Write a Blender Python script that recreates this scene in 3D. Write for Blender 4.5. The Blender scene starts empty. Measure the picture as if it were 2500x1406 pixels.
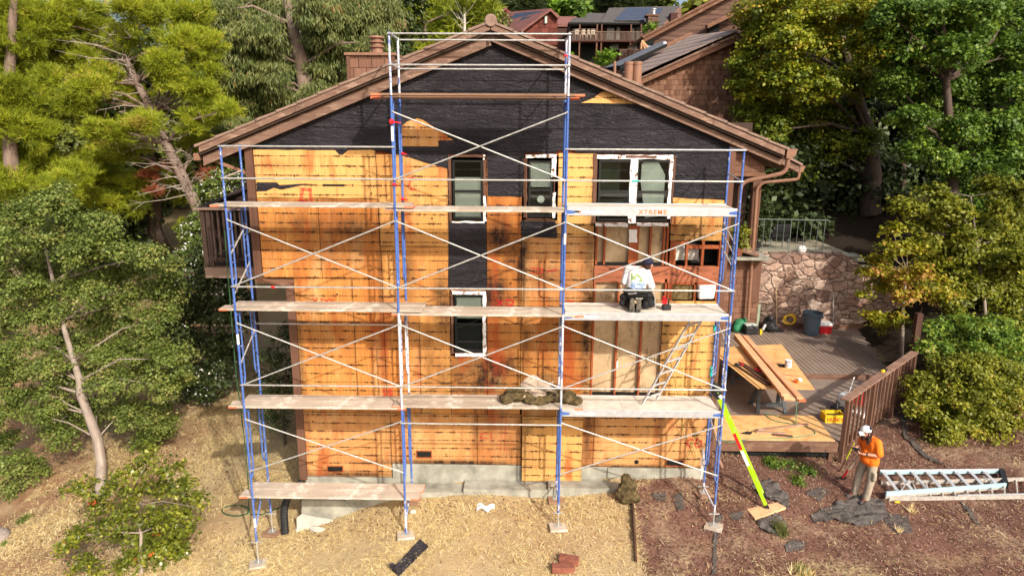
import bpy, bmesh, math, random
import numpy as np
from mathutils import Vector, Matrix, noise
from mathutils.geometry import tessellate_polygon
R = math.radians
random.seed(7); rng = np.random.default_rng(11)
SC = bpy.context.scene; COL = SC.collection
# ------------------------------------------------------------- camera model (pixel of the photograph <-> world)
F = 1667.; PI_ = R(13.48); YW = R(-.80); RO = R(.32); CAM = (0., -13.5, 8.)
cp, sp = math.cos(PI_), math.sin(PI_); cy, sy = math.cos(YW), math.sin(YW); cr, sr = math.cos(RO), math.sin(RO)
Rr = (cy, -sy, 0); Fw = (sy*cp, cy*cp, -sp); Up = (sy*sp, cy*sp, cp)
def ray(px, py):
    a = px-1250; b = py-703; u = a*cr+b*sr; v = -a*sr+b*cr
    return [F*Fw[i]+u*Rr[i]-v*Up[i] for i in range(3)]
def at(px, py, Y):
    d = ray(px, py); t = (Y-CAM[1])/d[1]; return Vector((t*d[0], Y, CAM[2]+t*d[2]))
def atz(px, py, Z):
    d = ray(px, py); t = (Z-CAM[2])/d[2]; return Vector((t*d[0], CAM[1]+t*d[1], Z))
def ppm(Y): return F/(Y+13.5)          # pixels per metre, roughly
# ------------------------------------------------------------- terrain
TP = [(-5.0,.3,-.1),(-5.4,-.49,-.6),(-5.3,-1.34,-.76),(-2.28,-1.34,-.05),(.74,-1.34,.16),(3.88,-1.34,.3),(.75,-.49,.33),(3.87,-.49,.5),(4.2,0,.6),
 (-3.2,-.5,.05),(-4.2,-.75,-.46),(-4.75,-.5,-.55),(-3.5,-.7,-.15),(-9,-.5,-1.3),(-9,3,-.6),(-6.5,4,.1),(-8,9,.9),(-6,9,1.2),(-10,16,2.0),(-20,16,1.2),(-16,3,-2.2),(-14,-4,-2.6),
 (0,-4,-.7),(5,-4,-.3),(9,-4,-.2),(-5,-4,-1.5),(0,-9,-1.6),(-12,-9,-3),(12,-9,-.8),(7.5,-.5,.12),(6,.6,.35),(7.4,1.1,.42),(11,1,.3),(15,2,.6),(11,6,.6),(6,5,.4),(9,9,.5),(6,9.6,.5),(10.5,9.5,.6),(12.6,8,.9),(9,12,2.8),
 (16,9,2.6),(14,14,4.),(22,5,2.5),(26,14,5.5),(0,14,2.2),(6,9,1.),(-10,30,4.5),(10,30,7),(30,30,9),(-30,30,3),(-32,0,-4),(32,-10,0),(0,60,12.5),(30,60,13.5),
 (-30,60,9),(0,100,16),(50,100,18),(-60,100,14),(-60,0,-6),(60,0,4),(0,140,17),(-80,140,15),(80,140,18),(80,50,14)]
TPA = np.array(TP, float)
def _u(r2): return .5*r2*np.log(r2+1e-9)
_n = len(TP); _d = ((TPA[:,None,:2]-TPA[None,:,:2])**2).sum(-1)
_A = np.zeros((_n+3,_n+3)); _A[:_n,:_n] = _u(_d)+np.eye(_n)*.02; _A[:_n,_n] = 1; _A[:_n,_n+1:] = TPA[:,:2]; _A[_n,:_n] = 1; _A[_n+1:,:_n] = TPA[:,:2].T
_w = np.linalg.solve(_A, np.concatenate([TPA[:,2],[0,0,0]]))
_ph = rng.random((14,3))*6.28; _kk = [(.5,.04),(.8,.03),(1.3,.025),(2.1,.018),(3.3,.012),(5.1,.008),(8.,.006)]
def gz(x, y):
    x = np.atleast_1d(np.asarray(x,float)); y = np.atleast_1d(np.asarray(y,float)); out = np.zeros(x.shape)
    for s in range(0, x.size, 20000):
        xs = x.ravel()[s:s+20000]; ys = y.ravel()[s:s+20000]
        d = (xs[:,None]-TPA[None,:,0])**2+(ys[:,None]-TPA[None,:,1])**2
        z = _u(d)@_w[:_n]+_w[_n]+_w[_n+1]*xs+_w[_n+2]*ys
        for i,(k,a) in enumerate(_kk):
            z += a*np.sin(k*xs*math.cos(_ph[i,0])*2+k*ys*math.sin(_ph[i,0])*2+_ph[i,1])*np.sin(k*ys*1.7+_ph[i,2]-k*xs*.6)
        out.ravel()[s:s+20000] = z
    return out
def gnd(x, y): return float(gz(x, y)[0])
def gat(px, py):
    d = np.array(ray(px,py)); d = d/np.linalg.norm(d); t = 3.; c = np.array(CAM)
    while t < 200:
        p = c+d*t; h = p[2]-gnd(p[0],p[1])
        if h < .005: break
        t += max(.004, h*.45)
    p = c+d*t; return Vector((p[0],p[1],gnd(p[0],p[1])))
# ------------------------------------------------------------- mesh builder
class MB:
    def __init__(s): s.v = []; s.f = []
    def poly(s, pts): i = len(s.v); s.v += [tuple(p) for p in pts]; s.f.append(tuple(range(i,i+len(pts)))); return s
    def hexa(s, p):      # 8 points: bottom ring 0-3, top ring 4-7
        i = len(s.v); s.v += [tuple(q) for q in p]
        for f in ((3,2,1,0),(4,5,6,7),(0,1,5,4),(1,2,6,5),(2,3,7,6),(3,0,4,7)): s.f.append(tuple(i+k for k in f))
        return s
    def box(s, x0,x1,y0,y1,z0,z1):
        return s.hexa([(x0,y0,z0),(x1,y0,z0),(x1,y1,z0),(x0,y1,z0),(x0,y0,z1),(x1,y0,z1),(x1,y1,z1),(x0,y1,z1)])
    def bar(s, a, b, w, h, up=(0,0,1), roll=0):   # rectangular bar from a to b, w across, h along up
        a = Vector(a); b = Vector(b); d = (b-a).normalized(); u = Vector(up)
        if abs(d.dot(u)) > .98: u = Vector((0,1,0))
        sd = d.cross(u).normalized(); u = sd.cross(d).normalized()
        if roll: q = Matrix.Rotation(roll,3,d); sd = q@sd; u = q@u
        o = [(-1,-1),(1,-1),(1,1),(-1,1)]
        return s.hexa([a+sd*(w/2*i)+u*(h/2*j) for i,j in o]+[b+sd*(w/2*i)+u*(h/2*j) for i,j in o])
    def obox(s, c, w, l, h, rz=0, tilt=None):     # box standing on c
        m = Matrix.Rotation(rz,3,'Z');
        if tilt: m = m@Matrix.Rotation(tilt,3,'X')
        c = Vector(c)
        return s.hexa([c+m@Vector(p) for p in [(-w/2,-l/2,0),(w/2,-l/2,0),(w/2,l/2,0),(-w/2,l/2,0),(-w/2,-l/2,h),(w/2,-l/2,h),(w/2,l/2,h),(-w/2,l/2,h)]])
    def tube(s, pts, r, n=8, cap=True):
        pts = [Vector(p) for p in pts]; rs = r if isinstance(r,(list,tuple)) else [r]*len(pts)
        ref = None; base = len(s.v)
        for i,p in enumerate(pts):
            d = (pts[min(i+1,len(pts)-1)]-pts[max(i-1,0)])
            if d.length < 1e-9: d = Vector((0,0,1))
            d.normalize()
            if ref is None: ref = d.orthogonal().normalized()
            else:
                ref = ref-d*ref.dot(d)
                ref = ref.normalized() if ref.length > 1e-6 else d.orthogonal().normalized()
            b = d.cross(ref)
            for k in range(n):
                t = 2*math.pi*k/n; s.v.append(tuple(p+ref*(rs[i]*math.cos(t))+b*(rs[i]*math.sin(t))))
        for i in range(len(pts)-1):
            for k in range(n):
                a = base+i*n+k; c = base+i*n+(k+1)%n; s.f.append((a,c,c+n,a+n))
        if cap:
            s.f.append(tuple(base+k for k in reversed(range(n)))); e = base+(len(pts)-1)*n; s.f.append(tuple(e+k for k in range(n)))
        return s
    def lathe(s, prof, c, n=20, axis='Z', sx=1, sy_=1):
        base = len(s.v); c = Vector(c)
        for r,z in prof:
            for k in range(n):
                t = 2*math.pi*k/n; x,y = r*math.cos(t)*sx, r*math.sin(t)*sy_
                s.v.append(tuple(c+(Vector((x,y,z)) if axis=='Z' else Vector((x,z,y)) if axis=='Y' else Vector((z,x,y)))))
        for i in range(len(prof)-1):
            for k in range(n):
                a = base+i*n+k; d = base+i*n+(k+1)%n; s.f.append((a,d,d+n,a+n))
        s.f.append(tuple(base+k for k in reversed(range(n)))); e = base+(len(prof)-1)*n; s.f.append(tuple(e+k for k in range(n)))
        return s
    def ball(s, c, r, n=12, m=8, sq=(1,1,1)):
        c = Vector(c); base = len(s.v)
        for i in range(1,m):
            p = math.pi*i/m
            for k in range(n):
                t = 2*math.pi*k/n; s.v.append((c.x+r*sq[0]*math.sin(p)*math.cos(t), c.y+r*sq[1]*math.sin(p)*math.sin(t), c.z+r*sq[2]*math.cos(p)))
        for i in range(m-2):
            for k in range(n):
                a = base+i*n+k; d = base+i*n+(k+1)%n; s.f.append((a,a+n,d+n,d))
        T = len(s.v); s.v.append((c.x,c.y,c.z+r*sq[2])); s.v.append((c.x,c.y,c.z-r*sq[2])); e = base+(m-2)*n
        for k in range(n): s.f.append((T,base+k,base+(k+1)%n)); s.f.append((T+1,e+(k+1)%n,e+k))
        return s
    def cap(s, a, b, r0, r1, n=12):    # tapered capsule for figures
        a = Vector(a); b = Vector(b); s.ball(a,r0,n,8); s.ball(b,r1,n,8); s.tube([a,b],[r0,r1],n); return s
    def prism(s, pts, off, holes=()):    # planar polygon (3D points), extruded by vector off
        off = Vector(off); loops = [[Vector(p) for p in pts]]+[[Vector(p) for p in h] for h in holes]
        tris = tessellate_polygon(loops); fl = [p for l in loops for p in l]; b = len(s.v); n = len(fl)
        s.v += [tuple(p) for p in fl]+[tuple(p+off) for p in fl]
        for t in tris: s.f.append(tuple(b+i for i in t)); s.f.append(tuple(b+n+i for i in reversed(t)))
        st = b
        for l in loops:
            m = len(l)
            for k in range(m): s.f.append((st+k,st+(k+1)%m,st+(k+1)%m+n,st+k+n))
            st += m
        return s
    def grid(s, nu, nv, fn):
        b = len(s.v)
        for i in range(nu+1):
            for j in range(nv+1): s.v.append(tuple(fn(i/nu,j/nv)))
        for i in range(nu):
            for j in range(nv): a = b+i*(nv+1)+j; s.f.append((a,a+nv+1,a+nv+2,a+1))
        return s
def origin(o):
    v = Vector((0,0,0))
    while o is not None: v = v+o.location; o = o.parent
    return v
def link(o, parent=None):
    COL.objects.link(o); o.parent = parent; return o
def tagp(o, label=None, cat=None, group=None, kind=None):
    for k,v in (('label',label),('category',cat),('group',group),('kind',kind)):
        if v: o[k] = v
    return o
def build(mb, name, mat, parent=None, label=None, cat=None, group=None, kind=None, smooth=False, bevel=0, base=None, mods=None, color=None, split=False):
    o0 = origin(parent) if parent is not None else (Vector(base) if base is not None else Vector((0,0,0)))
    if split:
        par = list(range(len(mb.v)))
        def fd(i):
            while par[i] != i: par[i] = par[par[i]]; i = par[i]
            return i
        for f in mb.f:
            r_ = fd(f[0])
            for i in f[1:]: par[fd(i)] = r_
        gs = {}
        for f in mb.f: gs.setdefault(fd(f[0]),[]).append(f)
        last = None
        for fs in gs.values():
            q = MB(); ix = {}
            for f in fs:
                for i in f:
                    if i not in ix: ix[i] = len(q.v); q.v.append(mb.v[i])
                q.f.append(tuple(ix[i] for i in f))
            last = build(q,name,mat,parent,label,cat,group,kind,smooth,bevel,base,mods,color)
        return last
    me = bpy.data.meshes.new(name); me.from_pydata([tuple(Vector(v)-o0) for v in mb.v],[],mb.f)
    bm = bmesh.new(); bm.from_mesh(me); bmesh.ops.recalc_face_normals(bm, faces=bm.faces); bm.to_mesh(me); bm.free()
    if smooth: me.polygons.foreach_set('use_smooth',[True]*len(me.polygons))
    me.materials.append(mat); o = bpy.data.objects.new(name, me)
    if parent is None: o.location = o0
    link(o, parent); tagp(o,label,cat,group,kind)
    if bevel:
        b = o.modifiers.new('b','BEVEL'); b.width = bevel; b.segments = 2; b.limit_method = 'ANGLE'; b.angle_limit = R(40)
    for m in (mods or []):
        k = o.modifiers.new(m[0],m[0])
        for a,b in m[1].items(): setattr(k,a,b)
    if color: o.color = color
    if smooth and not mods:
        try: me.set_sharp_from_angle(angle=R(50))
        except Exception: pass
    return o
def empty(name, loc, label=None, cat=None, group=None):
    o = bpy.data.objects.new(name, None); o.empty_display_size = .2; o.location = loc; link(o); return tagp(o,label,cat,group)
REM = lambda v, it=4: [('REMESH',dict(mode='VOXEL',voxel_size=v,use_smooth_shade=True)),('SMOOTH',dict(factor=.5,iterations=it))]
def text(s_,size,loc,rot,mat,parent,sp_=1.,name='lettering'):
    c = bpy.data.curves.new(name,'FONT'); c.body = s_; c.size = size; c.extrude = .001; c.space_character = sp_; c.align_x = 'CENTER'; c.align_y = 'CENTER'; c.offset = size*.012
    t = bpy.data.objects.new('tmp',c); COL.objects.link(t); dg = bpy.context.evaluated_depsgraph_get(); me = bpy.data.meshes.new_from_object(t.evaluated_get(dg)); bpy.data.objects.remove(t)
    me.materials.clear(); me.materials.append(mat); o = bpy.data.objects.new(name,me); link(o,parent); o.location = Vector(loc)-origin(parent); o.rotation_euler = rot; return o
# ------------------------------------------------------------- materials
class NT:
    def __init__(s, name, rough=.7, spec=.3):
        s.m = bpy.data.materials.new(name); s.m.use_nodes = True; s.t = s.m.node_tree; s.t.nodes.clear()
        s.o = s.n('ShaderNodeOutputMaterial'); s.p = s.n('ShaderNodeBsdfPrincipled'); s.p.inputs['Roughness'].default_value = rough
        s.p.inputs['Specular IOR Level'].default_value = spec; s.l(s.p.outputs[0], s.o.inputs[0]); s._c = None
    def n(s, t, **k):
        x = s.t.nodes.new(t)
        for a,b in k.items(): setattr(x,a,b)
        return x
    def l(s, a, b): s.t.links.new(a, b)
    def set(s, sock, v):
        if isinstance(v,(int,float)): sock.default_value = v
        elif isinstance(v,(tuple,list)): sock.default_value = (v if len(v)==4 or sock.type=='VECTOR' else tuple(v)+(1,))
        else: s.l(v, sock)
    def co(s, kind='Object', scale=(1,1,1), rot=(0,0,0), loc=(0,0,0)):
        if s._c is None: s._c = s.n('ShaderNodeTexCoord')
        m = s.n('ShaderNodeMapping'); m.inputs['Scale'].default_value = scale; m.inputs['Rotation'].default_value = rot; m.inputs['Location'].default_value = loc
        if kind == 'World':
            g = s.n('ShaderNodeNewGeometry'); s.l(g.outputs['Position'], m.inputs[0])
        else: s.l(s._c.outputs[kind], m.inputs[0])
        return m.outputs[0]
    def noise(s, vec, scale=5, detail=4, rough=.55, dist=0):
        x = s.n('ShaderNodeTexNoise'); s.l(vec,x.inputs['Vector']); x.inputs['Scale'].default_value = scale; x.inputs['Detail'].default_value = detail
        x.inputs['Roughness'].default_value = rough; x.inputs['Distortion'].default_value = dist; return x.outputs['Fac']
    def vor(s, vec, scale=5, feature='F1', out='Distance', rnd=1):
        x = s.n('ShaderNodeTexVoronoi', feature=feature); s.l(vec,x.inputs['Vector']); x.inputs['Scale'].default_value = scale; x.inputs['Randomness'].default_value = rnd; return x.outputs[out]
    def wave(s, vec, scale=5, dist=2, detail=2, direction='X', dscale=1):
        x = s.n('ShaderNodeTexWave', bands_direction=direction); s.l(vec,x.inputs['Vector']); x.inputs['Scale'].default_value = scale; x.inputs['Distortion'].default_value = dist
        x.inputs['Detail'].default_value = detail; x.inputs['Detail Scale'].default_value = dscale; return x.outputs['Fac']
    def ramp(s, fac, stops, interp='LINEAR'):
        x = s.n('ShaderNodeValToRGB'); s.l(fac,x.inputs[0]); x.color_ramp.interpolation = interp; e = x.color_ramp.elements
        while len(e) < len(stops): e.new(.5)
        for i,(p,c) in enumerate(stops):
            e[i].position = p; c = (c,c,c) if isinstance(c,(int,float)) else c; e[i].color = tuple(c)+(1,)
        return x.outputs[0]
    def mix(s, f, a, b, mode='MIX'):
        x = s.n('ShaderNodeMix', data_type='RGBA', blend_type=mode); s.set(x.inputs[0],f); s.set(x.inputs[6],a); s.set(x.inputs[7],b); return x.outputs[2]
    def math(s, op, a, b=0.):
        x = s.n('ShaderNodeMath', operation=op); s.set(x.inputs[0],a); s.set(x.inputs[1],b); x.use_clamp = False; return x.outputs[0]
    def mr(s, v, a,b,c=0.,d=1.):
        x = s.n('ShaderNodeMapRange'); s.set(x.inputs[0],v)
        for i,q in enumerate((a,b,c,d)): x.inputs[i+1].default_value = q
        return x.outputs[0]
    def attr(s, name, out='Fac'):
        x = s.n('ShaderNodeAttribute', attribute_name=name); return x.outputs[out]
    def oi(s, out='Random'): return s.n('ShaderNodeObjectInfo').outputs[out]
    def xyz(s, vec):
        x = s.n('ShaderNodeSeparateXYZ'); s.l(vec,x.inputs[0]); return x.outputs
    def comb(s, x,y,z):
        c = s.n('ShaderNodeCombineXYZ'); [s.set(c.inputs[i],q) for i,q in enumerate((x,y,z))]; return c.outputs[0]
    def col(s, c): s.set(s.p.inputs['Base Color'],c); return s
    def rough(s, c): s.set(s.p.inputs['Roughness'],c); return s
    def bump(s, h, dist=.01, strength=1.):
        b = s.n('ShaderNodeBump'); s.l(h,b.inputs['Height']); b.inputs['Distance'].default_value = dist; b.inputs['Strength'].default_value = strength
        s.l(b.outputs[0], s.p.inputs['Normal']); return s
def flat(name, c, rough=.6, metal=0, var=.12, scale=6, spec=.3, bump=0, world=False):
    n = NT(name, rough, spec); v = n.co('World' if world else 'Object'); f = n.noise(v,scale,5,.6)
    n.col(n.mix(n.mr(f,.3,.7), tuple(x*(1-var) for x in c), tuple(min(1,x*(1+var)) for x in c))); n.p.inputs['Metallic'].default_value = metal
    if bump: n.bump(n.noise(v,scale*6,4,.6), bump)
    return n.m
def wood(name, a, b, grain='X', scale=1., rough=.75, worn=None, bump=.003):
    n = NT(name, rough, .2); s = [14,14,14]; s['XYZ'.index(grain)] = .9
    v = n.co('Object', tuple(q*scale for q in s)); f = n.noise(v,1.,6,.65,.6); g = n.noise(n.co('Object',(1,1,1)),1.6,3)
    c = n.mix(n.mr(f,.32,.68), a, b); c = n.mix(n.mr(g,.4,.7,0,.45), c, tuple(x*.55 for x in a))
    r = n.oi(); c = n.mix(n.mr(r,0,1,0,.3), c, tuple(min(1,x*1.35) for x in b))
    if worn is not None: c = n.mix(n.mr(n.noise(n.co('Object',(3,3,9)),1.2,5,.7),.52,.66), c, worn)
    n.col(c); n.bump(f,bump); return n.m
M = {}
M['felt'] = None
def mk_materials():
    # black felt paper, crinkled
    n = NT('felt_paper',.62,.35); v = n.co('World',(1,1,1)); x,y,z = n.xyz(v)
    w = n.noise(n.co('World',(1.6,1,7.)),1.3,5,.6,1.4); w2 = n.noise(n.co('World',(5,1,5)),1.1,4,.6,1.8)
    lap = n.math('FRACT', n.math('MULTIPLY', n.math('ADD',z,n.math('MULTIPLY',n.noise(n.co('World',(.3,1,.3)),1,1),.02)),1/.44)); ln = n.mr(lap,.0,.035,0.,1.)
    c = n.mix(n.mr(n.noise(v,1.1,5,.65),.35,.68),(.018,.016,.020),(.044,.038,.046)); c = n.mix(n.mr(w2,.60,.70,0,.45),c,(.085,.074,.088)); c = n.mix(ln,(.004,.004,.004),c)
    n.col(c); h = n.math('ADD', n.math('MULTIPLY',n.math('PINGPONG',n.math('MULTIPLY',w,3.),.5),1.2), n.math('MULTIPLY',n.math('PINGPONG',n.math('MULTIPLY',w2,2.),.5),.8)); h = n.math('ADD',h,n.math('MULTIPLY',ln,.5)); n.bump(h,.055,1.); M['felt'] = n.m
    # plywood sheathing: vertical or horizontal grain, nail rows, stains from the 'stain' attribute
    for key,hor in (('ply',0),('plyh',1)):
        n = NT('plywood_'+('flat' if hor else 'upright')+'_grain',.72,.22); v = n.co('World'); x,y,z = n.xyz(v)
        rnd = n.oi('Color'); rx = n.xyz(rnd)
        g = n.noise(n.co('World',(1.2,1,16) if hor else (16,1,1.2)),1,6,.7,.8); gw = n.wave(n.co('World',(.35,1,1) if hor else (1,1,.35)),9,14,3,'Z' if hor else 'X',.8)
        big = n.noise(n.co('World',(2.6,1,.5)),1.1,4,.6,.4)
        c = n.mix(n.mr(g,.3,.7),((.52,.205,.042) if not hor else (.54,.27,.09)),((.71,.355,.10) if not hor else (.70,.42,.18))); c = n.mix(n.mr(gw,.2,.9,0,.42),c,(.36,.105,.018)); c = n.mix(n.mr(n.noise(n.co('World',(1,1,9) if hor else (9,1,.8)),1,4,.7),.52,.66,0,.5),c,(.33,.09,.018)); c = n.mix(n.mr(big,.42,.62,0,.62),c,(.42,.12,.024)); pal = n.noise(n.co('World',(1.6,1,.6),loc=(9,0,4)),1.,5,.7); c = n.mix(n.mr(pal,.52,.66,0,.55),c,(.66,.47,.24)); c = n.mix(n.mr(n.noise(n.co('World',(2.2,1,.35),loc=(2,0,8)),1.2,5,.7),.56,.68,0,.6),c,(.20,.075,.025))
        c = n.mix(rx[0],c,(.74,.42,.14)) if not hor else n.mix(n.math('MULTIPLY',rx[0],.8),c,(.66,.36,.14)); c = n.mix(rx[1],c,(.42,.12,.022))
        # nail rows
        zz = n.math('ADD', z, n.math('MULTIPLY',n.noise(n.co('World',(1.,1,.2)),.9,2),.035)); fr = n.math('FRACT',n.math('MULTIPLY',zz,1/.187)); row = n.math('FLOOR',n.math('MULTIPLY',zz,1/.187))
        seg = n.noise(n.comb(n.math('MULTIPLY',x,4.6),row,n.math('MULTIPLY',row,3.7)),1.,3,.7); rag = n.noise(n.co('World',(34,1,14)),1,3,.7)
        dd = n.math('ABSOLUTE', n.math('SUBTRACT',fr,.5)); thick = n.math('ADD', n.mr(seg,.47,.62,.0,.046), n.math('MULTIPLY',n.math('MULTIPLY',n.mr(rag,.48,.75),n.mr(seg,.42,.60)),.24))
        ln = n.math('LESS_THAN', dd, n.math('ADD',thick,.020)); rowdark = n.math('MULTIPLY',ln,n.mr(seg,.36,.54,.42,.93))
        c = n.mix(rowdark,c,(.055,.022,.009))
        tk = n.noise(n.co('World',(60,1,3)),1,2,.6); tm = n.math('MULTIPLY',n.math('MULTIPLY',n.mr(tk,.55,.66),n.mr(fr,.02,.5,0,1)),n.math('LESS_THAN',fr,.5)); c = n.mix(n.math('MULTIPLY',tm,n.mr(seg,.40,.55,.1,.75)),c,(.10,.035,.010))
        dr = n.noise(n.co('World',(30,1,1.6)),1,4,.7); c = n.mix(n.math('MULTIPLY',n.mr(dr,.54,.72),n.mr(n.noise(n.co('World',(1.1,1,1.)),1,3),.40,.60,.12,.8)),c,(.12,.035,.010))
        kn = n.vor(n.co('World',(1,1,1)),2.4); c = n.mix(n.mr(kn,.045,.07,.85,0),c,(.07,.022,.008))
        st = n.attr('stain'); sn = n.math('MULTIPLY',st,n.mr(n.noise(n.co('World',(5,1,3)),1,5,.75),.25,.6,.35,1.15)); c = n.mix(sn,c,(.030,.013,.007))
        c = n.mix(n.mr(n.noise(n.co('World',(1.4,1,.35),loc=(5,0,3)),1.3,3,.6),.55,.66,0,.7),c,(.33,.055,.012),)
        n.col(c); n.bump(n.math('SUBTRACT',g,n.math('MULTIPLY',ln,1.6)),.006,.8); M[key] = n.m
    M['stud'] = wood('rough_stud_wood',(.22,.05,.018),(.36,.10,.035),'Z'); M['beam'] = wood('rotten_beam_wood',(.20,.055,.028),(.42,.15,.075),'X',worn=(.03,.012,.008))
    n = NT('wallboard_back',.9,.1); v = n.co('World'); c = n.mix(n.mr(n.noise(v,1.3,5,.65),.35,.65),(.34,.23,.13),(.62,.47,.29)); c = n.mix(n.mr(n.noise(n.co('World',(3,1,1)),2.1,5,.7),.56,.68,0,.7),c,(.10,.055,.03)); n.col(c); M['drywall'] = n.m; M['trim'] = wood('brown_trim',(.125,.058,.034),(.185,.092,.056),'X',worn=(.25,.14,.09))
    M['trimv'] = wood('brown_trim_upright',(.10,.046,.03),(.155,.078,.05),'Z')
    M['rake'] = wood('brown_rake_board',(.13,.074,.053),(.235,.14,.10),'X',.8,worn=(.35,.235,.17)); M['rakeb'] = flat('board_gap_shade',(.05,.03,.02),.8)
    M['brown'] = flat('brown_painted_metal',(.24,.125,.08),.5,var=.15); M['soffit'] = flat('dark_soffit',(.05,.028,.02),.8)
    M['tile'] = flat('brown_concrete_tile',(.25,.165,.125),.85,var=.25,scale=9,bump=.004)
    M['concrete'] = flat('concrete_grey',(.31,.30,.25),.9,var=.45,scale=2.2,bump=.006,world=True)
    M['white'] = flat('white_flaking_paint',(.80,.78,.76),.55,var=.1,scale=20); n = NT('flaking_casing_paint',.6,.3); v = n.co('World'); n.col(n.mix(n.mr(n.noise(v,9,5,.75),.54,.60),(.80,.78,.76),(.16,.075,.045))); M['flake'] = n.m; M['black'] = flat('black_frame',(.012,.013,.012),.35,var=.1,spec=.5)
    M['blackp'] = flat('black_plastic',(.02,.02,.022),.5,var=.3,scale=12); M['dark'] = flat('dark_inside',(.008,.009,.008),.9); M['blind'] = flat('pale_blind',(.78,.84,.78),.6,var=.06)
    n = NT('window_glass',.04,.6); n.col((.01,.014,.012)); tr = n.n('ShaderNodeBsdfTransparent'); tr.inputs[0].default_value = (.95,.98,.96,1); mx = n.n('ShaderNodeMixShader'); fr = n.n('ShaderNodeFresnel'); fr.inputs[0].default_value = 1.5
    gl = n.n('ShaderNodeBsdfGlossy'); gl.inputs['Roughness'].default_value = .03; n.l(n.math('ADD',fr.outputs[0],.03),mx.inputs[0]); n.l(tr.outputs[0],mx.inputs[1]); n.l(gl.outputs[0],mx.inputs[2]); n.l(mx.outputs[0],n.o.inputs[0]); M['glass'] = n.m
    # scaffold paint: obj.color.r = how worn to white/grey
    n = NT('chipped_blue_scaffold_paint',.45,.45); rx = n.xyz(n.oi('Color')); a = n.noise(n.co('World',(9,9,4)),1.6,6,.75); b = n.noise(n.co('World',(30,30,12)),1,3,.7)
    blue = n.mix(n.mr(b,.3,.7),(.045,.105,.36),(.085,.17,.47)); wear = n.math('ADD',a,n.math('MULTIPLY',n.math('SUBTRACT',rx[0],.5),.42))
    c = n.mix(n.mr(wear,.53,.57),blue,(.60,.60,.64)); c = n.mix(n.mr(n.math('ADD',b,n.math('MULTIPLY',rx[0],.1)),.66,.70,0,.6),c,(.20,.19,.24)); n.col(c); M['scaf'] = n.m
    M['galv'] = flat('galvanised_tube',(.50,.49,.46),.42,metal=.45,var=.25,scale=14,spec=.5); M['alu'] = flat('aluminium',(.62,.63,.64),.38,metal=.45,var=.14,scale=10,spec=.5)
    M['red'] = flat('red_tape',(.72,.02,.03),.5); M['teal'] = flat('teal_tape',(.03,.45,.38),.5)
    M['plank'] = wood('weathered_plank',(.33,.255,.19),(.53,.45,.36),'X',.8,worn=(.70,.63,.54)); M['plankb'] = wood('brown_plank',(.22,.12,.075),(.36,.22,.14),'X',.8)
    M['orange'] = flat('orange_plank_end',(.72,.17,.08),.7,var=.25); M['deckply'] = flat('scaffold_deck_plywood',(.60,.55,.47),.7,var=.18,scale=5)
    n = NT('red_spray_paint',.7,.2); n.col((.62,.02,.03)); tr = n.n('ShaderNodeBsdfTransparent'); mx = n.n('ShaderNodeMixShader'); n.l(n.mr(n.noise(n.co('World'),26,4,.8),.38,.60,.05,.7),mx.inputs[0]); n.l(tr.outputs[0],mx.inputs[1]); n.l(n.p.outputs[0],mx.inputs[2]); n.l(mx.outputs[0],n.o.inputs[0]); M['spray'] = n.m
mk_materials()
# ------------------------------------------------------------- camera, sun, sky
cam = bpy.data.cameras.new('camera'); co = bpy.data.objects.new('camera', cam); COL.objects.link(co); SC.camera = co
X = Vector([Rr[i]*cr+Up[i]*sr for i in range(3)]); Yv = Vector([-Rr[i]*sr+Up[i]*cr for i in range(3)]); Z = -Vector(Fw)
co.matrix_world = Matrix(((X.x,Yv.x,Z.x,CAM[0]),(X.y,Yv.y,Z.y,CAM[1]),(X.z,Yv.z,Z.z,CAM[2]),(0,0,0,1)))
cam.sensor_width = 36; cam.lens = 36*F/2500; cam.clip_end = 1500; cam.clip_start = .1
L = Vector((-.62,1.,-.80)).normalized(); el = math.asin(-L.z); az = math.atan2(-L.x,-L.y)
s = bpy.data.lights.new('sun','SUN'); s.energy = 3.7; s.angle = R(1.); s.color = (1,.93,.82); so = bpy.data.objects.new('sun', s); COL.objects.link(so); so.rotation_euler = L.to_track_quat('-Z','Y').to_euler()
w = bpy.data.worlds.new('World'); SC.world = w; w.use_nodes = True; nt = w.node_tree; bg = nt.nodes['Background']; sk = nt.nodes.new('ShaderNodeTexSky'); sk.sky_type = 'NISHITA'; sk.sun_disc = False
sk.sun_elevation = el; sk.sun_rotation = az; sk.dust_density = 5.; sk.air_density = 1.; sk.ozone_density = 1.; nt.links.new(sk.outputs[0], bg.inputs[0]); bg.inputs[1].default_value = .15
SC.view_settings.view_transform = 'Standard'; SC.view_settings.look = 'None'; SC.view_settings.exposure = .37; SC.view_settings.gamma = 1
SC.cycles.max_bounces = 6; SC.cycles.transparent_max_bounces = 12; SC.cycles.sample_clamp_indirect = 8
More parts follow.
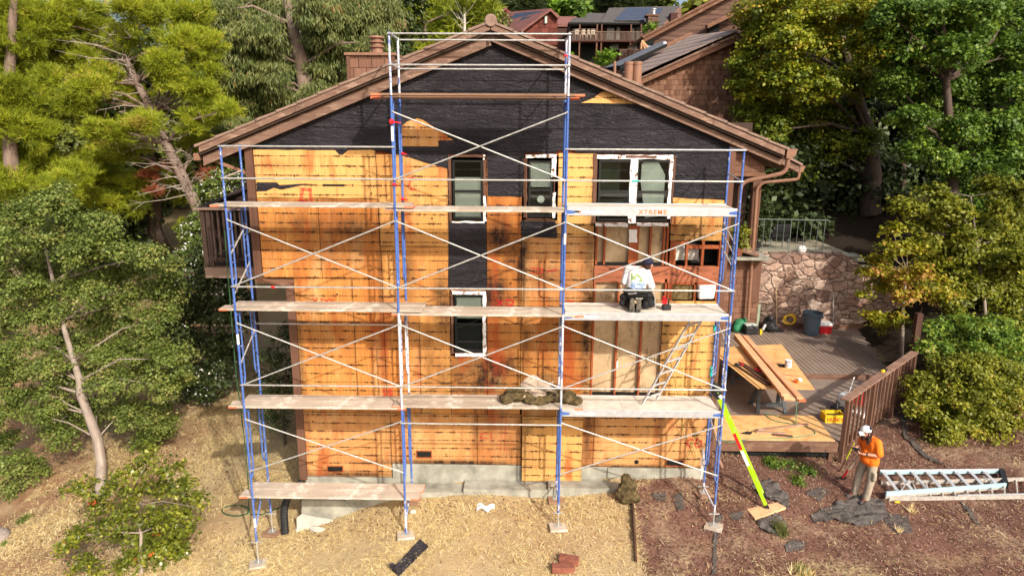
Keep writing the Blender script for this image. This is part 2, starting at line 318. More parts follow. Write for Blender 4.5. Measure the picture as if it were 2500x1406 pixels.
# ============================================================= THE GABLED HOUSE UNDER REPAIR
house = empty('wooden_house',(-.6,0,.5),'two-storey gabled house stripped to orange plywood and black felt behind the scaffold','house')
RX, RZ, SL = -.6, 9.54, .40            # ridge line and roof slope
EL, ER = -5.28, 4.08
def rz(x): return RZ-SL*abs(x-RX)
STAINS = [(-3.4,5.95,.5,.25,.6),(-4.3,6.0,.6,.2,.5),(-2.3,5.0,.15,.5,.5),(-.2,5.5,.2,.4,.6),(.6,2.6,.3,.5,.5),(-.75,2.7,.5,.3,.75),(-2.86,4.5,.06,2.2,.5),(1.6,3.5,.08,1.5,.6),(-4.6,3.3,.08,1.5,.5),(3.95,3.2,.06,1.2,.6),(.1,3.6,.1,.8,.45),(-1.9,3.1,.12,.9,.4),(-.55,3.1,.5,.35,.9),(-1.1,2.9,.7,.6,.55),(-.55,4.6,.25,.5,.9),(-1.6,4.4,.2,.6,.7),(-.6,2.2,.4,.8,.45),(-.45,5.8,.25,.35,.8),(-3.6,5.6,1.0,.35,.35),(-2.6,4.0,.5,.4,.3),
 (.9,3.6,.5,.9,.35),(1.35,4.,.12,1.6,.7),(.55,2.7,.5,.3,.5),(0.02,5.3,.12,.7,.8),(.5,5.0,.8,.25,.4),(1.42,5.5,.1,1.4,.5),(3.2,5.95,.9,.25,.5),(3.4,5.75,.6,.12,.6),(-1.3,3.9,.2,.9,.6),
 (-3.5,2.1,2,.15,.3),(.1,1.6,.15,.7,.5),(1.45,1.5,.1,.8,.6),(-4.2,3.7,.5,.5,.25),(-1.5,.86,1.5,.06,.8),(2.6,.82,1.5,.05,.6),(-3.8,.55,1.,.06,.7),(-4.9,7.2,.4,.1,.3),(0,1.2,.5,.5,.3),(2.98,2.9,.08,2.,.4),(-.95,1.9,.08,1.,.5)]
def panel(x0,x1,z0,z1,mat,yel=0,dark=0,y0=0.,th=.014,name='plywood_sheet'):
    nx = max(2,int((x1-x0)/.045)); nz = max(2,int((z1-z0)/.045)); mb = MB()
    mb.grid(nx,nz,lambda u,v:(x0+u*(x1-x0),y0,z0+v*(z1-z0))); mb.box(x0,x1,y0+.0006,y0+th,z0,z1)
    o = build(mb,name,M[mat],house,color=(yel,dark,0,1)); me = o.data
    bx = house.location; n = len(me.vertices); st = None; c = np.empty(n*3,dtype=np.float32); me.vertices.foreach_get('co',c); c = c.reshape(-1,3); X_ = c[:,0]+bx.x; Z_ = c[:,2]+bx.z
    ed_ = np.minimum(np.minimum(X_-x0,x1-X_),np.minimum(Z_-z0,z1-Z_)); st = .55*np.exp(-(ed_/.03)**2)*(.5+.5*np.sin(X_*7+Z_*5+x0*9))
    for (a,b,sx,sz,k) in STAINS: st = np.maximum(st, 1.35*k*np.exp(-((X_-a)/(sx*1.2))**2-((Z_-b)/(sz*1.15))**2))
    at_ = me.attributes.new('stain','FLOAT','POINT'); at_.data.foreach_set('value',st.astype(np.float32))
    return o
e = .006   # visible joint
P = [ # x0,x1,z0,z1,material,yellow,dark
 (-5.26,-2.86,6.55,7.62,'ply',.75,0),(-5.26,-4.05,4.93,6.55,'ply',.1,.1),(-4.05,-2.83,4.93,6.55,'ply',.0,.2),(-4.64,-3.45,2.0,4.93,'ply',.15,.1),(-3.45,-2.83,2.0,4.93,'ply',.05,.25),
 (-4.64,-2.78,.50,2.0,'plyh',.35,0),(-2.78,-.92,.83,2.0,'plyh',.3,.05),(-.92,.03,.82,2.0,'plyh',.1,.25),(.03,1.32,.81,1.93,'ply',.5,0),(1.32,1.58,.80,2.4,'plyh',.1,.3),(1.58,4.0,.80,2.25,'plyh',.5,0),
 (-2.86,-1.46,5.6,7.42,'ply',.45,0),(-2.83,-1.46,4.2,5.6,'ply',.25,.05),(-2.83,-2.1,2.0,4.2,'ply',.1,.15),(-2.1,-1.46,2.0,4.2,'ply',.35,.0),
 (-1.46,-.70,4.70,6.08,'ply',.2,.2),(-1.46,-.70,2.0,3.30,'ply',.15,.3),
 (-.70,.0,4.5,7.42,'ply',.0,.45),(-.70,.0,2.0,4.5,'ply',.2,.15),(.0,.70,5.82,6.15,'ply',.2,0),(.0,1.46,4.5,5.82,'plyh',.3,.05),(.0,1.46,2.35,4.5,'ply',.15,.2),(.03,.75,1.93,2.35,'ply',.1,.1),(.75,1.32,1.93,2.35,'ply',.8,0),
 (.70,1.44,5.82,7.46,'ply',.85,0),(2.95,4.0,5.76,6.62,'ply',.65,.0),(2.96,4.0,4.27,4.53,'ply',.8,0),(2.90,4.0,2.25,4.27,'ply',.8,.0),(-2.40,-1.30,7.5,8.15,'ply',.15,.1),(1.05,2.35,8.30,8.62,'ply',.85,0)]
for p in P: panel(p[0]+e,p[1]-e,p[2]+e,p[3]-e,p[4],p[5],p[6])
o = panel(.05,1.33,.50,1.99,'ply',.75,0,y0=-.10,th=.016,name='loose_plywood_sheet'); tagp(o,'loose plywood sheet leaning over the foundation')
# gable backing and structure behind everything (real studs and dark core)
mb = MB(); mb.prism([(EL+.02,.075,7.40),(ER-.02,.075,7.40),(ER-.02,.075,rz(ER)),(RX,.075,rz(RX)),(EL+.02,.075,rz(EL))],(0,.06,0)); build(mb,'gable_framing',M['stud'],house)
# felt sheets
def felt(pts,holes=(),y=-.004,label=None):
    mb = MB(); mb.prism([(a,y,b) for a,b in pts],(0,.003,0),[[(a,y,b) for a,b in h] for h in holes]); return build(mb,'felt_sheet',M['felt'],house,label)
random.seed(3)
def rag(a,b,n,amp):
    return [(a[0]+(b[0]-a[0])*i/n+random.uniform(-amp,amp)*.3, a[1]+(b[1]-a[1])*i/n+random.uniform(-amp,amp)) for i in range(1,n)]
felt([(-5.25,7.49)]+rag((-5.25,7.49),(-3.65,7.49),7,.008)+[(-3.65,7.49),(-3.57,7.40),(-3.50,7.40),(-3.39,7.49)]+[(-2.95,7.50),(-2.6,7.46),(-2.3,7.39),(-1.9,7.26),(-1.44,7.14),(-1.44,7.43),(-.69,7.44),(-.68,6.62)]+rag((-.68,6.62),(.0,6.61),6,.01)+[(.01,6.61),(.04,7.46),(.66,7.46),(.70,7.52),(1.02,7.53),(1.03,7.47),(1.44,7.46),(2.93,7.46),(2.95,6.62)]+rag((2.95,6.62),(3.97,6.57),6,.008)+[(3.98,6.57),(4.05,rz(4.05)-.02),(2.34,rz(2.34)-.02),(2.26,8.385),(1.9,8.39),(1.10,8.40),(1.22,8.44),(1.36,8.50),(1.46,8.58),(1.58,rz(1.58)-.02),(RX,RZ-.02),(-5.25,rz(-5.25)-.02)],
 [[(-2.36,7.57),(-1.63,7.57),(-1.63,7.68),(-1.33,7.69),(-1.7,7.93),(-1.92,8.07),(-2.03,8.10),(-2.22,8.04),(-2.36,7.93)]])
felt([(-1.49,4.74)]+rag((-1.49,4.74),(-1.46,6.06),6,.01)[::1]+[(-1.46,6.08),(-.71,6.08)]+rag((-.71,6.08),(-.70,4.74),6,.01)+[(-.70,4.74)],label='narrow felt strip between the two stacked windows')
felt([(.0,5.82),(-.03,6.1),(-.01,6.14),(.67,6.14),(.70,5.79)])
felt([(-1.62,7.43),(-1.60,7.69),(.95,7.60),(.95,7.53),(.5,7.50),(.33,7.60),(.18,7.60),(.1,7.50)],y=-.009)
felt([(-5.25,6.68),(-5.23,6.86),(-4.83,6.86),(-4.78,6.80),(-4.45,6.83),(-4.2,6.84),(-4.75,6.72),(-4.9,6.76),(-5.05,6.69)],y=-.012,label='torn felt scrap at the left corner')
mb = MB()
for i in range(14):
    z = 6.6 if i%2 else 7.0
# windows ----------------------------------------------------
def window(x0,x1,z0,z1,label,mull=(),head=.04,blinds='none',paint=(1,1,1,1)):
    fr = MB(); t = .045; y0,y1 = .0,.09
    xs = [x0]+list(mull)+[x1]
    w = MB()
    for (a,b,c,d) in ((x0,x0+.015,z0,z1),(x1-.015,x1,z0,z1)): fr.box(a,b,y0+.03,y1,c,d)
    fr.box(x0,x1,y0+.031,y1,z1-.02,z1); fr.box(x0,x1,y0+.031,y1,z0,z0+.02)
    f = build(fr,'window',M['trimv'],house,label)
    for i in range(len(xs)-1):
        a,b = xs[i]+(.045 if i==0 else .05), xs[i+1]-(.045 if i==len(xs)-2 else .05); c,d = z0+.05,z1-.07; mid = (c+d)/2-.02
        s_ = MB()
        for (p,q,r_,t_) in ((a,a+.04,c,d),(b-.04,b,c,d),(a+.04,b-.04,d-.035,d),(a+.04,b-.04,c,c+.04),(a+.04,b-.04,mid-.022,mid+.022)): s_.box(p,q,.0,.05,r_,t_)
        s2 = build(s_,'sash',M['black'],f)
        g = MB(); g.box(a+.04,b-.04,.028,.034,mid+.022,d-.035); g.box(a+.04,b-.04,.020,.026,c+.04,mid-.022); build(g,'pane',M['glass'],f)
    return f,xs
def strips(f,lst,mat='flake',y=-.016,name='casing_strip',th=.03):
    w = MB()
    for (a,b,c,d) in lst:
        n = max(2,int(max(b-a,d-c)/.12)); hor = (b-a)>(d-c); pts=[]; q=[]
        for i in range(n+1):
            u = i/n
            if hor: pts.append((a+u*(b-a),y,c+random.uniform(-.008,.012))); q.append((a+u*(b-a),y,d+random.uniform(-.012,.012)))
            else: pts.append((a+random.uniform(-.008,.014),y,c+u*(d-c))); q.append((b+random.uniform(-.014,.010),y,c+u*(d-c)))
        w.prism(pts+q[::-1],(0,th,0))
    return build(w,name,M[mat],f,split=True)
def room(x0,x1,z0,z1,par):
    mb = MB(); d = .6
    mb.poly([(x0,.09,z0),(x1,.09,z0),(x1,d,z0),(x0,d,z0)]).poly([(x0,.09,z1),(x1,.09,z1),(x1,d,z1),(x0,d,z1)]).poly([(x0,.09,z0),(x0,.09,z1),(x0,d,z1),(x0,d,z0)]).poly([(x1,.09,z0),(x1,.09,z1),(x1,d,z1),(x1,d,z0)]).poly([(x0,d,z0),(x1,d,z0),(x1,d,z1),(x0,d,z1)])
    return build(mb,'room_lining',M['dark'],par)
def blind(x0,x1,z0,z1,par,mat='blind',y=.075,n=0):
    mb = MB(); k = n or int((z1-z0)/.035); h = (z1-z0)/k
    for i in range(k): z = z0+i*h; mb.bar((x0,y,z+h/2),(x1,y,z+h/2),.008,h*.93)
    return build(mb,'blind',M[mat],par)
# white dress of cloth
M['cloth'] = flat('pale_green_cloth',(.78,.86,.80),.8,var=.12); M['screen'] = flat('dark_screen',(.035,.036,.038),.8); M['greywall'] = flat('dim_room_wall',(.055,.07,.05),.9)
f,_ = window(-1.41,-.73,6.10,7.38,'tall sash window with half-drawn blind'); room(-1.41,-.73,6.10,7.38,f); blind(-1.33,-.81,6.2,6.98,f,y=.055)
strips(f,[(-.775,-.71,6.12,6.62),(-1.41,-.74,6.085,6.115),(-.775,-.715,7.3,7.42)]); strips(f,[(-1.45,-1.40,6.1,7.42),(-.77,-.70,6.62,7.32),(-1.42,-.76,7.37,7.42)],'trimv')
g,_ = window(-1.41,-.72,3.34,4.66,'lower sash window with white peeling casing'); room(-1.41,-.72,3.34,4.66,g); blind(-1.33,-.80,4.10,4.56,g,y=.055); 
mb = MB(); mb.box(-1.33,-.80,.04,.045,3.42,3.97); build(mb,'screen',M['screen'],g)
mb = MB(); mb.prism([(-1.32,.05,3.7),(-1.26,.05,3.75),(-1.27,.05,3.95),(-1.32,.05,4.0)],(0,.01,0)); build(mb,'curtain',M['cloth'],g)
strips(g,[(-1.42,-.72,4.62,4.69),(-.79,-.71,3.36,4.62),(-1.36,-.72,3.29,3.36)]); strips(g,[(-1.45,-1.40,3.34,4.68)],'trimv')
h,_ = window(.08,.64,6.16,7.38,'narrow sash window with pale blind above dark screen'); room(.08,.64,6.16,7.38,h); blind(.16,.56,6.80,7.28,h,y=.055)
mb = MB(); mb.box(.16,.56,.04,.045,6.22,6.78); build(mb,'screen',M['screen'],h); mb = MB(); mb.lathe([(0,0),(.07,.0),(.075,.01),(.06,.02)],(.37,.02,6.56),20,'Y'); build(mb,'dryer_vent',M['cloth'],h)
strips(h,[(.06,.66,7.36,7.43),(.57,.66,7.0,7.36),(.60,.66,6.2,6.7)]); strips(h,[(.03,.10,6.2,7.36)],'trimv')
k,_ = window(1.45,2.92,6.10,7.40,'double sash window with white mullion and hanging cloth',mull=(2.18,)); room(1.45,2.92,6.10,7.40,k)
strips(k,[(2.10,2.25,6.10,7.35),(1.43,2.92,7.35,7.43),(2.86,2.93,6.2,7.35),(1.46,2.10,6.03,6.10),(2.28,2.9,6.05,6.11)]); strips(k,[(1.38,1.45,6.1,7.45),(2.93,2.97,6.1,7.42),(2.0,2.6,7.37,7.42)],'trimv',y=-.02)
mb = MB(); mb.prism([(2.33,.07,7.25),(2.42,.07,7.33),(2.64,.07,7.32),(2.8,.07,7.05),(2.8,.07,6.25),(2.45,.07,6.2),(2.38,.07,6.6),(2.33,.07,6.9)],(0,.01,0)); build(mb,'hanging_cloth',M['cloth'],k)
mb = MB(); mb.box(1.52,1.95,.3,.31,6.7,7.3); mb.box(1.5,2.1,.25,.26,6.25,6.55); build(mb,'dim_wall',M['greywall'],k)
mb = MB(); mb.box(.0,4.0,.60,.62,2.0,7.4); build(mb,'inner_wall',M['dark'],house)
# opened stud bays ---------------------------------------------
def studbay(x0,x1,z0,z1,studs,back='drywall',label=None):
    b = MB(); b.box(x0,x1,.095,.11,z0,z1); o = build(b,'wallboard_back',M[back],house,label)
    m = MB()
    for s_ in studs: m.box(s_-.02,s_+.02,.004,.094,z0,z1)
    build(m,'stud',M['stud'],house,split=True)
studbay(1.47,2.94,5.26,6.06,[1.50,1.66,2.20,2.27,2.57,2.84,2.91]); studbay(1.47,2.98,2.46,4.90,[1.49,1.98,2.48,2.93])
mb = MB(); mb.box(2.14,2.34,.001,.05,5.30,6.05); build(mb,'post',M['stud'],house,'stained post under the double window'); strips(house,[(2.13,2.30,5.72,5.98)],'white',y=-.006,name='peeling_paint',th=.006)
mb = MB(); mb.box(1.47,4.0,-.004,.10,4.98,5.24); mb.box(1.47,2.9,-.001,.10,4.90,4.985); mb.box(1.47,2.98,.0,.10,2.26,2.46); mb.box(2.95,4.0,.0,.1,4.90,4.985); build(mb,'rim_beam',M['beam'],house,split=True)
mb = MB(); mb.box(1.47,2.98,.02,.11,2.44,2.50); mb.box(1.47,2.94,.015,.11,5.235,5.30); build(mb,'sill_plate',M['dark'],house,split=True)
mb = MB(); mb.box(2.97,4.0,.35,.36,5.24,5.76); mb.box(2.97,4.0,.35,.36,4.5,4.95); build(mb,'cavity_back',M['dark'],house,split=True)
mb = MB(); mb.box(2.97,3.09,.0,.10,5.24,5.76); mb.box(3.29,3.33,.002,.09,5.24,5.76); mb.box(3.60,3.65,.002,.09,5.24,5.76); mb.box(3.95,4.0,.0,.10,5.24,5.76); mb.box(3.33,3.95,.01,.09,5.60,5.67); mb.box(3.09,3.29,.01,.09,5.68,5.75)
mb.box(2.97,3.06,.0,.10,4.53,4.9); mb.box(3.50,3.55,.0,.09,4.53,4.9); mb.box(3.94,4.0,.0,.10,4.53,4.9); mb.box(3.06,3.94,.0,.09,4.865,4.905); build(mb,'stud',M['stud'],house,split=True)
M['tub'] = flat('white_tub',(.62,.60,.54),.4); M['insul'] = flat('brown_wool',(.20,.14,.06),.95,var=.5,scale=18,bump=.03); M['wrap'] = flat('white_wrap',(.74,.73,.72),.6,var=.08,scale=8,bump=.02)
mb = MB(); mb.grid(20,8,lambda u,v:(3.10+u*.50-.03*math.sin(v*3), .12+.1*(1-abs(2*u-1)**4)-.05*(1-abs(2*u-1)**6)*math.sin(v*math.pi), 5.33+v*.33)); build(mb,'bathtub_back',M['tub'],house,smooth=True)
mb = MB(); mb.box(3.07,3.49,.05,.08,4.54,4.86); build(mb,'insulation_batt',M['insul'],house)
mb = MB(); mb.hexa([(3.60,-.06,4.57),(3.90,-.06,4.58),(3.92,.08,4.57),(3.58,.08,4.57),(3.565,-.07,4.86),(3.935,-.05,4.87),(3.94,.08,4.87),(3.57,.08,4.86)]); build(mb,'wrapped_duct',M['wrap'],house,'white paper-wrapped duct in the wall opening',bevel=.03)
mb = MB(); mb.box(1.99,2.04,.06,.08,3.05,3.2); build(mb,'outlet_box',M['white'],house)
M['wire'] = flat('wire_dark',(.02,.015,.01),.6)
mb = MB(); mb.tube([(2.0,.05,3.2),(2.05,.03,3.35),(2.3,.0,3.38),(2.5,-.01,3.3),(2.9,.02,3.27)],.007,5); mb.tube([(2.6,.03,3.2),(2.75,.02,3.45),(2.8,.02,3.2)],.006,5); build(mb,'cable',M['wire'],house,split=True)
M['ins2'] = flat('brown_board_scrap',(.30,.19,.09),.9,var=.4,scale=9)
mb = MB(); mb.prism([(3.0-.0,-.02,4.28),(2.63,-.03,4.28),(2.62,-.02,4.5),(2.75,-.03,4.56),(3.02,-.02,4.54)],(0,.02,0)); build(mb,'paper_scrap',M['ins2'],house)
# dark nail slot and vents
mb = MB(); mb.box(-3.93,-3.50,-.006,.0,6.79,6.83); build(mb,'dark_slot',M['dark'],house)
for (a,b,c,d) in ((-4.18,-3.86,.62,.74),(-2.22,-1.92,.99,1.12),(3.16,3.52,.86,.98)):
    m = MB(); m.box(a,b,-.003,.0,c,d); v_ = build(m,'crawl_vent',M['dark'],house); m = MB(); m.box(a-.02,b+.02,-.014,-.0035,d,d+.02); m.box(a-.02,b+.02,-.014,-.0035,c-.02,c); m.box(a-.02,a,-.014,-.0035,c,d); m.box(b,b+.02,-.014,-.0035,c,d); build(m,'vent_frame',M['stud'],v_)
m = MB(); m.lathe([(.0,0),(.045,0),(.05,.004)],(2.52,-.005,.93),18,'Y'); build(m,'pipe_hole',M['dark'],house)
# corner boards
mb = MB(); mb.box(-5.42,-5.27,-.03,.11,4.86,7.56); mb.box(-5.42,-5.34,.11,.18,4.86,7.58); build(mb,'corner_board',M['trimv'],house)
mb = MB(); mb.box(-4.80,-4.64,-.03,.10,.42,4.80); build(mb,'corner_board',M['trimv'],house)
mb = MB(); mb.box(3.99,4.12,-.03,.10,.66,7.70); build(mb,'corner_board',M['trimv'],house)
mb = MB(); mb.bar((-5.38,.02,4.90),(-4.66,.02,4.76),.05,.07); mb.box(-5.38,-4.64,.0,.30,4.82,4.90); build(mb,'soffit_trim',M['trim'],house)
mb = MB(); mb.box(-5.1,-4.83,2.2,2.3,2.0,4.85); build(mb,'rear_wall_piece',M['soffit'],house)
# unseen dark core added to stop light leaks; side walls
mb = MB(); mb.prism([(-5.27,.75,4.95),(4.02,.75,4.95),(4.02,.75,rz(4.02)-.08),(RX,.75,RZ-.1),(-5.27,.75,rz(-5.27)-.08)],(0,8.6,0)); mb.box(-4.63,4.02,.66,9.3,-.2,4.96); build(mb,'leak_blocking_core',M['dark'],house)
mb = MB(); mb.box(4.02,4.06,.1,9.35,.3,7.62); mb.box(-5.31,-5.27,.11,9.35,4.9,7.55); mb.box(-4.68,-4.64,.1,9.35,.2,4.9); build(mb,'side_wall',M['trim'],house,split=True)
# foundation
mb = MB(); mb.box(-4.68,-2.77,-.02,.3,-.6,.485); mb.box(-2.77,1.9,.0,.3,-.6,.81); mb.box(1.9,4.02,-.03,.3,-.6,.79); build(mb,'foundation',M['concrete'],house,bevel=.008)
mb = MB(); mb.box(-3.72,2.42,-.46,-.02,-.7,.46); mb.box(.0,.0001,-.46,-.4,.4,.41)
mb = MB()
for (x0,x1,zt) in ((-3.72,-1.2,.38),(-1.195,.6,.46),(.605,2.43,.52)): mb.box(x0,x1,-.42,-.021,-.8,zt)
build(mb,'footing_ledge',M['concrete'],house,bevel=.012)
mb = MB(); mb.prism([(-4.75,-.5,-1.2),(-3.74,-.5,-1.2),(-3.5,-.48,-.1),(-3.73,-.44,.16),(-4.66,-.44,.16)],(0,.5,0)); build(mb,'footing_block',M['concrete'],house,bevel=.02)
M['cement'] = flat('white_cement_smear',(.50,.48,.43),.9,var=.12,scale=7,bump=.008)
mb = MB(); mb.prism([(-4.78,-.52,-.62),(-4.3,-.53,-.66),(-3.95,-.52,-.34),(-4.0,-.52,-.25),(-4.3,-.52,-.2),(-4.65,-.52,-.12),(-4.76,-.52,-.2)],(0,.04,0)); build(mb,'cement_patch',M['cement'],house)
# rakes and roof -------------------------------------------------
def rakeboard(sx, zoff, h, y0, y1, xe, mat, name='rake_board', segs=(0,1)):
    mb = MB(); xs = [RX, xe]
    for i in range(len(segs)-1):
        a = RX+(xe-RX)*(segs[i]+(.0006 if i else 0)); b = RX+(xe-RX)*(segs[i+1]-(.0006 if i<len(segs)-2 else 0))
        za = 9.82-SL*abs(a-RX)+zoff; zb = 9.82-SL*abs(b-RX)+zoff
        mb.hexa([(a,y0,za-h),(b,y0,zb-h),(b,y1,zb-h),(a,y1,za-h),(a,y0,za),(b,y0,zb),(b,y1,zb),(a,y1,za)])
    return build(mb,name,M[mat],house)
for xe,sg in ((-6.19,(0,.35,.66,1)),(4.96,(0,.4,.75,1))):
    rakeboard(0,-.03,.115,-.275,-.20,xe,'rake',segs=sg); rakeboard(0,-.147,.045,-.235,-.20,xe,'rakeb'); rakeboard(0,-.195,.205 if xe<0 else .135,-.14,-.07,xe,'rake',segs=(0,sg[1]*1.2,sg[2]*1.1,1)); rakeboard(0,-.18,.02,-.20,-.13,xe,'rakeb')  # dark strips between the rake boards stand in for the shadow line
    o = rakeboard(0,-.31,.02,-.069,.0,xe,'soffit','soffit')
mb = MB(); mb.box(RX-.008,RX+.008,-.28,-.21,9.44,9.76); build(mb,'ridge_joint',M['dark'],house)
for sgn,xe in ((-1,-6.25),(1,5.02)):
    z0 = 9.82; ln = abs(xe-RX); N_ = 14; mb = MB()
    for i in range(N_):
        a = RX+sgn*ln*i/N_; b = RX+sgn*ln*(i+1.04)/N_; za = z0-SL*abs(a-RX)+.004; zb = z0-SL*abs(b-RX)+.004
        mb.hexa([(a,-.30,za-.03),(b,-.30,zb-.022),(b,9.5,zb-.022),(a,9.5,za-.03),(a,-.30,za+.008),(b,-.30,zb+.03),(b,9.5,zb+.03),(a,9.5,za+.008)])
    build(mb,'roof',M['tile'],house)
    mb = MB(); mb.hexa([(RX,-.14,z0-.2),(xe-sgn*.05,-.14,z0-.2-SL*ln),(xe-sgn*.05,9.4,z0-.2-SL*ln),(RX,9.4,z0-.2),(RX,-.14,z0-.03),(xe-sgn*.05,-.14,z0-.03-SL*ln),(xe-sgn*.05,9.4,z0-.03-SL*ln),(RX,9.4,z0-.03)]); build(mb,'roof_deck',M['soffit'],house)
mb = MB(); mb.lathe([(.0,-.31),(.10,-.31),(.115,-.29),(.115,9.5),(0,9.5)],(RX,0,9.83),18,'Y'); build(mb,'ridge_cap',M['tile'],house)
for i in range(6): pass
# left gutter end + brace
mb = MB(); mb.box(-6.36,-6.24,-.18,9.4,7.28,7.42); build(mb,'gutter',M['brown'],house,bevel=.01)
mb = MB(); mb.bar((-6.1,-.0,7.3),(-5.4,.05,7.02),.05,.06); build(mb,'fascia_brace',M['brown'],house)
# right gutter and downspouts
gx = 4.98; mb = MB(); mb.prism([(5.02,-.22,7.40),(5.10,-.22,7.38),(5.19,-.22,7.45),(5.22,-.22,7.57),(5.19,-.22,7.57),(5.02,-.22,7.55)],(0,9.6,0)); build(mb,'gutter',M['brown'],house)
def arc(pts, r=.14, n=5):
    pts = [Vector(p) for p in pts]; out = [pts[0]]
    for i in range(1,len(pts)-1):
        a = (pts[i-1]-pts[i]); b = (pts[i+1]-pts[i]); ra = min(r,a.length*.45,b.length*.45); p0 = pts[i]+a.normalized()*ra; p2 = pts[i]+b.normalized()*ra
        for k in range(n+1): t = k/n; out.append(p0*(1-t)**2+pts[i]*2*t*(1-t)+p2*t*t)
    return out+[pts[-1]]
d1 = arc([(5.08,-.16,7.42),(5.06,-.15,7.12),(4.25,-.05,6.93),(4.23,-.05,1.1),(4.32,-.2,.9)],.16); mb = MB(); mb.tube(d1,.042,12); o = build(mb,'downspout',M['brown'],house,smooth=True)
# chimney
mb = MB(); mb.box(-4.06,-2.98,3.,3.8,7.8,9.52); ch = build(mb,'chimney',None or M['trim'],house)
ch.data.materials.clear()
def shingle(name,a,b,sx,sz,off=(0,0,0),axis='XZ'):
    n = NT(name,.85,.15); v = n.co('World'); x,y,z = n.xyz(v); zz = n.math('MULTIPLY',z,1/sz); row = n.math('FLOOR',zz); fz = n.math('FRACT',zz)
    xx = n.math('ADD', n.math('MULTIPLY', n.math('ADD',x,n.math('MULTIPLY',y,1.)),1/sx), n.math('MULTIPLY',n.math('FRACT',n.math('MULTIPLY',row,.618)),3.7))
    cell = n.math('FLOOR',xx); wn = n.n('ShaderNodeTexWhiteNoise',noise_dimensions='2D'); n.l(n.comb(cell,row,0.),wn.inputs['Vector']); fx = n.math('FRACT',xx)
    c = n.mix(wn.outputs['Value'],a,b); st = n.noise(n.co('World',(22,22,1.6)),1,4,.7); c = n.mix(n.mr(st,.4,.7,0,.4),c,tuple(q*.5 for q in a))
    c = n.mix(n.mr(fz,.0,.12,.75,0),c,(.012,.006,.004)); c = n.mix(n.mr(fx,.0,.06,.6,0),c,(.02,.01,.006)); n.col(c); n.bump(n.math('ADD',n.math('MULTIPLY',fz,-1.),n.mr(fx,0,.08)),.02,.8); return n.m
M['shing'] = shingle('brown_cedar_shingle',(.13,.062,.038),(.28,.15,.095),.12,.20); M['shingr'] = shingle('reddish_shingle',(.10,.035,.025),(.22,.07,.05),.25,.25); M['shingw'] = shingle('painted_shingle',(.17,.085,.055),(.23,.12,.08),.30,.21)
ch.data.materials.append(M['shingw'])
mb = MB(); mb.box(-4.12,-2.92,2.94,3.86,9.52,9.58); build(mb,'chimney_cap',M['brown'],ch); 
mb = MB(); mb.box(-4.08,-4.0,2.97,3.0,8.,9.52); mb.box(-3.04,-2.96,2.97,3.,8,9.52); build(mb,'corner_trim',M['trimv'],ch,split=True)
mb = MB(); mb.lathe([(.15,9.58),(.14,9.72),(.19,9.73),(.19,9.745),(.13,9.77),(.13,9.83),(.18,9.84),(.18,9.855),(.13,9.88),(.13,9.93),(.19,9.94),(.17,9.98),(.05,10.0)],(-3.45,3.4,0),24); build(mb,'flue_cap',M['brown'],ch,smooth=True)
# vents on roof right
for (px,py0,py1,w) in ((1534,152,190,.15),(1554,152,196,.16)):
    a = at(px,py1+10,1.6); b = at(px,py0,1.6); mb = MB(); mb.lathe([(w*.62,0),(w*.62,b.z-a.z-.05),(w*.70,b.z-a.z-.05),(w*.70,b.z-a.z),(w*.5,b.z-a.z+.01)],a,18); build(mb,'vent_pipe',M['brown'],house,smooth=True)
a = at(1501,172,2.2); mb = MB(); mb.tube([a-Vector((0,0,.2)),a,at(1501,150,2.2)],.03,8); build(mb,'vent_pipe',M['brown'],house)
# right rear wing: lower roof, post, shingled wall, downspout -------
YB = 9.4
def wp(px,py,Y=YB): return at(px,py,Y)
mb = MB(); a = Vector((4.5,7.9,8.3)); 
p0 = wp(1780,318,8.9); p1 = wp(1953,405,8.9)
mb.hexa([p0+Vector((0,0,-.22)),p1+Vector((0,0,-.22)),p1+Vector((0,3,-.22)),p0+Vector((0,3,-.22)),p0,p1,p1+Vector((0,3,0)),p0+Vector((0,3,0))]); wr = build(mb,'rear_rake',M['rake'],house)
mb = MB(); u3 = Vector((0,3.1,0)); mb.hexa([p0+Vector((0,-.08,.005)),p1+Vector((.06,-.08,.005)),p1+u3,p0+u3,p0+Vector((0,-.08,.08)),p1+Vector((.06,-.08,.07)),p1+u3+Vector((0,0,.07)),p0+u3+Vector((0,0,.08))]); build(mb,'rear_roof',M['tile'],house)
q = wp(1955,412,8.9); mb = MB(); mb.prism([(q.x,8.95,q.z-.12),(q.x+.1,8.95,q.z-.12),(q.x+.17,8.95,q.z+.08),(q.x,8.95,q.z+.06)],(0,3,0)); build(mb,'gutter',M['brown'],house)
mb = MB(); mb.tube(arc([wp(1951,420,9.0),wp(1949,438,9.0),wp(1862,446,9.15),wp(1848,460,9.2),wp(1826,780,9.2)],.2),.055,10); build(mb,'downspout',M['brown'],house,smooth=True)
a = wp(1785,360); b = wp(1866,422); mb = MB(); mb.prism([(a.x-.3,YB,a.z+.25),(b.x,YB,b.z+.22),(b.x,YB,b.z),(a.x-.3,YB,b.z)],(0,.1,0)); build(mb,'porch_gable',M['shingw'],house)
mb = MB(); mb.box(a.x-.3,b.x+.03,YB-.05,YB+.12,b.z-.12,b.z); build(mb,'porch_beam',M['trim'],house)
a = wp(1834,425); b = wp(1862,425); zb = wp(1834,612).z; mb = MB(); mb.box(a.x+.09,b.x+.0,YB-.02,YB+.2,zb,a.z); build(mb,'porch_post',M['trimv'],house)
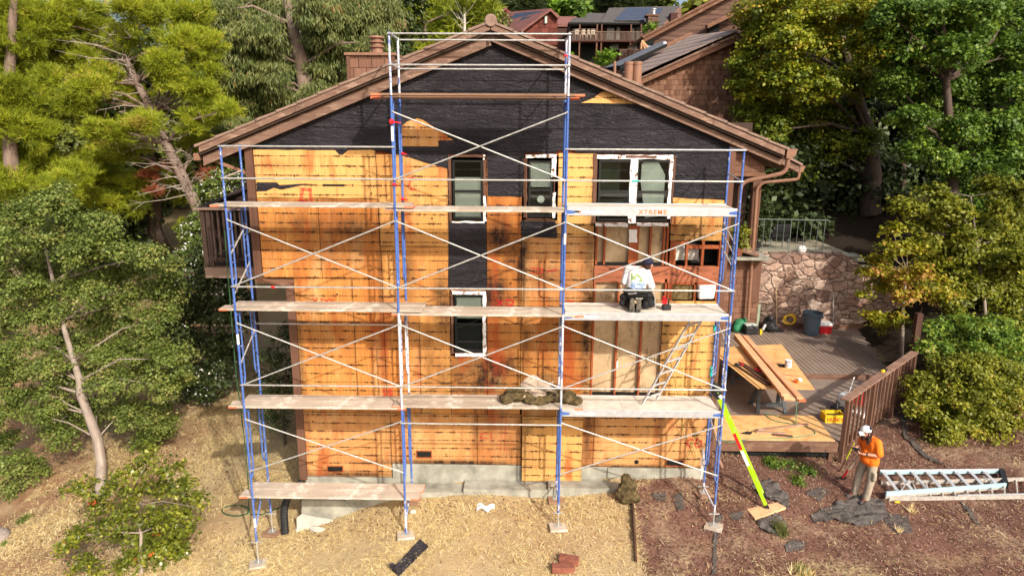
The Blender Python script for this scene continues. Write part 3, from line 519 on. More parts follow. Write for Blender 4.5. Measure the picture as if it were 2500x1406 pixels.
a = wp(1782,595); b = wp(1848,625); mb = MB(); mb.hexa([(a.x-.6,YB-.5,a.z+.05),(b.x-.1,YB-.5,b.z+.05),(b.x-.1,YB+.3,b.z+.05),(a.x-.6,YB+.3,a.z+.1),(a.x-.6,YB-.5,a.z+.85),(b.x-.1,YB-.5,b.z+.15),(b.x-.1,YB+.3,b.z+.15),(a.x-.6,YB+.3,a.z+.85)]); build(mb,'small_porch_roof',M['rake'],house)
mb = MB(); mb.box(a.x-.6,b.x+.25,YB-.55,YB+.4,b.z-.05,b.z+.04); build(mb,'porch_ledge',M['concrete'],house)
a = wp(1740,630); b = wp(1846,800); mb = MB(); mb.box(a.x,b.x,YB,YB+.3,b.z-.2,b.z+2.55); build(mb,'rear_wall',M['shingw'],house)
mb = MB(); mb.box(b.x-.35,b.x-.02,YB-.04,YB-.003,b.z+.9,b.z+2.5); build(mb,'wall_trim',M['trimv'],house)
mb = MB(); mb.box(4.1,b.x,YB+2.2,YB+2.4,b.z,8.1); build(mb,'porch_back_wall',M['soffit'],house)
# ============================================================= SCAFFOLD
SX = [-5.31,-2.27,.775,3.855]; SF, SB = -1.34, -.50; LV = [.75,2.68,4.61,6.54,8.47]
scaf = empty('scaffold',(-.7,-.92,0),'blue and silver tube scaffold three bays wide standing against the stripped gable wall','scaffold')
meshc = {}
def frame(x, z0, z1, wear):
    h = z1-z0; mb = MB()
    for y in (SF,SB): mb.tube([(x,y,z0),(x,y,z1-.02)],.0225,10)
    mb.tube([(x,SF,z1-.10),(x,SB,z1-.10)],.02,8); f = build(mb,'scaffold_frame',M['scaf'],scaf,smooth=True,color=(wear,0,0,1))
    for y,sg in ((SF,1),(SB,-1)):
        yi = y+sg*.17
        if h > 1.5:
            m = MB(); m.tube(arc([(x,y,z0+.38),(x,yi,z0+.50),(x,yi,z1-.10)],.12),.017,8); build(m,'ladder_rail',M['scaf'],f,smooth=True,color=(wear*.8,0,0,1))
            for k in range(4):
                m = MB(); z = z1-.42-k*.31; m.tube([(x,y,z),(x,yi,z)],.013,6); build(m,'rung',M['scaf'],f,smooth=True,color=(wear+.2,0,0,1))
    return f
WR = [[.35,.3,.25,.25],[.45,.2,.9,.25],[.5,.15,.75,.3],[.8,.45,.5,.3]]
foot = {}
for i,x in enumerate(SX):
    gF, gB = gnd(x,SF), gnd(x,SB)
    zb = (-.22,-.0,.52,.55)[i]
    m = MB()
    m.tube([(x,SF,zb),(x,SF,LV[0]-.02)],.0225,10); m.tube([(x,SB,zb+.12),(x,SB,LV[0]-.02)],.0225,10); m.tube([(x,SF,LV[0]-.10),(x,SB,LV[0]-.10)],.02,8)
    if i < 2: m.tube([(x,SF,zb+.25),(x,SF+.4,LV[0]-.25),(x,SF+.4,LV[0]-.1)],.017,8); m.tube([(x,SB,zb+.35),(x,SB-.3,LV[0]-.25),(x,SB-.3,LV[0]-.1)],.017,8)
    build(m,'base_frame',M['scaf'],scaf,smooth=True,color=(WR[i][0]+.1,0,0,1))
    for y,g,zz in ((SF,gF,zb),(SB,gB,zb+.12)):
        m = MB(); m.tube([(x,y,g+.06),(x,y,zz+.02)],.016,8); m.tube([(x,y,zz-.03),(x,y,zz)],.03,8); m.bar((x-.11,y,zz-.02),(x+.11,y,zz-.02),.02,.02); m.box(x-.075,x+.075,y-.075,y+.075,g+.048,g+.056); build(m,'screw_jack',M['galv'],scaf)
        foot[(i,y)] = (x,y,g)
    for k in range(3): frame(x,LV[k],LV[k+1],WR[i][k+1])
    if i in (1,2):
        frame(x,LV[3],LV[4],.18)
        m = MB(); [m.tube([(x,y,LV[4]),(x,y,9.50)],.021,8) for y in (SF,SB)]; m.tube([(x,SF,8.98),(x,SB,8.98)],.016,8); m.tube([(x,SF,9.48),(x,SB,9.48)],.016,8); build(m,'guard_post',M['scaf'],scaf,smooth=True,color=(.72,0,0,1),split=True)
    else:
        m = MB(); [m.tube([(x,y,LV[3]),(x,y,7.60)],.021,8) for y in (SF,SB)]; build(m,'guard_post',M['scaf'],scaf,smooth=True,color=(.4,0,0,1),split=True)
        m = MB(); m.tube([(x,SF,7.58),(x,SB,7.58)],.016,8); m.tube([(x,SF,7.05),(x,SB,7.12)],.016,8); build(m,'end_rail',M['galv'],scaf,smooth=True,split=True)
def rail(i,z,y=SF-.03,name='guard_rail',j=None,z2=None):
    j = i+1 if j is None else j
    m = MB(); m.tube([(SX[i]-.03,y,z),(SX[i]+.05,y,z),(SX[j]-.05,y,z if z2 is None else z2),(SX[j]+.03,y,z if z2 is None else z2)],[.012,.0155,.0155,.012],8); return build(m,name,M['galv'],scaf,smooth=True)
for z in (2.68+.47,4.61+.46,6.54+.50): [rail(i,z) for i in range(3)]
rail(0,7.60); rail(2,7.58); rail(1,8.97); rail(1,9.47); rail(1,9.47,SB+.03); rail(1,8.97,SB+.03); rail(1,2.40); rail(0,4.1,SB+.03); rail(0,1.98,SB+.03) if False else None
def xb(i,zb,zt,y=SF-.045):
    for a,b,dy in ((zb,zt,0),(zt,zb,.03)):
        m = MB(); m.tube([(SX[i]+.01,y+dy,a),(SX[i+1]-.01,y+dy,b)],.0135,8); m.ball((SX[i]+.02,y+dy,a),.02,6,4); m.ball((SX[i+1]-.02,y+dy,b),.02,6,4); build(m,'cross_brace',M['galv'],scaf,smooth=True)
for k in (2,3): [xb(i,LV[k]-1.93+.47,LV[k]-.24) for i in range(3)]
xb(0,LV[1]-1.93+.6,LV[1]-.24); xb(2,LV[1]-1.93+.62,LV[1]-.24); xb(1,LV[3]+.50,LV[4]-.27)
m = MB()
for z in (6.2,6.0,5.75,4.3,2.3): m.tube([(SX[3]+.02,SF,z-.35),(SX[3]-.02,SB,z)],.013,6)
build(m,'diagonal_tie',M['galv'],scaf,smooth=True,split=True)
m = MB()
for z in (6.05,5.3,3.95,): m.tube([(SX[0],SF,z-.4),(SX[0],SB,z+.05)],.015,6)
build(m,'diagonal_tie',M['galv'],scaf,smooth=True,split=True)
def bow(x,y,z,s=.05,mat='red'):
    m = MB(); m.tube([(x,y-.03,z-.01),(x,y-.03,z+.02)],.034,10); m.hexa([(x,y-.05,z),(x+s*1.6,y-.06,z-.02),(x+s*1.6,y-.05,z-.02),(x,y-.04,z),(x,y-.05,z+.02),(x+s*1.7,y-.06,z-.0),(x+s*1.7,y-.05,z+.0),(x,y-.04,z+.02)]); m.ball((x,y-.045,z+.01),s*.5,6,4); build(m,'tape_tie',M[mat],scaf)
for (x,y,z,s) in ((SX[1],SF,8.02,.10),(SX[1],SF,6.95,.05),(SX[1],SB,6.6,.07),(SX[1]+.03,SB,7.45,.05),(SX[2]-.02,SB,9.2,.04),(SX[0]+.75,SF,5.07,.03),(SX[2],SB,1.6,.04)): bow(x,y,z,s)
m = MB(); [m.tube([(x,y,z),(x,y,z+h)],.026,8) for x,y,z,h in ((SX[3]-.03,SB,4.05,.12),(SX[3]-.03,SB,3.1,.2),(SX[3]-1.05,SF-.03,7.04,.0001))]; build(m,'teal_tape',M['teal'],scaf,split=True)
m = MB(); m.tube([(SX[2]+1.15,SF-.03,7.04),(SX[2]+1.27,SF-.03,7.04)],.02,8); build(m,'teal_tape',M['teal'],scaf)
# white labels on posts
M['label'] = flat('white_sticker',(.75,.75,.75),.5,var=.2,scale=30)
m = MB(); [m.tube([(x,y,z),(x,y,z+h)],.0245,10) for x,y,z,h in ((SX[1],SF,7.7,.25),(SX[0],SF,3.95,.2),(SX[1],SF,.15,.25),(SX[0],SF,.1,.2),(SX[2],SF,5.9,.2))]; build(m,'sticker',M['label'],scaf,split=True)
m = MB()
for a in range(4): m.tube([(SX[3]-.1+.01*a,SB,1.55-.1*a),(SX[3]-.05-.02*a,SB-.03,1.3),(SX[3]-.08,SB-.02,.8+.1*a),(SX[3]-.02,SB-.03,1.2),(SX[3]-.06,SB,1.5)],.008,5)
build(m,'rope',M['wrap'],scaf)
# planks resting on the frames -----------------------------------------------------
def plank(x0,x1,y0,y1,z,label,mat='plank',ends=(1,1),th=.038,tilt=0,sk=0):
    m = MB(); a=.07 if ends[0] else 0; b=.07 if ends[1] else 0
    m.hexa([(x0,y0,z),(x1,y0+sk,z+tilt),(x1,y1+sk,z+tilt),(x0,y1,z),(x0,y0,z+th),(x1,y0+sk,z+tilt+th),(x1,y1+sk,z+tilt+th),(x0,y1,z+th)])
    o = build(m,'scaffold_plank',M[mat],None,label,'plank','wooden planks laid on the scaffold',base=((x0+x1)/2,(y0+y1)/2,z),bevel=.004)
    for en,xa,xb_ in ((ends[0],x0-.002,x0+.16),(ends[1],x1-.16,x1+.002)):
        if en:
            e_ = MB(); zt = z+tilt*((xa-x0)/(x1-x0)); e_.box(xa,xb_,y0-.002+(sk if xa>x0+1 else 0),y1+.002+(sk if xa>x0+1 else 0),zt-.002,zt+th-.006); build(e_,'painted_end',M['orange'],o)
    return o
T = .0
plank(-2.62,1.06,-1.34,-1.06,8.47,'front dark brown plank on the topmost scaffold level','plankb'); plank(-2.70,1.0,-.99,-.71,8.43,'rear dark brown plank on the topmost scaffold level','plankb')
plank(-5.60,-1.95,-1.33,-1.05,6.53,'front plank of the left bay beside the upper window row'); plank(-5.52,-2.03,-1.03,-.76,6.53,'rear plank of the left bay beside the upper window row')
plank(-2.47,1.18,-1.33,-1.04,6.47,'front plank across the middle bay in front of the upper windows'); plank(-2.4,1.08,-1.02,-.74,6.47,'rear plank across the middle bay in front of the upper windows')
plank(-5.62,-1.85,-1.33,-1.05,4.60,'front plank of the left bay at mid height',ends=(1,0)); plank(-5.5,-1.83,-1.03,-.75,4.60,'rear plank of the left bay at mid height',ends=(1,0))
plank(-2.4,1.16,-1.34,-1.05,4.54,'front plank of the middle bay across the lower window'); plank(-2.3,1.10,-1.03,-.76,4.54,'rear plank of the middle bay across the lower window',ends=(1,0))
plank(-5.62,-2.2,-1.34,-1.05,2.66,'front plank of the left bay one level above the lowest'); plank(-5.45,-2.25,-1.03,-.74,2.66,'rear plank of the left bay one level above the lowest',ends=(1,0))
plank(-2.45,1.2,-1.33,-1.03,2.70,'front plank under the brown felt heap'); plank(-2.4,1.1,-1.01,-.72,2.70,'rear plank under the brown felt heap',ends=(1,0)); 
plank(-5.57,-2.0,-1.34,-1.07,.74,'front plank on the lowest scaffold level'); plank(-5.5,-1.95,-1.05,-.77,.74,'rear plank on the lowest scaffold level')
# aluminium decks
def deck(z,label,lettered=False):
    x0,x1 = SX[2]+.03,SX[3]-.03; d = empty('aluminium_deck',((x0+x1)/2,-1.0,z),label,'scaffold deck','aluminium scaffold decks in the right bay'); yb = -.62
    m = MB(); m.box(x0+.02,(x0+x1)/2-.35,-1.29,yb,z+.015,z+.035); m.box((x0+x1)/2-.345,x1-.02,-1.29,yb,z+.015,z+.035); build(m,'deck_panel',M['deckply'],d)
    for y in (-1.33,yb):
        m = MB(); m.box(x0,x1,y,y+.035,z-.10,z+.042); build(m,'side_rail',M['alu'],d,bevel=.004)
    for x,s_ in ((x0,-1),(x1,1)):
        for y in (-1.32,yb+.01):
            m = MB(); m.prism([(x-s_*.14,y-.012,z-.06),(x-s_*.14,y-.012,z-.02),(x-s_*.02,y-.012,z+.0),(x+s_*.03,y-.012,z-.02),(x+s_*.03,y-.012,z-.055),(x-s_*.02,y-.012,z-.07)],(0,.03,0)); build(m,'end_hook',M['scaf'],d,color=(.1,0,0,1))
    m = MB(); m.box(x0+.25,x0+.62,-1.334,-1.331,z-.055,z-.015); build(m,'sticker',M['label'],d)
    if lettered:
        text('XTREME',.115,(x0+1.52,-1.333,z-.03),(R(90),0,0),flat('orange_lettering',(.75,.22,.05),.6),d,1.25)
    return d
deck(6.52,'topmost aluminium deck lettered XTREME in front of the double window',True); deck(4.58,'aluminium deck the man in the white shirt kneels on'); deck(2.66,'lowest aluminium deck with the lime ladder leaning past its end')
# spray marks on the sheathing
def spray(lst,w=.035):
    w = w*1.35
    m = MB()
    for pts in lst:
        pts = [at(p[0],p[1],-.0035) for p in pts]
        for a,b in zip(pts[:-1],pts[1:]):
            d = (b-a); s_ = Vector((-d.z,0,d.x)).normalized()*w/2; e2 = d.normalized()*w*.3; m.poly([a-s_-e2,b-s_+e2,b+s_+e2,a+s_-e2])
    for i,v in enumerate(m.v): m.v[i] = (v[0],v[1]-.00002*i,v[2])
    build(m,'spray_mark',M['spray'],house)
spray([[(735,490),(738,463),(757,463),(760,492)],[(730,492),(750,491)]],.05); spray([[(1013,437),(1003,435),(1000,450),(1003,463),(1014,464)]],.03); spray([[(1420-60,0+658),(1395-60,0+663)],[(1297,655),(1325,657),(1322,667),(1298,665)]],.03)
spray([[(762,728),(775,740)],[(775,728),(763,742)],[(785,730),(785,742)],[(788,730),(800,735),(790,740)],[(803,730),(812,734)]],.03); spray([[(1215,732),(1228,745)],[(1228,732),(1215,746)],[(1236,733),(1236,745),(1250,745),(1254,738),(1246,732),(1236,733)]],.03)
spray([[(937,952),(940,970),(952,970)],[(948,952),(950,968)],[(955,950),(956,970)]],.05); spray([[(1190,1057),(1175,1058),(1173,1068),(1190,1070)],[(1198,1058),(1200,1070)]],.02)
spray([[(1692,1073),(1680,1072),(1677,1085),(1688,1092)],[(1700,1072),(1712,1076),(1713,1088),(1700,1092),(1697,1082),(1700,1072)]],.035); spray([[(1225,1018),(1222,1100)],[(1235,1018),(1232,1105)]],.012) ; spray([[(1385,735),(1400,735)],[(1388,742),(1398,742)]],.03)
# ============================================================= TIMBER DECK ON THE RIGHT
M['deckw'] = wood('weathered_deck_board',(.155,.115,.09),(.27,.21,.17),'X',.9,worn=(.27,.20,.15)); M['deckwy'] = wood('weathered_deck_board_long',(.155,.115,.09),(.28,.215,.175),'Y',.9,worn=(.24,.17,.12))
M['fascia'] = wood('deck_fascia',(.12,.06,.04),(.20,.11,.075),'X',.8,worn=(.25,.15,.10)); M['railw'] = wood('brown_rail_wood',(.15,.08,.055),(.26,.155,.11),'Y',.8,worn=(.33,.22,.16)); M['railz'] = wood('brown_baluster',(.10,.052,.035),(.17,.09,.06),'Z')
dk = empty('timber_deck',(6,3,.9),'two-level weathered timber deck beside the house with a step across it','deck')
def Rl(y): return 7.36+(y-1.15)*1.0        # right edge of the lower deck runs off at 45 degrees
y = 1.15; m = MB()
while y < 5.2:
    m.box(4.10,Rl(y+.07)-.02,y,y+.134,.862,.9); y += .144
build(m,'lower_boards',M['deckw'],dk,bevel=.003)
m = MB(); x = 4.12
while x < 11.9:
    yb_ = 9.85; y0 = 5.22+(0); xx = x+.07
    # boards run back to the stone wall, trimmed along the right-hand diagonal
    yt = 9.85 if xx < 11.2 else 9.85; yfront = 5.22 if xx < 10.75 else 5.22+(xx-10.75)*4.2
    if yfront < yt-.1: m.hexa([(x-.0,yfront,1.01),(x+.125,yfront,1.01),(x+.125+.05,yt,1.01),(x+.05,yt,1.01),(x,yfront,1.05),(x+.125,yfront,1.05),(x+.175,yt,1.05),(x+.05,yt,1.05)])
    x += .142
build(m,'upper_boards',M['deckwy'],dk,bevel=.003)
m = MB(); m.box(4.1,10.85,5.16,5.215,.86,1.045); build(m,'step_riser',M['fascia'],dk)
m = MB(); m.box(4.1,Rl(1.15)-.01,1.10,1.148,.66,.90); build(m,'fascia_board',M['fascia'],dk); 
m = MB(); m.bar((7.37,1.12,.77),(11.0,4.75,.77),.05,.22); build(m,'fascia_board',M['fascia'],dk)
m = MB(); m.box(8.2,12.4,9.7,9.86,1.05,1.22); build(m,'back_kerb',M['fascia'],dk)
m = MB(); m.box(4.1,7.2,1.2,10.,.5,.86); m.box(4.1,10.7,5.3,9.8,.5,1.0); build(m,'deck_joists',M['dark'],dk)
# railing posts and balusters
r0 = Vector((7.42,1.12,0)); r1 = Vector((10.75,4.42,0)); dv = (r1-r0); dl = dv.length; dn = dv/dl
m = MB(); m.hexa([tuple(r0+dn*a+Vector((dn.y*s_,-dn.x*s_,z))) for z in (1.96,2.0) for a,s_ in ((-.12,-.10),(-.12,.10),(dl+.1,.10),(dl+.1,-.10))]) ; build(m,'rail_cap',M['railw'],dk,bevel=.005)
nb = 17
for i in range(nb+1):
    p = r0+dn*(dl*i/nb)+Vector((dn.y*.03,-dn.x*.03,0)); post = i in (0,6,12,17); w_ = .09 if post else .042
    m = MB(); zt = 1.96; zb_ = .34 if i==0 else (.5 if post else .72)
    m.bar((p.x,p.y,zb_),(p.x,p.y,zt),w_,w_ if post else .07,up=(dn.x,dn.y,0)); build(m,'rail_post' if post else 'baluster',M['railz'],dk)
m = MB(); m.box(7.19,7.28,1.16,1.25,.30,.72); build(m,'deck_post',M['railz'],dk)
m = MB(); m.hexa([(7.02,.78,.12),(7.46,.78,.12),(7.46,1.2,.12),(7.02,1.2,.12),(7.12,.88,.40),(7.36,.88,.40),(7.36,1.12,.40),(7.12,1.12,.40)]); build(m,'concrete_pier',M['concrete'],None,'small concrete pier under the front corner post of the deck','concrete pier',bevel=.01,base=(7.2,1,.12))
# stone wall
n = NT('flagstone_wall',.9,.15); v = n.co('World',(1,.3,1.25)); vd = n.noise(n.co('World'),1.6,3); vv = n.n('ShaderNodeVectorMath',operation='ADD'); n.l(v,vv.inputs[0]); n.l(n.comb(n.math('MULTIPLY',vd,.5),0.,n.math('MULTIPLY',n.noise(n.co('World',loc=(7,0,0)),1.7,3),.5)),vv.inputs[1]); w_ = vv.outputs[0]
ed = n.vor(w_,2.7,'DISTANCE_TO_EDGE'); cc = n.vor(w_,2.7,'F1','Color'); cx = n.xyz(cc)
c = n.mix(cx[0],(.42,.26,.19),(.70,.52,.41)); c = n.mix(n.mr(cx[1],.6,1,0,.75),c,(.17,.105,.09)); c = n.mix(n.mr(cx[2],.8,1,0,.8),c,(.62,.50,.40)); c = n.mix(n.mr(n.noise(n.co('World',(1,1,3)),3.6,7,.8,1.5),.42,.62,0,.8),c,(.12,.065,.05)); c = n.mix(n.mr(ed,.0,.035,.75,0),c,(.10,.065,.05))
n.col(c); n.bump(n.math('ADD',n.mr(ed,0,.12,0,.8),n.math('MULTIPLY',n.noise(n.co('World',(1,1,3)),6,5,.7,1),.6)),.07,1.); M['stone'] = n.m
x0 = 7.95; m = MB(); top = [(x0,3.66),(11.15,3.70),(11.7,3.35),(12.4,2.85),(13.4,2.35),(14.8,1.9)]
m.prism([(x0,9.88,.6)]+[(a,9.88,b) for a,b in top]+[(14.8,9.88,.6)],(0,.5,0)); 
stw = build(m,'stone_wall',M['stone'],None,'retaining wall of brown flagstone below the upper patio railing','stone wall',base=(11,9.9,1))
m = MB(); [m.box(a,a+.5,9.8,10.3,b,b+.05) for a,b in ((11.2,3.62),(11.5,3.45),(11.85,3.2))]; build(m,'coping_slabs',M['concrete'],stw,bevel=.01)
M['patio'] = flat('patio_slab',(.30,.27,.20),.9,var=.25,scale=1.5)
m = MB(); m.box(7.9,11.5,10.3,16.,3.55,3.66); build(m,'upper_patio',M['patio'],None,kind='structure')
M['iron'] = flat('grey_green_iron',(.13,.16,.14),.5)
pr = empty('patio_railing',(9.4,10.15,3.66),'thin iron railing on top of the flagstone wall','railing')
m = MB(); m.tube([(8.0,10.1,4.86),(10.55,10.1,4.84),(10.62,10.1,4.80),(10.60,10.1,4.76)],.018,6); build(m,'top_rail',M['iron'],pr); m = MB(); m.tube([(8.0,10.1,3.82),(10.45,10.1,3.80)],.012,6); build(m,'bottom_rail',M['iron'],pr)
for i in range(11):
    m = MB(); xx = 8.15+i*.232; m.tube([(xx,10.1,3.66 if i in (0,5,10) else 3.81),(xx,10.1,4.85)],.014 if i in (0,5,10) else .009,6); build(m,'bar',M['iron'],pr)
# patio chair, lamp globe
pc = empty('patio_chair',(9.25,11.2,3.66),'dark mesh patio chair behind the iron railing','chair'); m = MB(); m.box(8.95,9.6,10.95,11.5,4.02,4.05); build(m,'seat',M['blackp'],pc); m = MB(); m.hexa([(8.95,10.85,4.1),(9.6,10.85,4.1),(9.6,10.9,4.1),(8.95,10.9,4.1),(9.0,10.72,4.55),(9.57,10.72,4.55),(9.57,10.75,4.58),(9.0,10.75,4.58)]); build(m,'backrest',M['blackp'],pc)
for a,b in ((8.97,10.92),(9.58,10.92),(8.97,11.45),(9.58,11.45)): m = MB(); m.tube([(a,b,3.66),(a,b,4.05)],.014,6); build(m,'leg',M['iron'],pc)
m = MB(); m.ball(at(1957,610,10.4),.16,16,10); m.lathe([(.06,-.2),(.06,-.12),(.03,-.1)],at(1957,610,10.4),10); build(m,'garden_globe',M['white'],None,'round white globe on the patio edge','globe lamp',base=at(1957,618,10.4),smooth=True)
m = MB(); p = atz(1762+110,585,3.7); m.lathe([(.14,0),(.19,.28),(.2,.3),(.17,.3)],(8.35,10.7,3.66),16); build(m,'plant_pot',M['blackp'],None,'black square-sided pot at the foot of the brown porch post','plant pot',base=(8.35,10.7,3.66))
# dark timber fence right
fc = empty('timber_fence',(12,6,.9),'tall dark red-brown board fence behind the railing','fence')
M['darkw'] = wood('dark_redwood',(.045,.022,.016),(.085,.042,.030),'Z')
a = Vector((11.15,5.05,.7)); b = Vector((12.1,6.6,.8)); N_ = 13
for i in range(N_):
    p = a.lerp(b,i/N_); q = a.lerp(b,(i+.92)/N_); m = MB(); m.hexa([(p.x,p.y,.6),(q.x,q.y,.6),(q.x+.02,q.y+.03,.6),(p.x+.02,p.y+.03,.6),(p.x,p.y,2.75),(q.x,q.y,2.75),(q.x+.02,q.y+.03,2.75),(p.x+.02,p.y+.03,2.75)]); build(m,'fence_board',M['darkw'],fc)
m = MB(); m.box(11.0,11.16,4.9,5.06,.6,2.95); build(m,'fence_post',M['darkw'],fc)
# left upper deck ------------------------------------------------------------------
ld = empty('side_balcony',(-6.2,1.5,5),'dark timber balcony with balusters on the left side of the house','balcony')
M['dkbal'] = wood('dark_balcony_wood',(.028,.018,.014),(.065,.04,.03),'Z'); M['capw'] = wood('grey_cap_board',(.14,.085,.06),(.26,.18,.14),'X')
A = Vector((-6.86,.92,0)); B = Vector((-7.75,5.7,0)); C_ = Vector((-5.30,.92,0)); D_ = Vector((-5.30,5.7,0))
m = MB(); m.prism([(A.x,A.y,4.93),(C_.x,C_.y,4.93),(D_.x,D_.y,4.93),(B.x,B.y,4.93)],(0,0,.05)); build(m,'balcony_floor',M['dkbal'],ld)
m = MB(); m.bar((A.x-.1,.9,6.22),(C_.x,.9,6.22),.16,.04); build(m,'rail_cap',M['capw'],ld); m = MB(); m.bar((A.x,A.y,6.22),(B.x,B.y,6.22),.16,.04); build(m,'rail_cap',M['dkbal'],ld)
m = MB(); m.box(A.x,C_.x,.88,.93,4.72,4.95); build(m,'rim_board',M['capw'],ld); m = MB(); m.bar((A.x,A.y,4.85),(B.x,B.y,4.85),.05,.22); build(m,'rim_board',M['dkbal'],ld); m = MB(); m.box(A.x,C_.x,.90,.94,5.10,5.16); build(m,'bottom_rail',M['dkbal'],ld)
for i in range(13):
    p = A.lerp(C_,i/13); w_ = .09 if i in (0,1) else .04; m = MB(); m.box(p.x,p.x+w_,.885,.925,4.75 if i<2 else 5.1,6.2); build(m,'baluster',M['dkbal'],ld)
for i in range(26):
    p = A.lerp(B,(i+.5)/26); m = MB(); m.box(p.x-.02,p.x+.02,p.y-.045,p.y+.045,5.05,6.2); build(m,'baluster',M['dkbal'],ld)
# ============================================================= THINGS ON THE DECK
def TH(name,loc,label,cat,group=None): return empty(name,loc,label,cat,group)
M['newply'] = wood('fresh_plywood',(.62,.34,.13),(.74,.46,.20),'X',.35,worn=(.60,.27,.09)); M['lum'] = wood('fresh_lumber',(.58,.29,.15),(.74,.45,.25),'Y',.6); M['lumr'] = wood('orange_lumber_edge',(.52,.13,.05),(.62,.20,.09),'Y',.6)
m = MB(); m.prism([(4.55,1.17,.905),(7.30,1.17,.905),(7.40,2.58,.905),(4.75,2.52,.905)],(0,0,.014)); build(m,'plywood_sheet',M['newply'],None,'sheet of fresh plywood lying flat on the front of the deck','plywood sheet',base=(6,1.9,.905))
# sawhorse pair
M['saw'] = flat('grey_plastic_sawhorse',(.055,.065,.075),.55,var=.3,scale=10)
def sawhorse(x,y,label,w=.75):
    t = TH('sawhorse',(x,y,.9),label,'sawhorse','grey sawhorses under the work table'); 
    m = MB(); m.box(x-w/2,x+w/2,y-.05,y+.05,1.56,1.66); build(m,'top_beam',M['saw'],t,bevel=.008)
    for sx in (-1,1):
        for sy in (-1,1): m = MB(); m.bar((x+sx*(w/2-.02),y+sy*.28,.9),(x+sx*(w/2-.10),y+sy*.04,1.57),.09,.05,up=(0,1,0)); build(m,'leg',M['saw'],t)
    m = MB(); m.box(x-w/2+.05,x+w/2-.05,y-.22,y-.15,1.05,1.13); m2 = build(m,'tray',M['saw'],t); return t
sawhorse(6.38,3.0,'front grey sawhorse under the plywood work table'); sawhorse(6.3,4.9,'rear grey sawhorse mostly hidden under the plywood work table')
m = MB(); m.prism([(5.88,2.47,1.66),(6.78,2.45,1.66),(6.5,5.55,1.66),(5.45,5.5,1.66)],(0,0,.018)); build(m,'plywood_sheet',M['newply'],None,'lower plywood sheet of the table on the two sawhorses','plywood sheet',base=(6.2,4,1.66))
m = MB(); m.prism([(5.95,2.42,1.682),(7.25,2.38,1.682),(7.75,5.95,1.682),(5.55,5.55,1.682)],(0,0,.018)); build(m,'plywood_sheet',M['newply'],None,'wide upper plywood sheet of the table holding the long boards','plywood sheet',base=(6.8,4,1.682))
# long boards
def board(a,b,w_,h,label,mat='lum'):
    a = Vector(a); b = Vector(b); m = MB(); m.bar(a,b,w_,h); return build(m,'long_board',M[mat],None,label,'board','long fresh boards stacked across the work table',base=(a+b)/2,bevel=.003)
board((6.60,6.45,1.727),(6.34,1.62,1.727),.26,.05,'wide bottom board of the stack on the work table'); board((6.84,6.5,1.727),(6.62,1.56,1.727),.17,.05,'bottom board nearest the paint can','lumr')
board((6.58,6.4,1.779),(6.30,1.58,1.779),.22,.05,'middle board of the stack on the work table'); board((6.82,6.48,1.779),(6.58,1.60,1.779),.15,.05,'narrow middle board beside the orange edge')
board((6.55,6.42,1.831),(6.24,1.66,1.831),.17,.05,'topmost long board of the stack'); 
M['oldw'] = wood('old_dark_stick',(.075,.035,.022),(.14,.075,.05),'Y')
for i,(a,b) in enumerate((((5.80,4.05,1.72),(6.15,2.55,1.72)),((5.98,4.15,1.72),(6.22,2.58,1.72)),((6.02,4.2,1.72),(6.37,2.75,1.72)))):
    m = MB(); m.bar(a,b,.055,.04); build(m,'old_trim_strip',M['oldw'],None,['leftmost dark brown strip on the work table','middle dark brown strip on the work table','dark brown strip nearest the red drill'][i],'wood strip','dark strips on the work table',base=a)
# drill on table
M['redp'] = flat('red_tool_plastic',(.55,.02,.025),.4,var=.1)
def drill(c,rz,label,s=1.):
    c = Vector(c); t = TH('cordless_drill',c,label,'power drill'); q = Matrix.Rotation(rz,3,'Z')
    def P_(x,y,z): return c+q@Vector((x*s,y*s,z*s))
    m = MB(); m.tube([P_(-.11,0,.05),P_(-.08,0,.05),P_(.06,0,.05),P_(.09,0,.05)],[.02*s,.034*s,.034*s,.025*s],10); build(m,'body',M['redp'],t,smooth=True)
    m = MB(); m.tube([P_(.09,0,.05),P_(.14,0,.05),P_(.20,0,.05)],[.024*s,.012*s,.004*s],8); build(m,'chuck',M['blackp'],t); m = MB(); m.tube([P_(-.05,.03,.045),P_(-.06,.13,.04)],[.022*s,.02*s],8); build(m,'handle',M['blackp'],t)
    m = MB(); m.hexa([P_(x,y,z) for z in (0.01,.075) for x,y in ((-.12,.12),(.0,.12),(.0,.18),(-.12,.18))]); build(m,'battery',M['blackp'],t,bevel=.005); return t
drill((5.95,4.05,1.70),1.7,'red and grey drill beside the dark strips on the table'); drill((6.25,3.55,1.70),-.9,'second red drill lying against the long boards')
# paint can, tape, rag, scraps
pc_ = TH('paint_can',(7.18,3.95,1.70),'white paint can with a label near the right edge of the table','paint can'); m = MB(); m.lathe([(.085,0),(.088,.005),(.088,.19),(.092,.20),(.07,.205),(.0,.205)],(7.18,3.95,1.70),20); build(m,'can',M['white'],pc_,smooth=True); m = MB(); m.lathe([(.089,.05),(.0895,.055),(.0895,.14),(.089,.145)],(7.18,3.95,1.70),20); build(m,'label_band',flat('can_label',(.45,.47,.55),.5,var=.5,scale=30),pc_,smooth=True)
m = MB(); m.lathe([(.088,.165),(.0892,.168),(.0892,.18),(.088,.182)],(7.18,3.95,1.70),20); build(m,'rim',flat('can_rim_blue',(.06,.08,.2),.5),pc_)
m = MB(); m.lathe([(.055,0),(.055,.06),(.02,.06)],(7.10,2.95,1.70),14); build(m,'small_tub',M['white'],None,'small white tub with orange tape beside the paint scraps','tub',base=(7.1,2.95,1.7))
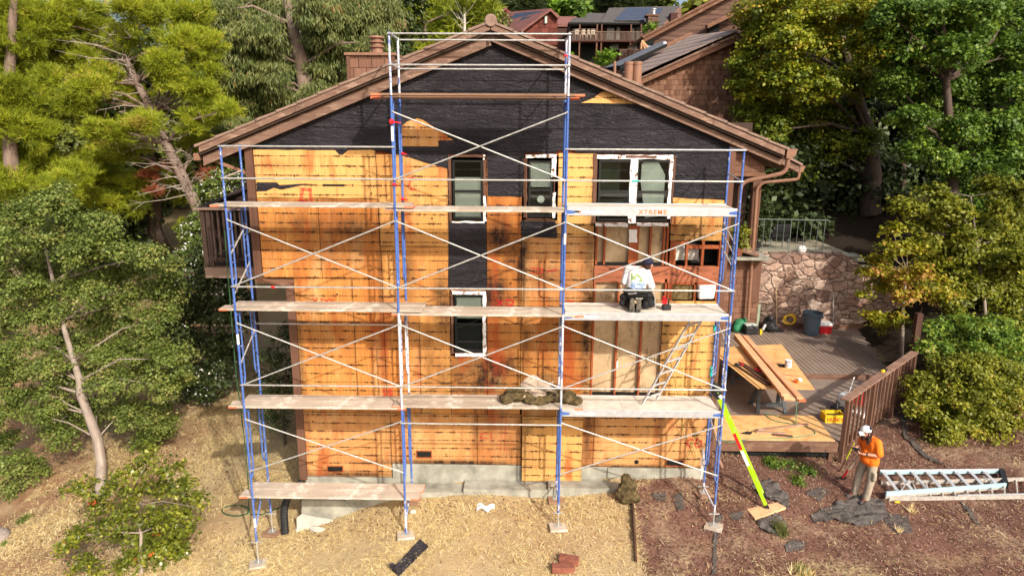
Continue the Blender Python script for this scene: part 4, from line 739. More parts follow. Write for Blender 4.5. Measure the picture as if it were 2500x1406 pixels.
m = MB(); m.obox((6.97,2.82,1.70),.09,.11,.05,.5); build(m,'orange_box',flat('orange_card',(.75,.16,.03),.6),None,'small orange carton at the front right of the table','small box',base=(6.97,2.82,1.7))
m = MB(); m.obox((6.93,3.2,1.70),.38,.05,.025,-.35); build(m,'wood_offcut',M['lum'],None,'pale offcut lying between the long boards and the white tub','offcut',base=(6.93,3.2,1.7)); m = MB(); m.obox((6.88,3.3,1.70),.32,.06,.02,-.15); build(m,'wood_offcut',M['lumr'],None,'orange offcut just behind the pale offcut','offcut',base=(6.88,3.3,1.7))
m = MB(); m.grid(8,8,lambda u,v:(6.95+u*.18,3.9+v*.22,1.705+.035*abs(math.sin(u*5)*math.cos(v*4)))); build(m,'dark_cloth',M['blackp'],None,'crumpled dark cloth left of the paint can','cloth',base=(7,4,1.7))
# husky carton
hx = TH('yellow_carton',(7.72,2.3,.9),'open yellow carton lettered HUSKY beside the railing','carton'); M['yel'] = flat('yellow_card',(.72,.48,.02),.6)
m = MB(); m.box(7.50,7.98,2.18,2.21,.9,1.10); m.box(7.50,7.98,2.45,2.48,.9,1.12); m.box(7.50,7.53,2.211,2.449,.9,1.11); m.box(7.95,7.98,2.211,2.449,.9,1.11); m.box(7.531,7.949,2.211,2.449,.9,.92); build(m,'box_body',M['yel'],hx)
M['redlet'] = flat('red_lettering',(.65,.02,.02),.6); text('HUSKY',.13,(7.74,2.175,.985),(R(90),0,0),M['redlet'],hx)
m = MB(); m.box(7.55,7.93,2.22,2.44,.92,1.04); build(m,'contents',M['blackp'],hx)
# crowbar-like bundle on plywood sheet : old sticks
def stick(a,b,w_,h,label,mat='oldw',name='wood_scrap',cat='wood scrap'):
    m = MB(); a=Vector(a); b=Vector(b); m.bar(a,b,w_,h); return build(m,name,M[mat],None,label,cat,base=(a+b)/2)
M['scr'] = wood('old_brown_scrap',(.24,.13,.08),(.42,.27,.18),'X',worn=(.55,.42,.32))
stick((5.65,1.62,.95),(7.0,1.98,.95),.07,.04,'long pale scrap board lying diagonally on the plywood sheet','scr'); stick((5.6,1.55,.94),(6.28,1.50,.94),.06,.035,'short brown scrap below the long scrap board','scr'); stick((5.95,1.42,.94),(6.38,1.33,.94),.06,.03,'shortest dark scrap at the front of the plywood sheet')
m = MB(); m.prism([(5.20,1.48,.925),(5.42,1.42,.925),(5.50,1.52,.925),(5.42,1.60,.925)],(0,0,.006)); tr_ = build(m,'trowel',M['blackp'],None,'black pointed trowel left of the scraps on the plywood','trowel',base=(5.4,1.5,.925)); m = MB(); m.tube([(5.48,1.52,.94),(5.56,1.58,.96),(5.68,1.56,.95)],.013,8); build(m,'handle',M['oldw'],tr_)
M['hose'] = flat('green_hose',(.03,.085,.035),.5)
m = MB(); m.tube(arc([(6.62,1.9,1.68),(6.66,1.85,.95),(6.75,2.2,.925),(6.15,2.75,.93),(6.2,2.2,.935),(6.95,1.9,.935),(7.05,1.5,.935),(6.3,1.24,.935),(5.3,1.20,.92),(4.8,1.05,.9),(4.65,1.12,.93)],.4,8),.0095,6); build(m,'air_hose',flat('pale_green_hose',(.09,.24,.14),.5),None,'thin green air hose snaking over the plywood on the deck','hose',base=(6,1.9,.93),smooth=True)
# miter saw / compressor behind railing
ms = TH('mitre_saw',(8.35,3.0,.9),'white and black tool with a red grip standing behind the railing balusters','power saw'); 
m = MB(); m.obox((8.3,2.95,.9),.5,.45,.12,.7); build(m,'base',M['blackp'],ms,bevel=.01); m = MB(); m.obox((8.35,3.05,1.02),.42,.25,.3,.7); build(m,'body',flat('pale_grey_plastic',(.55,.56,.55),.4),ms,bevel=.03)
m = MB(); m.tube([(8.1,2.8,1.15),(8.0,2.72,1.25),(7.95,2.6,1.1)],.03,8); build(m,'handle',M['blackp'],ms); m = MB(); m.tube([(8.55,3.3,1.2),(8.75,3.5,1.6)],.015,6); build(m,'lever',M['alu'],ms)
m = MB(); m.obox((8.9,3.45,.9),.35,.3,.25,.8); build(m,'tool_case',M['redp'],None,'red tool case on the deck glimpsed through the balusters','tool case',base=(8.9,3.45,.9),bevel=.02)
m = MB(); m.obox((8.55,2.75,.9),.3,.5,.08,.6); build(m,'white_tray',M['white'],None,'white tray on the deck behind the first balusters','tray',base=(8.55,2.75,.9),bevel=.01)
tm = TH('tape_measure',(9.15,2.9,2.0),'yellow tape measure lying on the brown railing cap','tape measure'); m = MB(); m.obox((9.10,2.83,2.0),.13,.06,.055,.75); build(m,'case',M['yel'],tm,bevel=.01); m = MB(); m.obox((9.2,2.93,2.0),.12,.09,.05,.8); build(m,'clamp',M['blackp'],tm)
# trash can, cooler, cord, backpack, bags
tc = TH('rubbish_bin',(9.95,9.1,1.05),'round grey plastic rubbish bin against the flagstone wall','rubbish bin'); M['binp'] = flat('grey_bin_plastic',(.085,.12,.155),.5,var=.15)
m = MB(); m.lathe([(.0,.0),(.24,.0),(.25,.02),(.29,.60),(.31,.61),(.31,.68),(.33,.70),(.335,.78),(.31,.78),(.30,.68),(.24,.05),(.0,.04)],(9.95,9.1,1.05),28); build(m,'bin_body',M['binp'],tc,smooth=True)
for sx in (-1,1): m = MB(); m.obox((9.95+sx*.33,9.1,1.62),.05,.14,.07); build(m,'handle',M['binp'],tc)
cl = TH('cool_box',(10.47,9.3,1.05),'red cool box with white lid beside the grey bin','cool box'); m = MB(); m.hexa([(10.27,9.12,1.05),(10.66,9.12,1.05),(10.66,9.42,1.05),(10.27,9.42,1.05),(10.24,9.09,1.33),(10.69,9.09,1.33),(10.69,9.45,1.33),(10.24,9.45,1.33)]); build(m,'body',M['redp'],cl,bevel=.02); m = MB(); m.box(10.23,10.70,9.08,9.46,1.332,1.43); build(m,'lid',M['white'],cl,bevel=.025)
m = MB(); c = Vector((9.42,9.62,1.42))
for k in range(9):
    rr = .16+.02*random.random(); ph = random.uniform(-.3,.3); m.tube([c+Vector((rr*1.15*math.cos(t)+.02*k-.1, .03*math.sin(t*2)+.02*k-.08, rr*1.0*math.sin(t)+ph*.05)) for t in [i*2*math.pi/20 for i in range(21)]],.009,5,False)
build(m,'cord_coil',flat('yellow_cord',(.78,.50,.02),.5),None,'coil of yellow extension cord against the flagstone wall','extension cord',base=(9.42,9.62,1.22))
bp = TH('backpack',(8.62,9.35,1.05),'black backpack slumped on the deck against the flagstone wall','backpack'); m = MB(); m.ball((8.62,9.4,1.32),.25,14,10,(.95,.6,1.15)); m.ball((8.72,9.32,1.18),.2,12,8,(1.3,.8,.7)); m.ball((8.98,9.3,1.10),.09,10,6,(1.6,1,.6)); m.ball((8.60,9.28,1.55),.12,10,6); build(m,'bag',M['blackp'],bp,mods=REM(.02,5)); m = MB(); m.tube([(8.5,9.15,1.5),(8.55,9.08,1.3),(8.7,9.08,1.1)],.018,6); m.tube([(8.66,9.12,1.54),(8.72,9.08,1.3),(8.8,9.1,1.12)],.018,6); build(m,'strap',M['blackp'],bp,smooth=True)
gb = TH('tool_bag',(7.75,9.2,1.05),'black tool bag with grey flap in front of the green sack','tool bag'); m = MB(); m.obox((7.88,9.05,1.05),.46,.28,.30,.1); build(m,'bag',M['blackp'],gb,bevel=.05); m = MB(); m.obox((7.86,9.08,1.352),.40,.26,.05,.1); build(m,'flap',flat('grey_flap',(.42,.46,.42),.6),gb,bevel=.02); m = MB(); m.tube([(7.75,8.9,1.3),(7.86,8.86,1.42),(8.0,8.9,1.3)],.014,6); build(m,'handle',M['blackp'],gb)
m = MB(); m.ball((7.58,9.35,1.28),.23,12,8,(1,.8,1)); m.ball((7.45,9.25,1.18),.15,10,6); m.ball((7.75,9.45,1.42),.12,10,6); build(m,'green_sack',flat('green_nylon',(.02,.16,.07),.45,var=.4,scale=14,bump=.01),None,'green nylon sack behind the black tool bag','sack',base=(7.58,9.35,1.05),mods=REM(.02,3))
yt = TH('yellow_tool',(8.27,9.1,1.05),'small yellow and silver tool between tool bag and backpack','tool'); m = MB(); m.obox((8.2,9.0,1.05),.08,.08,.18,.3); build(m,'grip',M['yel'],yt,bevel=.01); m = MB(); m.tube([(8.28,9.05,1.2),(8.38,9.1,1.38)],.045,10); build(m,'canister',M['alu'],yt)
m = MB(); m.tube([at(1895,795,9.8),at(1895,700,9.82)],.016,6); build(m,'bamboo_pole',flat('tan_pole',(.45,.33,.17),.6),None,'tan wooden pole leaning on the flagstone wall left of the yellow cord','pole',base=at(1895,795,9.8)); m = MB(); m.tube([at(2034,796,9.8),at(2035,718,9.82)],.014,6); build(m,'metal_pole',M['alu'],None,'thin silver pole leaning on the flagstone wall right of the cool box','pole',base=at(2034,796,9.8))
m = MB(); m.box(8.0,8.32,9.55,9.6,1.15,1.95); build(m,'leaning_panel',flat('pale_green_panel',(.28,.33,.24),.6),None,'pale green glazed panel leaning at the end of the shingled wall','panel',base=(8.16,9.58,1.05))
# ============================================================= PEOPLE
M['skin'] = flat('skin',(.52,.26,.17),.55,var=.08,scale=12); M['hair'] = flat('dark_brown_hair',(.045,.018,.012),.8,var=.4,scale=40,bump=.01)
M['tee'] = flat('orange_tee',(1.,.20,.015),.85,var=.08,scale=1.8,bump=.03); M['wtee'] = flat('white_tee',(.80,.78,.78),.85,var=.05,scale=1.8,bump=.03); M['khaki'] = flat('khaki_trousers',(.40,.33,.25),.9,var=.15,scale=2,bump=.035)
M['blk'] = flat('black_leather_pouches',(.014,.014,.015),.6,var=.4,scale=14,bump=.01); M['sole'] = flat('grey_boot_sole',(.13,.11,.085),.8,var=.4,scale=22,bump=.01); M['navy'] = flat('navy_cap',(.02,.02,.05),.8); M['jean'] = flat('black_work_trousers',(.022,.02,.02),.9)
def hand(m, wrist, dirv, palmn, curl=.7, side=1, s=1., pinch=0):
    """palm plus five separate, unequal, bent fingers; side = +1/-1 chooses where the thumb leaves"""
    w = Vector(wrist); d = Vector(dirv).normalized(); n_ = Vector(palmn); n_ = (n_-d*n_.dot(d)).normalized(); b = d.cross(n_)*side
    for k in (-.5,.0,.5): m.cap(w+b*k*.02*s, w+d*.085*s+b*k*.055*s, .018*s,.014*s,8)
    for i,(off,ln) in enumerate(((-.036,.068),(-.012,.078),(.012,.074),(.035,.058))):
        p = w+d*.088*s+b*(-off)*s; dd = d.copy(); r_ = .0098*s
        for j,f in enumerate((.45,.32,.23)):
            dd = (Matrix.Rotation(-curl*(.5+.35*j)*side*1.0,3,b)@dd) if False else (dd*math.cos(curl*.55)+n_*math.sin(curl*.55)).normalized() if j==0 else (dd*math.cos(curl*.6)+(n_ if j==1 else (n_*.6-d*.6)).normalized()*math.sin(curl*.6)).normalized()
            q = p+dd*ln*f*s*1.05; m.cap(p,q,r_,r_*.93,8); p = q; r_ *= .93
    t0 = w+d*.025*s+b*.028*s; t1 = t0+(b*.8+d*.7+n_*.25).normalized()*.038*s; t2 = t1+(d*.9+n_*.5+b*.05).normalized()*.032*s; m.cap(t0,t1,.0135*s,.0115*s,8); m.cap(t1,t2,.0115*s,.0095*s,8)
# --- man in the orange shirt, looking down at a phone ---
o0 = gat(2110,1226); GX,GY,GZ = o0
fw = Vector((-.97,-.25,0)).normalized(); lf = Vector((.43*-1*-1,-.90,0)); lf = Vector((fw.y*-1,fw.x,0)); 
# lf = his left-hand side (towards the camera)
if lf.y > 0: lf = -lf
def H(f,l,z): return Vector((GX+.03,GY+.10,GZ))+fw*f+lf*l+Vector((0,0,z))
man = TH('person',(GX,GY,GZ),'bearded person in an orange tee and khaki trousers standing looking down at a phone','person')
FL = H(.03,.09,.05); FR = H(.12,-.14,.06)
b = MB()
b.cap(H(-.02,.09,.93),H(-.0,.11,.50),.085,.058,12); b.cap(H(0,.11,.50),FL+Vector((0,0,.03)),.055,.038,12); b.cap(H(0,-.09,.93),H(.07,-.14,.50),.085,.058,12); b.cap(H(.07,-.14,.50),FR+Vector((0,0,.03)),.055,.038,12)
for f_,l in ((FL,.10),(FR,-.19)): b.cap(f_,f_+fw*.15+Vector((0,0,-.03)),.04,.03,10)
b.cap(H(-.02,.06,.96),H(-.02,-.06,.96),.12,.12,12); b.cap(H(-.02,.05,1.0),H(.0,.06,1.36),.125,.12,12); b.cap(H(-.02,-.05,1.0),H(.0,-.06,1.36),.125,.12,12); b.cap(H(.0,.14,1.42),H(.0,-.14,1.42),.075,.075,12)
b.cap(H(.02,0,1.43),H(.11,0,1.54),.058,.055,12)
hc = H(.16,0,1.60); 
b.ball(hc,.098,16,12,(.92,.92,1.12)); b.ball(hc+fw*.045+Vector((0,0,-.06)),.062,12,8); b.cap(hc+fw*.093+Vector((0,0,-.03)),hc+fw*.108+Vector((0,0,-.055)),.013,.017,8)
for s_ in (-1,1): b.ball(hc+lf*s_*.09+Vector((0,0,-.02)),.024,8,6,(.6,.6,1.2))
eL = H(.0,.27,1.16); wL = H(.25,.14,1.17); eR = H(.02,-.26,1.18); wR = H(.27,-.10,1.22)
b.cap(H(.0,.19,1.41),eL,.052,.042,12); b.cap(eL,wL,.042,.028,12); b.cap(H(.0,-.19,1.41),eR,.052,.042,12); b.cap(eR,wR,.042,.028,12)
hand(b,wL,(fw*.9-lf*.55+Vector((0,0,.06))),Vector((0,0,1)),.75,-1,1.0); hand(b,wR,(fw*.8+lf*.35+Vector((0,0,.02))),Vector((0,0,1)),.8,1,1.0)
body = build(b,'body',M['skin'],man,mods=REM(.0065,5))
t = MB(); t.cap(H(-.02,.07,.93),H(.0,.085,1.36),.138,.128,14); t.cap(H(-.02,-.07,.93),H(.0,-.085,1.36),.138,.128,14); t.cap(H(.0,.15,1.41),H(.0,-.15,1.41),.088,.088,12); t.cap(H(0,.18,1.41),H(.0,.25,1.20),.078,.082,12); t.cap(H(0,-.18,1.41),H(.02,-.25,1.21),.078,.08,12); t.cap(H(.05,.0,1.0),H(.05,0,1.12),.15,.13,12)
build(t,'tee_shirt',M['tee'],man,mods=REM(.012,5))
t = MB(); t.cap(H(-.02,.09,.92),H(-.0,.115,.50),.108,.083,14); t.cap(H(0,.115,.50),FL+Vector((0,0,.05)),.083,.075,14); t.cap(H(0,-.09,.92),H(.07,-.145,.50),.108,.083,14); t.cap(H(.07,-.145,.50),FR+Vector((0,0,.05)),.083,.075,14); t.cap(H(-.02,.06,.93),H(-.02,-.06,.93),.13,.13,14)
t.cap(H(-.0,.20,.72),H(.0,.205,.60),.05,.05,10)
build(t,'trousers',M['khaki'],man,mods=REM(.012,4))
for f_,an in ((FL,.3),(FR,-.1)):
    d_ = (Matrix.Rotation(an,3,'Z')@fw); s_ = MB(); z_ = Vector((0,0,1)); s_.cap(f_-d_*.05-z_*.005,f_+d_*.17-z_*.012,.052,.042,12); s_.cap(f_-d_*.04+z_*.02,f_+d_*.02+z_*.03,.05,.045,12); sh = build(s_,'shoe',flat('grey_black_shoe',(.05,.045,.05),.6),man,mods=REM(.01,3))
    l_ = MB(); [l_.bar(f_+d_*(k*.03+.03)-lf*.03+z_*(.052-.012*k),f_+d_*(k*.03+.04)+lf*.03+z_*(.052-.012*k),.01,.012) for k in range(4)]; l_.cap(f_-d_*.085+z_*.015,f_-d_*.08+z_*.04,.02,.02,8); build(l_,'laces',flat('coral_laces',(.9,.16,.07),.6),sh)
hr = MB(); hr.ball(hc-fw*.03+Vector((0,0,.0)),.107,14,10,(1,1,1.05)); hr.cap(hc-fw*.05+lf*.05+Vector((0,0,-.06)),hc+lf*.09+fw*.0+Vector((0,0,-.20)),.055,.035,10); hr.cap(hc-fw*.06-lf*.03+Vector((0,0,-.06)),hc-fw*.06-lf*.05+Vector((0,0,-.18)),.055,.035,10); build(hr,'hair',M['hair'],man,mods=REM(.01,2))
br = MB(); br.ball(hc+fw*.055+Vector((0,0,-.098)),.062,12,8,(1,1,1.0)); br.cap(hc+fw*.07+Vector((0,0,-.13)),hc+fw*.06+Vector((0,0,-.18)),.045,.022,10); br.cap(hc+lf*.07+Vector((0,0,-.05)),hc+fw*.06+lf*.03+Vector((0,0,-.10)),.025,.035,8); build(br,'beard',M['hair'],man,mods=REM(.01,2))
cp_ = MB(); cc_ = hc+fw*.02+Vector((0,0,.045)); 
for i in range(7):
    a = math.pi/2*i/6; cp_.v += [tuple(cc_+Vector((.112*math.cos(a)*math.cos(t_),.112*math.cos(a)*math.sin(t_),.105*math.sin(a)-.01))) for t_ in [k*2*math.pi/20 for k in range(20)]]
for i in range(6):
    for k in range(20): cp_.f.append((i*20+k,i*20+(k+1)%20,(i+1)*20+(k+1)%20,(i+1)*20+k))
cap = build(cp_,'cap',M['white'],man,smooth=True); vb = MB(); vb.grid(8,6,lambda u,v:tuple(cc_+fw*(.09+v*.085)+lf*((u-.5)*.17*(1-.35*v*v))+Vector((0,0,-.005-.035*v-.05*(2*u-1)**2)))); build(vb,'visor',M['white'],cap,smooth=True)
vb = MB(); [vb.cap(cc_-fw*.03+lf*s_*.075+Vector((0,0,.05)),cc_-fw*.07+lf*s_*.02+Vector((0,0,.055)),.03,.03,8) for s_ in (-1,1)]; build(vb,'cap_back',M['navy'],cap,smooth=True)
ph_c = (wL+wR)/2+fw*.13+Vector((0,0,.045)); m = MB(); m.obox(ph_c+lf*.0,.15,.075,.012,math.atan2(lf.y,lf.x),.4); build(m,'smartphone',M['black'],None,'black phone held by the bearded person','phone',base=ph_c)
m = MB(); q = (eL*.12+wL*.88); dd = (wL-eL).normalized(); m.tube([q-dd*.015,q+dd*.015],[.037,.037],12); m.obox(q+Vector((0,0,.03)),.035,.035,.012); build(m,'wristwatch',M['black'],man)
# --- man in white kneeling on the aluminium deck, seen from behind ---
ZK = 4.615; KX = at(1552,765,-1.15).x
def K(px,py,Y): return at(px,py,Y)
kn = TH('person',(KX,-1.,ZK),'person in white printed tee and dark cap kneeling on the aluminium scaffold deck','person','')
if 'group' in kn: del kn['group']
hip = Vector((KX-.0,-1.02,ZK+.34)); chest = Vector((KX+.04,-.90,ZK+.65)); neck = Vector((KX+.12,-.83,ZK+.90)); hd = K(1582,644,-.84)
kneeL = Vector((KX-.14,-.74,ZK+.07)); kneeR = Vector((KX+.20,-.72,ZK+.07)); ftL = Vector((KX-.09,-1.20,ZK+.06)); ftR = Vector((KX+.03,-1.22,ZK+.06))
shL = Vector((KX-.13,-.86,ZK+.72)); shR = Vector((KX+.21,-.84,ZK+.70)); elL = K(1524,698,-.90); elR = K(1592,708,-.86); haL = elL+Vector((.10,.28,.02)); haR = K(1592,728,-.72)
b = MB()
for a_,k_,f_ in ((hip+Vector((-.09,0,0)),kneeL,ftL),(hip+Vector((.10,0,0)),kneeR,ftR)): b.cap(a_,k_,.09,.06,12); b.cap(k_,f_+Vector((0,.08,.0)),.055,.04,12); b.cap(f_+Vector((0,.06,.02)),f_+Vector((0,-.02,-.02)),.04,.035,10)
b.cap(hip+Vector((-.06,0,0)),hip+Vector((.06,0,0)),.12,.12,12); b.cap(hip+Vector((-.04,0,.03)),chest+Vector((-.07,0,0)),.12,.125,12); b.cap(hip+Vector((.04,0,.03)),chest+Vector((.07,0,0)),.12,.125,12); b.cap(shL,shR,.07,.07,12); b.cap(chest+Vector((.05,0,.08)),hd+Vector((-.03,-.02,-.08)),.06,.052,12)
b.ball(hd,.098,16,12,(.92,.95,1.12)); b.cap(hd+Vector((.07,.055,-.03)),hd+Vector((.082,.07,-.045)),.012,.016,8); b.ball(hd+Vector((.02,.05,-.06)),.06,12,8); b.ball(hd+Vector((.075,-.05,-.02)),.024,8,6,(.6,.8,1.2)); b.ball(hd+Vector((-.085,.03,-.02)),.024,8,6,(.6,.8,1.2))
b.cap(shL,elL,.052,.04,12); b.cap(elL,haL,.04,.027,12); b.cap(shR,elR,.052,.04,12); b.cap(elR,haR,.04,.027,12)
hand(b,haL,Vector((.4,.9,-.1)),Vector((0,0,-1)),.8,1); hand(b,haR,Vector((.2,.9,-.35)),Vector((0,0,-1)),.8,-1)
build(b,'body',M['skin'],kn,mods=REM(.0065,5))
t = MB(); t.cap(hip+Vector((-.04,0,.03)),chest+Vector((-.07,0,0)),.125,.135,14); t.cap(hip+Vector((.05,0,.03)),chest+Vector((.07,0,0)),.125,.133,14); t.cap(shL+Vector((.02,0,0)),shR+Vector((-.02,0,0)),.088,.088,12); t.cap(shL,shL.lerp(elL,.72),.08,.082,12); t.cap(shR,shR.lerp(elR,.78),.08,.085,12)
tee = build(t,'tee_shirt',M['wtee'],kn,mods=REM(.012,5))
# printed picture on the back of the tee: coloured blotches set just proud of the cloth
n = NT('faded_back_print',.85,.1); v = n.co('World',(1,1,1)); c = n.ramp(n.noise(v,11,3,.6,1.),[(0,(.12,.2,.06)),(.44,(.24,.33,.12)),(.5,(.6,.62,.6)),(.58,(.55,.6,.62)),(.68,(.25,.33,.42)),(1,(.04,.12,.42))]); z_ = n.xyz(v)[2]; c = n.mix(n.mr(z_,ZK+.50,ZK+.58,.6,0),c,n.ramp(n.noise(v,14,2),[(.0,(.03,.10,.45)),(.5,(.05,.15,.5)),(.56,(.6,.6,.65)),(1,(.5,.5,.5))])); n.col(c)
pm = MB(); ctr = hip.lerp(chest,.72)
pm.grid(14,14,lambda u,v:(ctr.x-.145+.27*u+.02*v, ctr.y-.40, ctr.z-.17+.33*v)); pr_ = build(pm,'shirt_print',n.m,tee,smooth=True,mods=[('SHRINKWRAP',dict(target=tee,offset=.003,wrap_method='PROJECT',use_project_y=True,use_project_x=False,use_project_z=False,use_positive_direction=True,use_negative_direction=False))])
t = MB()
for a_,k_,f_ in ((hip+Vector((-.10,0,-.02)),kneeL,ftL),(hip+Vector((.11,0,-.02)),kneeR,ftR)): t.cap(a_,k_,.115,.08,12); t.cap(k_,f_+Vector((0,.10,.01)),.075,.06,12)
t.cap(hip+Vector((-.08,-.02,-.02)),hip+Vector((.08,-.02,-.02)),.14,.14,12); build(t,'trousers',M['jean'],kn,mods=REM(.012,4))
for f_ in (ftL,ftR):
    s_ = MB(); s_.cap(f_+Vector((0,.07,.03)),f_+Vector((0,-.03,-.01)),.052,.045,10); bt = build(s_,'boot',M['blk'],kn,mods=REM(.01,2)); s_ = MB(); s_.cap(f_+Vector((0,-.03,-.015)),f_+Vector((0.0,-.02,.17)),.050,.042,12)
    for i,v_ in enumerate(s_.v): s_.v[i] = (v_[0], f_.y-.045+(v_[1]-(f_.y-.03))*.45, v_[2])
    so_ = build(s_,'sole',M['sole'],bt,smooth=True)


m = MB(); m.cap(hip+Vector((-.13,-.05,.03)),hip+Vector((.14,-.05,.02)),.135,.135,14)
for i,v_ in enumerate(m.v): m.v[i] = (v_[0],v_[1],hip.z+.03+(v_[2]-hip.z-.03)*.42)
belt = build(m,'tool_belt',M['blk'],kn,mods=REM(.012,2))
m = MB()
for dx,dz,r_ in ((-.23,-.10,.075),(-.25,-.20,.06),(.24,-.10,.10),(.28,-.2,.09),(.2,-.22,.08),(.32,-.12,.05)):
    m.ball(hip+Vector((dx,-.04,dz)),r_,10,8,(1,.8,1.15))
    if dz == -.20: build(m,'pouch',M['blk'],belt,mods=REM(.012,2)); m = MB()
build(m,'pouch',M['blk'],belt,mods=REM(.012,2)); m = MB()
for dx,dz,w_ in ((-.12,.0,.10),(.04,-.09,.13),(-.04,.01,.05)): m.obox(hip+Vector((dx,-.20,dz)),w_,.02,.022,.05)
build(m,'belt_clip',M['galv'],belt,split=True); m = MB(); m.tube([hip+Vector((.28,-.1,.08)),hip+Vector((.34,-.08,-.05)),hip+Vector((.38,-.05,-.30))],.012,8); m.ball(hip+Vector((.28,-.1,.08)),.03,8,6); build(m,'hammer',M['galv'],belt)
cp_ = MB(); cc_ = hd+Vector((0,-.005,.03))
for i in range(7):
    a = math.pi/2*i/6; cp_.v += [tuple(cc_+Vector((.112*math.cos(a)*math.cos(t_),.115*math.cos(a)*math.sin(t_),.105*math.sin(a)-.02))) for t_ in [k*2*math.pi/20 for k in range(20)]]
for i in range(6):
    for k in range(20): cp_.f.append((i*20+k,i*20+(k+1)%20,(i+1)*20+(k+1)%20,(i+1)*20+k))
cap = build(cp_,'cap',M['navy'],kn,smooth=True); vd_ = Vector((.72,.69,0)); vs = Vector((-.69,.72,0)); vb = MB(); vb.grid(8,6,lambda u,v:tuple(cc_+vd_*(.09+v*.075)+vs*((u-.5)*.16*(1-.35*v*v))+Vector((0,0,-.012-.03*v-.05*(2*u-1)**2)))); build(vb,'visor',M['navy'],cap,smooth=True)
hr = MB(); hr.ball(hd+Vector((-.03,-.035,-.03)),.088,12,8); build(hr,'hair',M['hair'],kn,mods=REM(.01,2))
m = MB(); m.tube([hd+Vector((-.10,.02,.04)),hd+Vector((-.03,-.105,-.02)),hd+Vector((.08,-.04,.0)),hd+Vector((.09,.05,.0))],.006,6); build(m,'glasses_strap',flat('orange_strap',(.8,.25,.03),.5),kn)
dq = at(1625,768,-1.0); dr = TH('impact_driver',(dq.x,-1.0,ZK),'red and black cordless driver standing on the deck right of the kneeling person','power drill')
m = MB(); m.obox((dq.x,-1.03,ZK),.15,.11,.10,.15); build(m,'battery',M['blackp'],dr,bevel=.008); m = MB(); m.tube([(dq.x-.02,-1.0,ZK+.08),(dq.x-.03,-.99,ZK+.16)],.022,8); build(m,'handle',M['blackp'],dr); m = MB(); m.tube([(dq.x-.05,-1.08,ZK+.17),(dq.x-.03,-.88,ZK+.19)],[.055,.045],12); build(m,'body',M['redp'],dr,smooth=True); m = MB(); m.tube([(dq.x+.045,-1.0,ZK+.08),(dq.x+.035,-1.0,ZK+.20)],.012,6); build(m,'bit',M['blackp'],dr); m = MB(); m.box(dq.x-.045,dq.x+.045,-1.078,-1.074,ZK+.02,ZK+.05); build(m,'battery_label',M['redp'],dr)
# ============================================================= LADDERS
def ladder(name,label,a,b,w_,side,n_,mat,rungmat,rh=.075,rt=.03,rail_up=None,group=None,feet=True,rr=.016):
    """a,b centre line ends; side = unit vector across"""
    a=Vector(a); b=Vector(b); side=Vector(side).normalized(); t = TH(name,a,label,'ladder',group); up = (b-a).normalized().cross(side).normalized()
    for s_ in (-1,1):
        m = MB(); m.bar(a+side*s_*w_/2,b+side*s_*w_/2,rt,rh,up=up); build(m,'rail',M[mat],t,bevel=.003)
    for i in range(n_):
        p = a.lerp(b,(i+.5)/n_); m = MB(); m.bar(p-side*(w_/2-rt/2),p+side*(w_/2-rt/2),.035,.025,up=up); build(m,'rung',M[rungmat],t)
    if feet:
        for s_ in (-1,1): m = MB(); d_=(b-a).normalized(); m.bar(a+side*s_*w_/2-d_*.02,a+side*s_*w_/2+d_*.09,rt+.02,rh+.02,up=up); build(m,'foot',M['blackp'],t)
    return t
a = at(1568,1003,-1.02); b = at(1718,770,-.86); 
a.z = 2.74
ladder('access_ladder','bare aluminium ladder leaning from the lowest deck up to the deck of the kneeling person',(a.x+.13,-1.02,2.76),(at(1703,775,-.86)),.30,(1,.25,.25),7,'alu','alu',.05,.025,feet=False)
M['lime'] = flat('lime_fibreglass',(.36,.62,.012),.45,var=.08)
lb = gat(1882,1250); lt = Vector((3.93,-.72,2.85)); sd = Vector((.15,.9,.1)); base = Vector((5.12,-.85,gnd(5.12,-.85)+.08))
lm = ladder('lime_ladder','lime green fibreglass ladder leaning from a board on the ground to the scaffold corner',base+Vector((0,.2,.0)),lt+Vector((0,.2,0)),.40,sd,9,'lime','alu',.07,.035)
lm_d = (lt-base).normalized(); up_ = lm_d.cross(sd).normalized()
def sticker(f0,f1,mat,off=-.20):
    m = MB(); p=base+Vector((0,.2,0)); L_=(lt-base); a_ = p+L_*f0-sd.normalized()*.20; b_ = p+L_*f1-sd.normalized()*.20; m.bar(a_-sd.normalized()*.0185,b_-sd.normalized()*.0185,.003,.06,up=up_); return build(m,'sticker',M[mat],lm)
sticker(.52,.66,'redp'); sticker(.38,.51,'label'); m = MB(); m.bar(lt+Vector((-.06,.2,.02)),lt+Vector((.1,.2,-.12)),.46,.10,up=up_); build(m,'top_cap',M['blackp'],lm); m = MB(); m.bar(lt+Vector((.02,-.035,-.06)),lt+Vector((.09,-.035,-.12)),.004,.07,up=up_); build(m,'cap_label',M['label'],lm); 
M['greenlime'] = M['lime']
m = MB(); c0 = gat(1870,1255); m.prism([tuple(gat(px,py)+Vector((0,0,.015))) for px,py in ((1823,1243),(1897,1229),(1918,1248),(1843,1272))],(0,0,.045)); 
for i,v_ in enumerate(m.v): m.v[i] = (v_[0],v_[1],(c0.z+.03 if i<4 else c0.z+.075))
build(m,'footing_board',M['lum'],None,'short pale board under the feet of the lime ladder','board',base=c0)
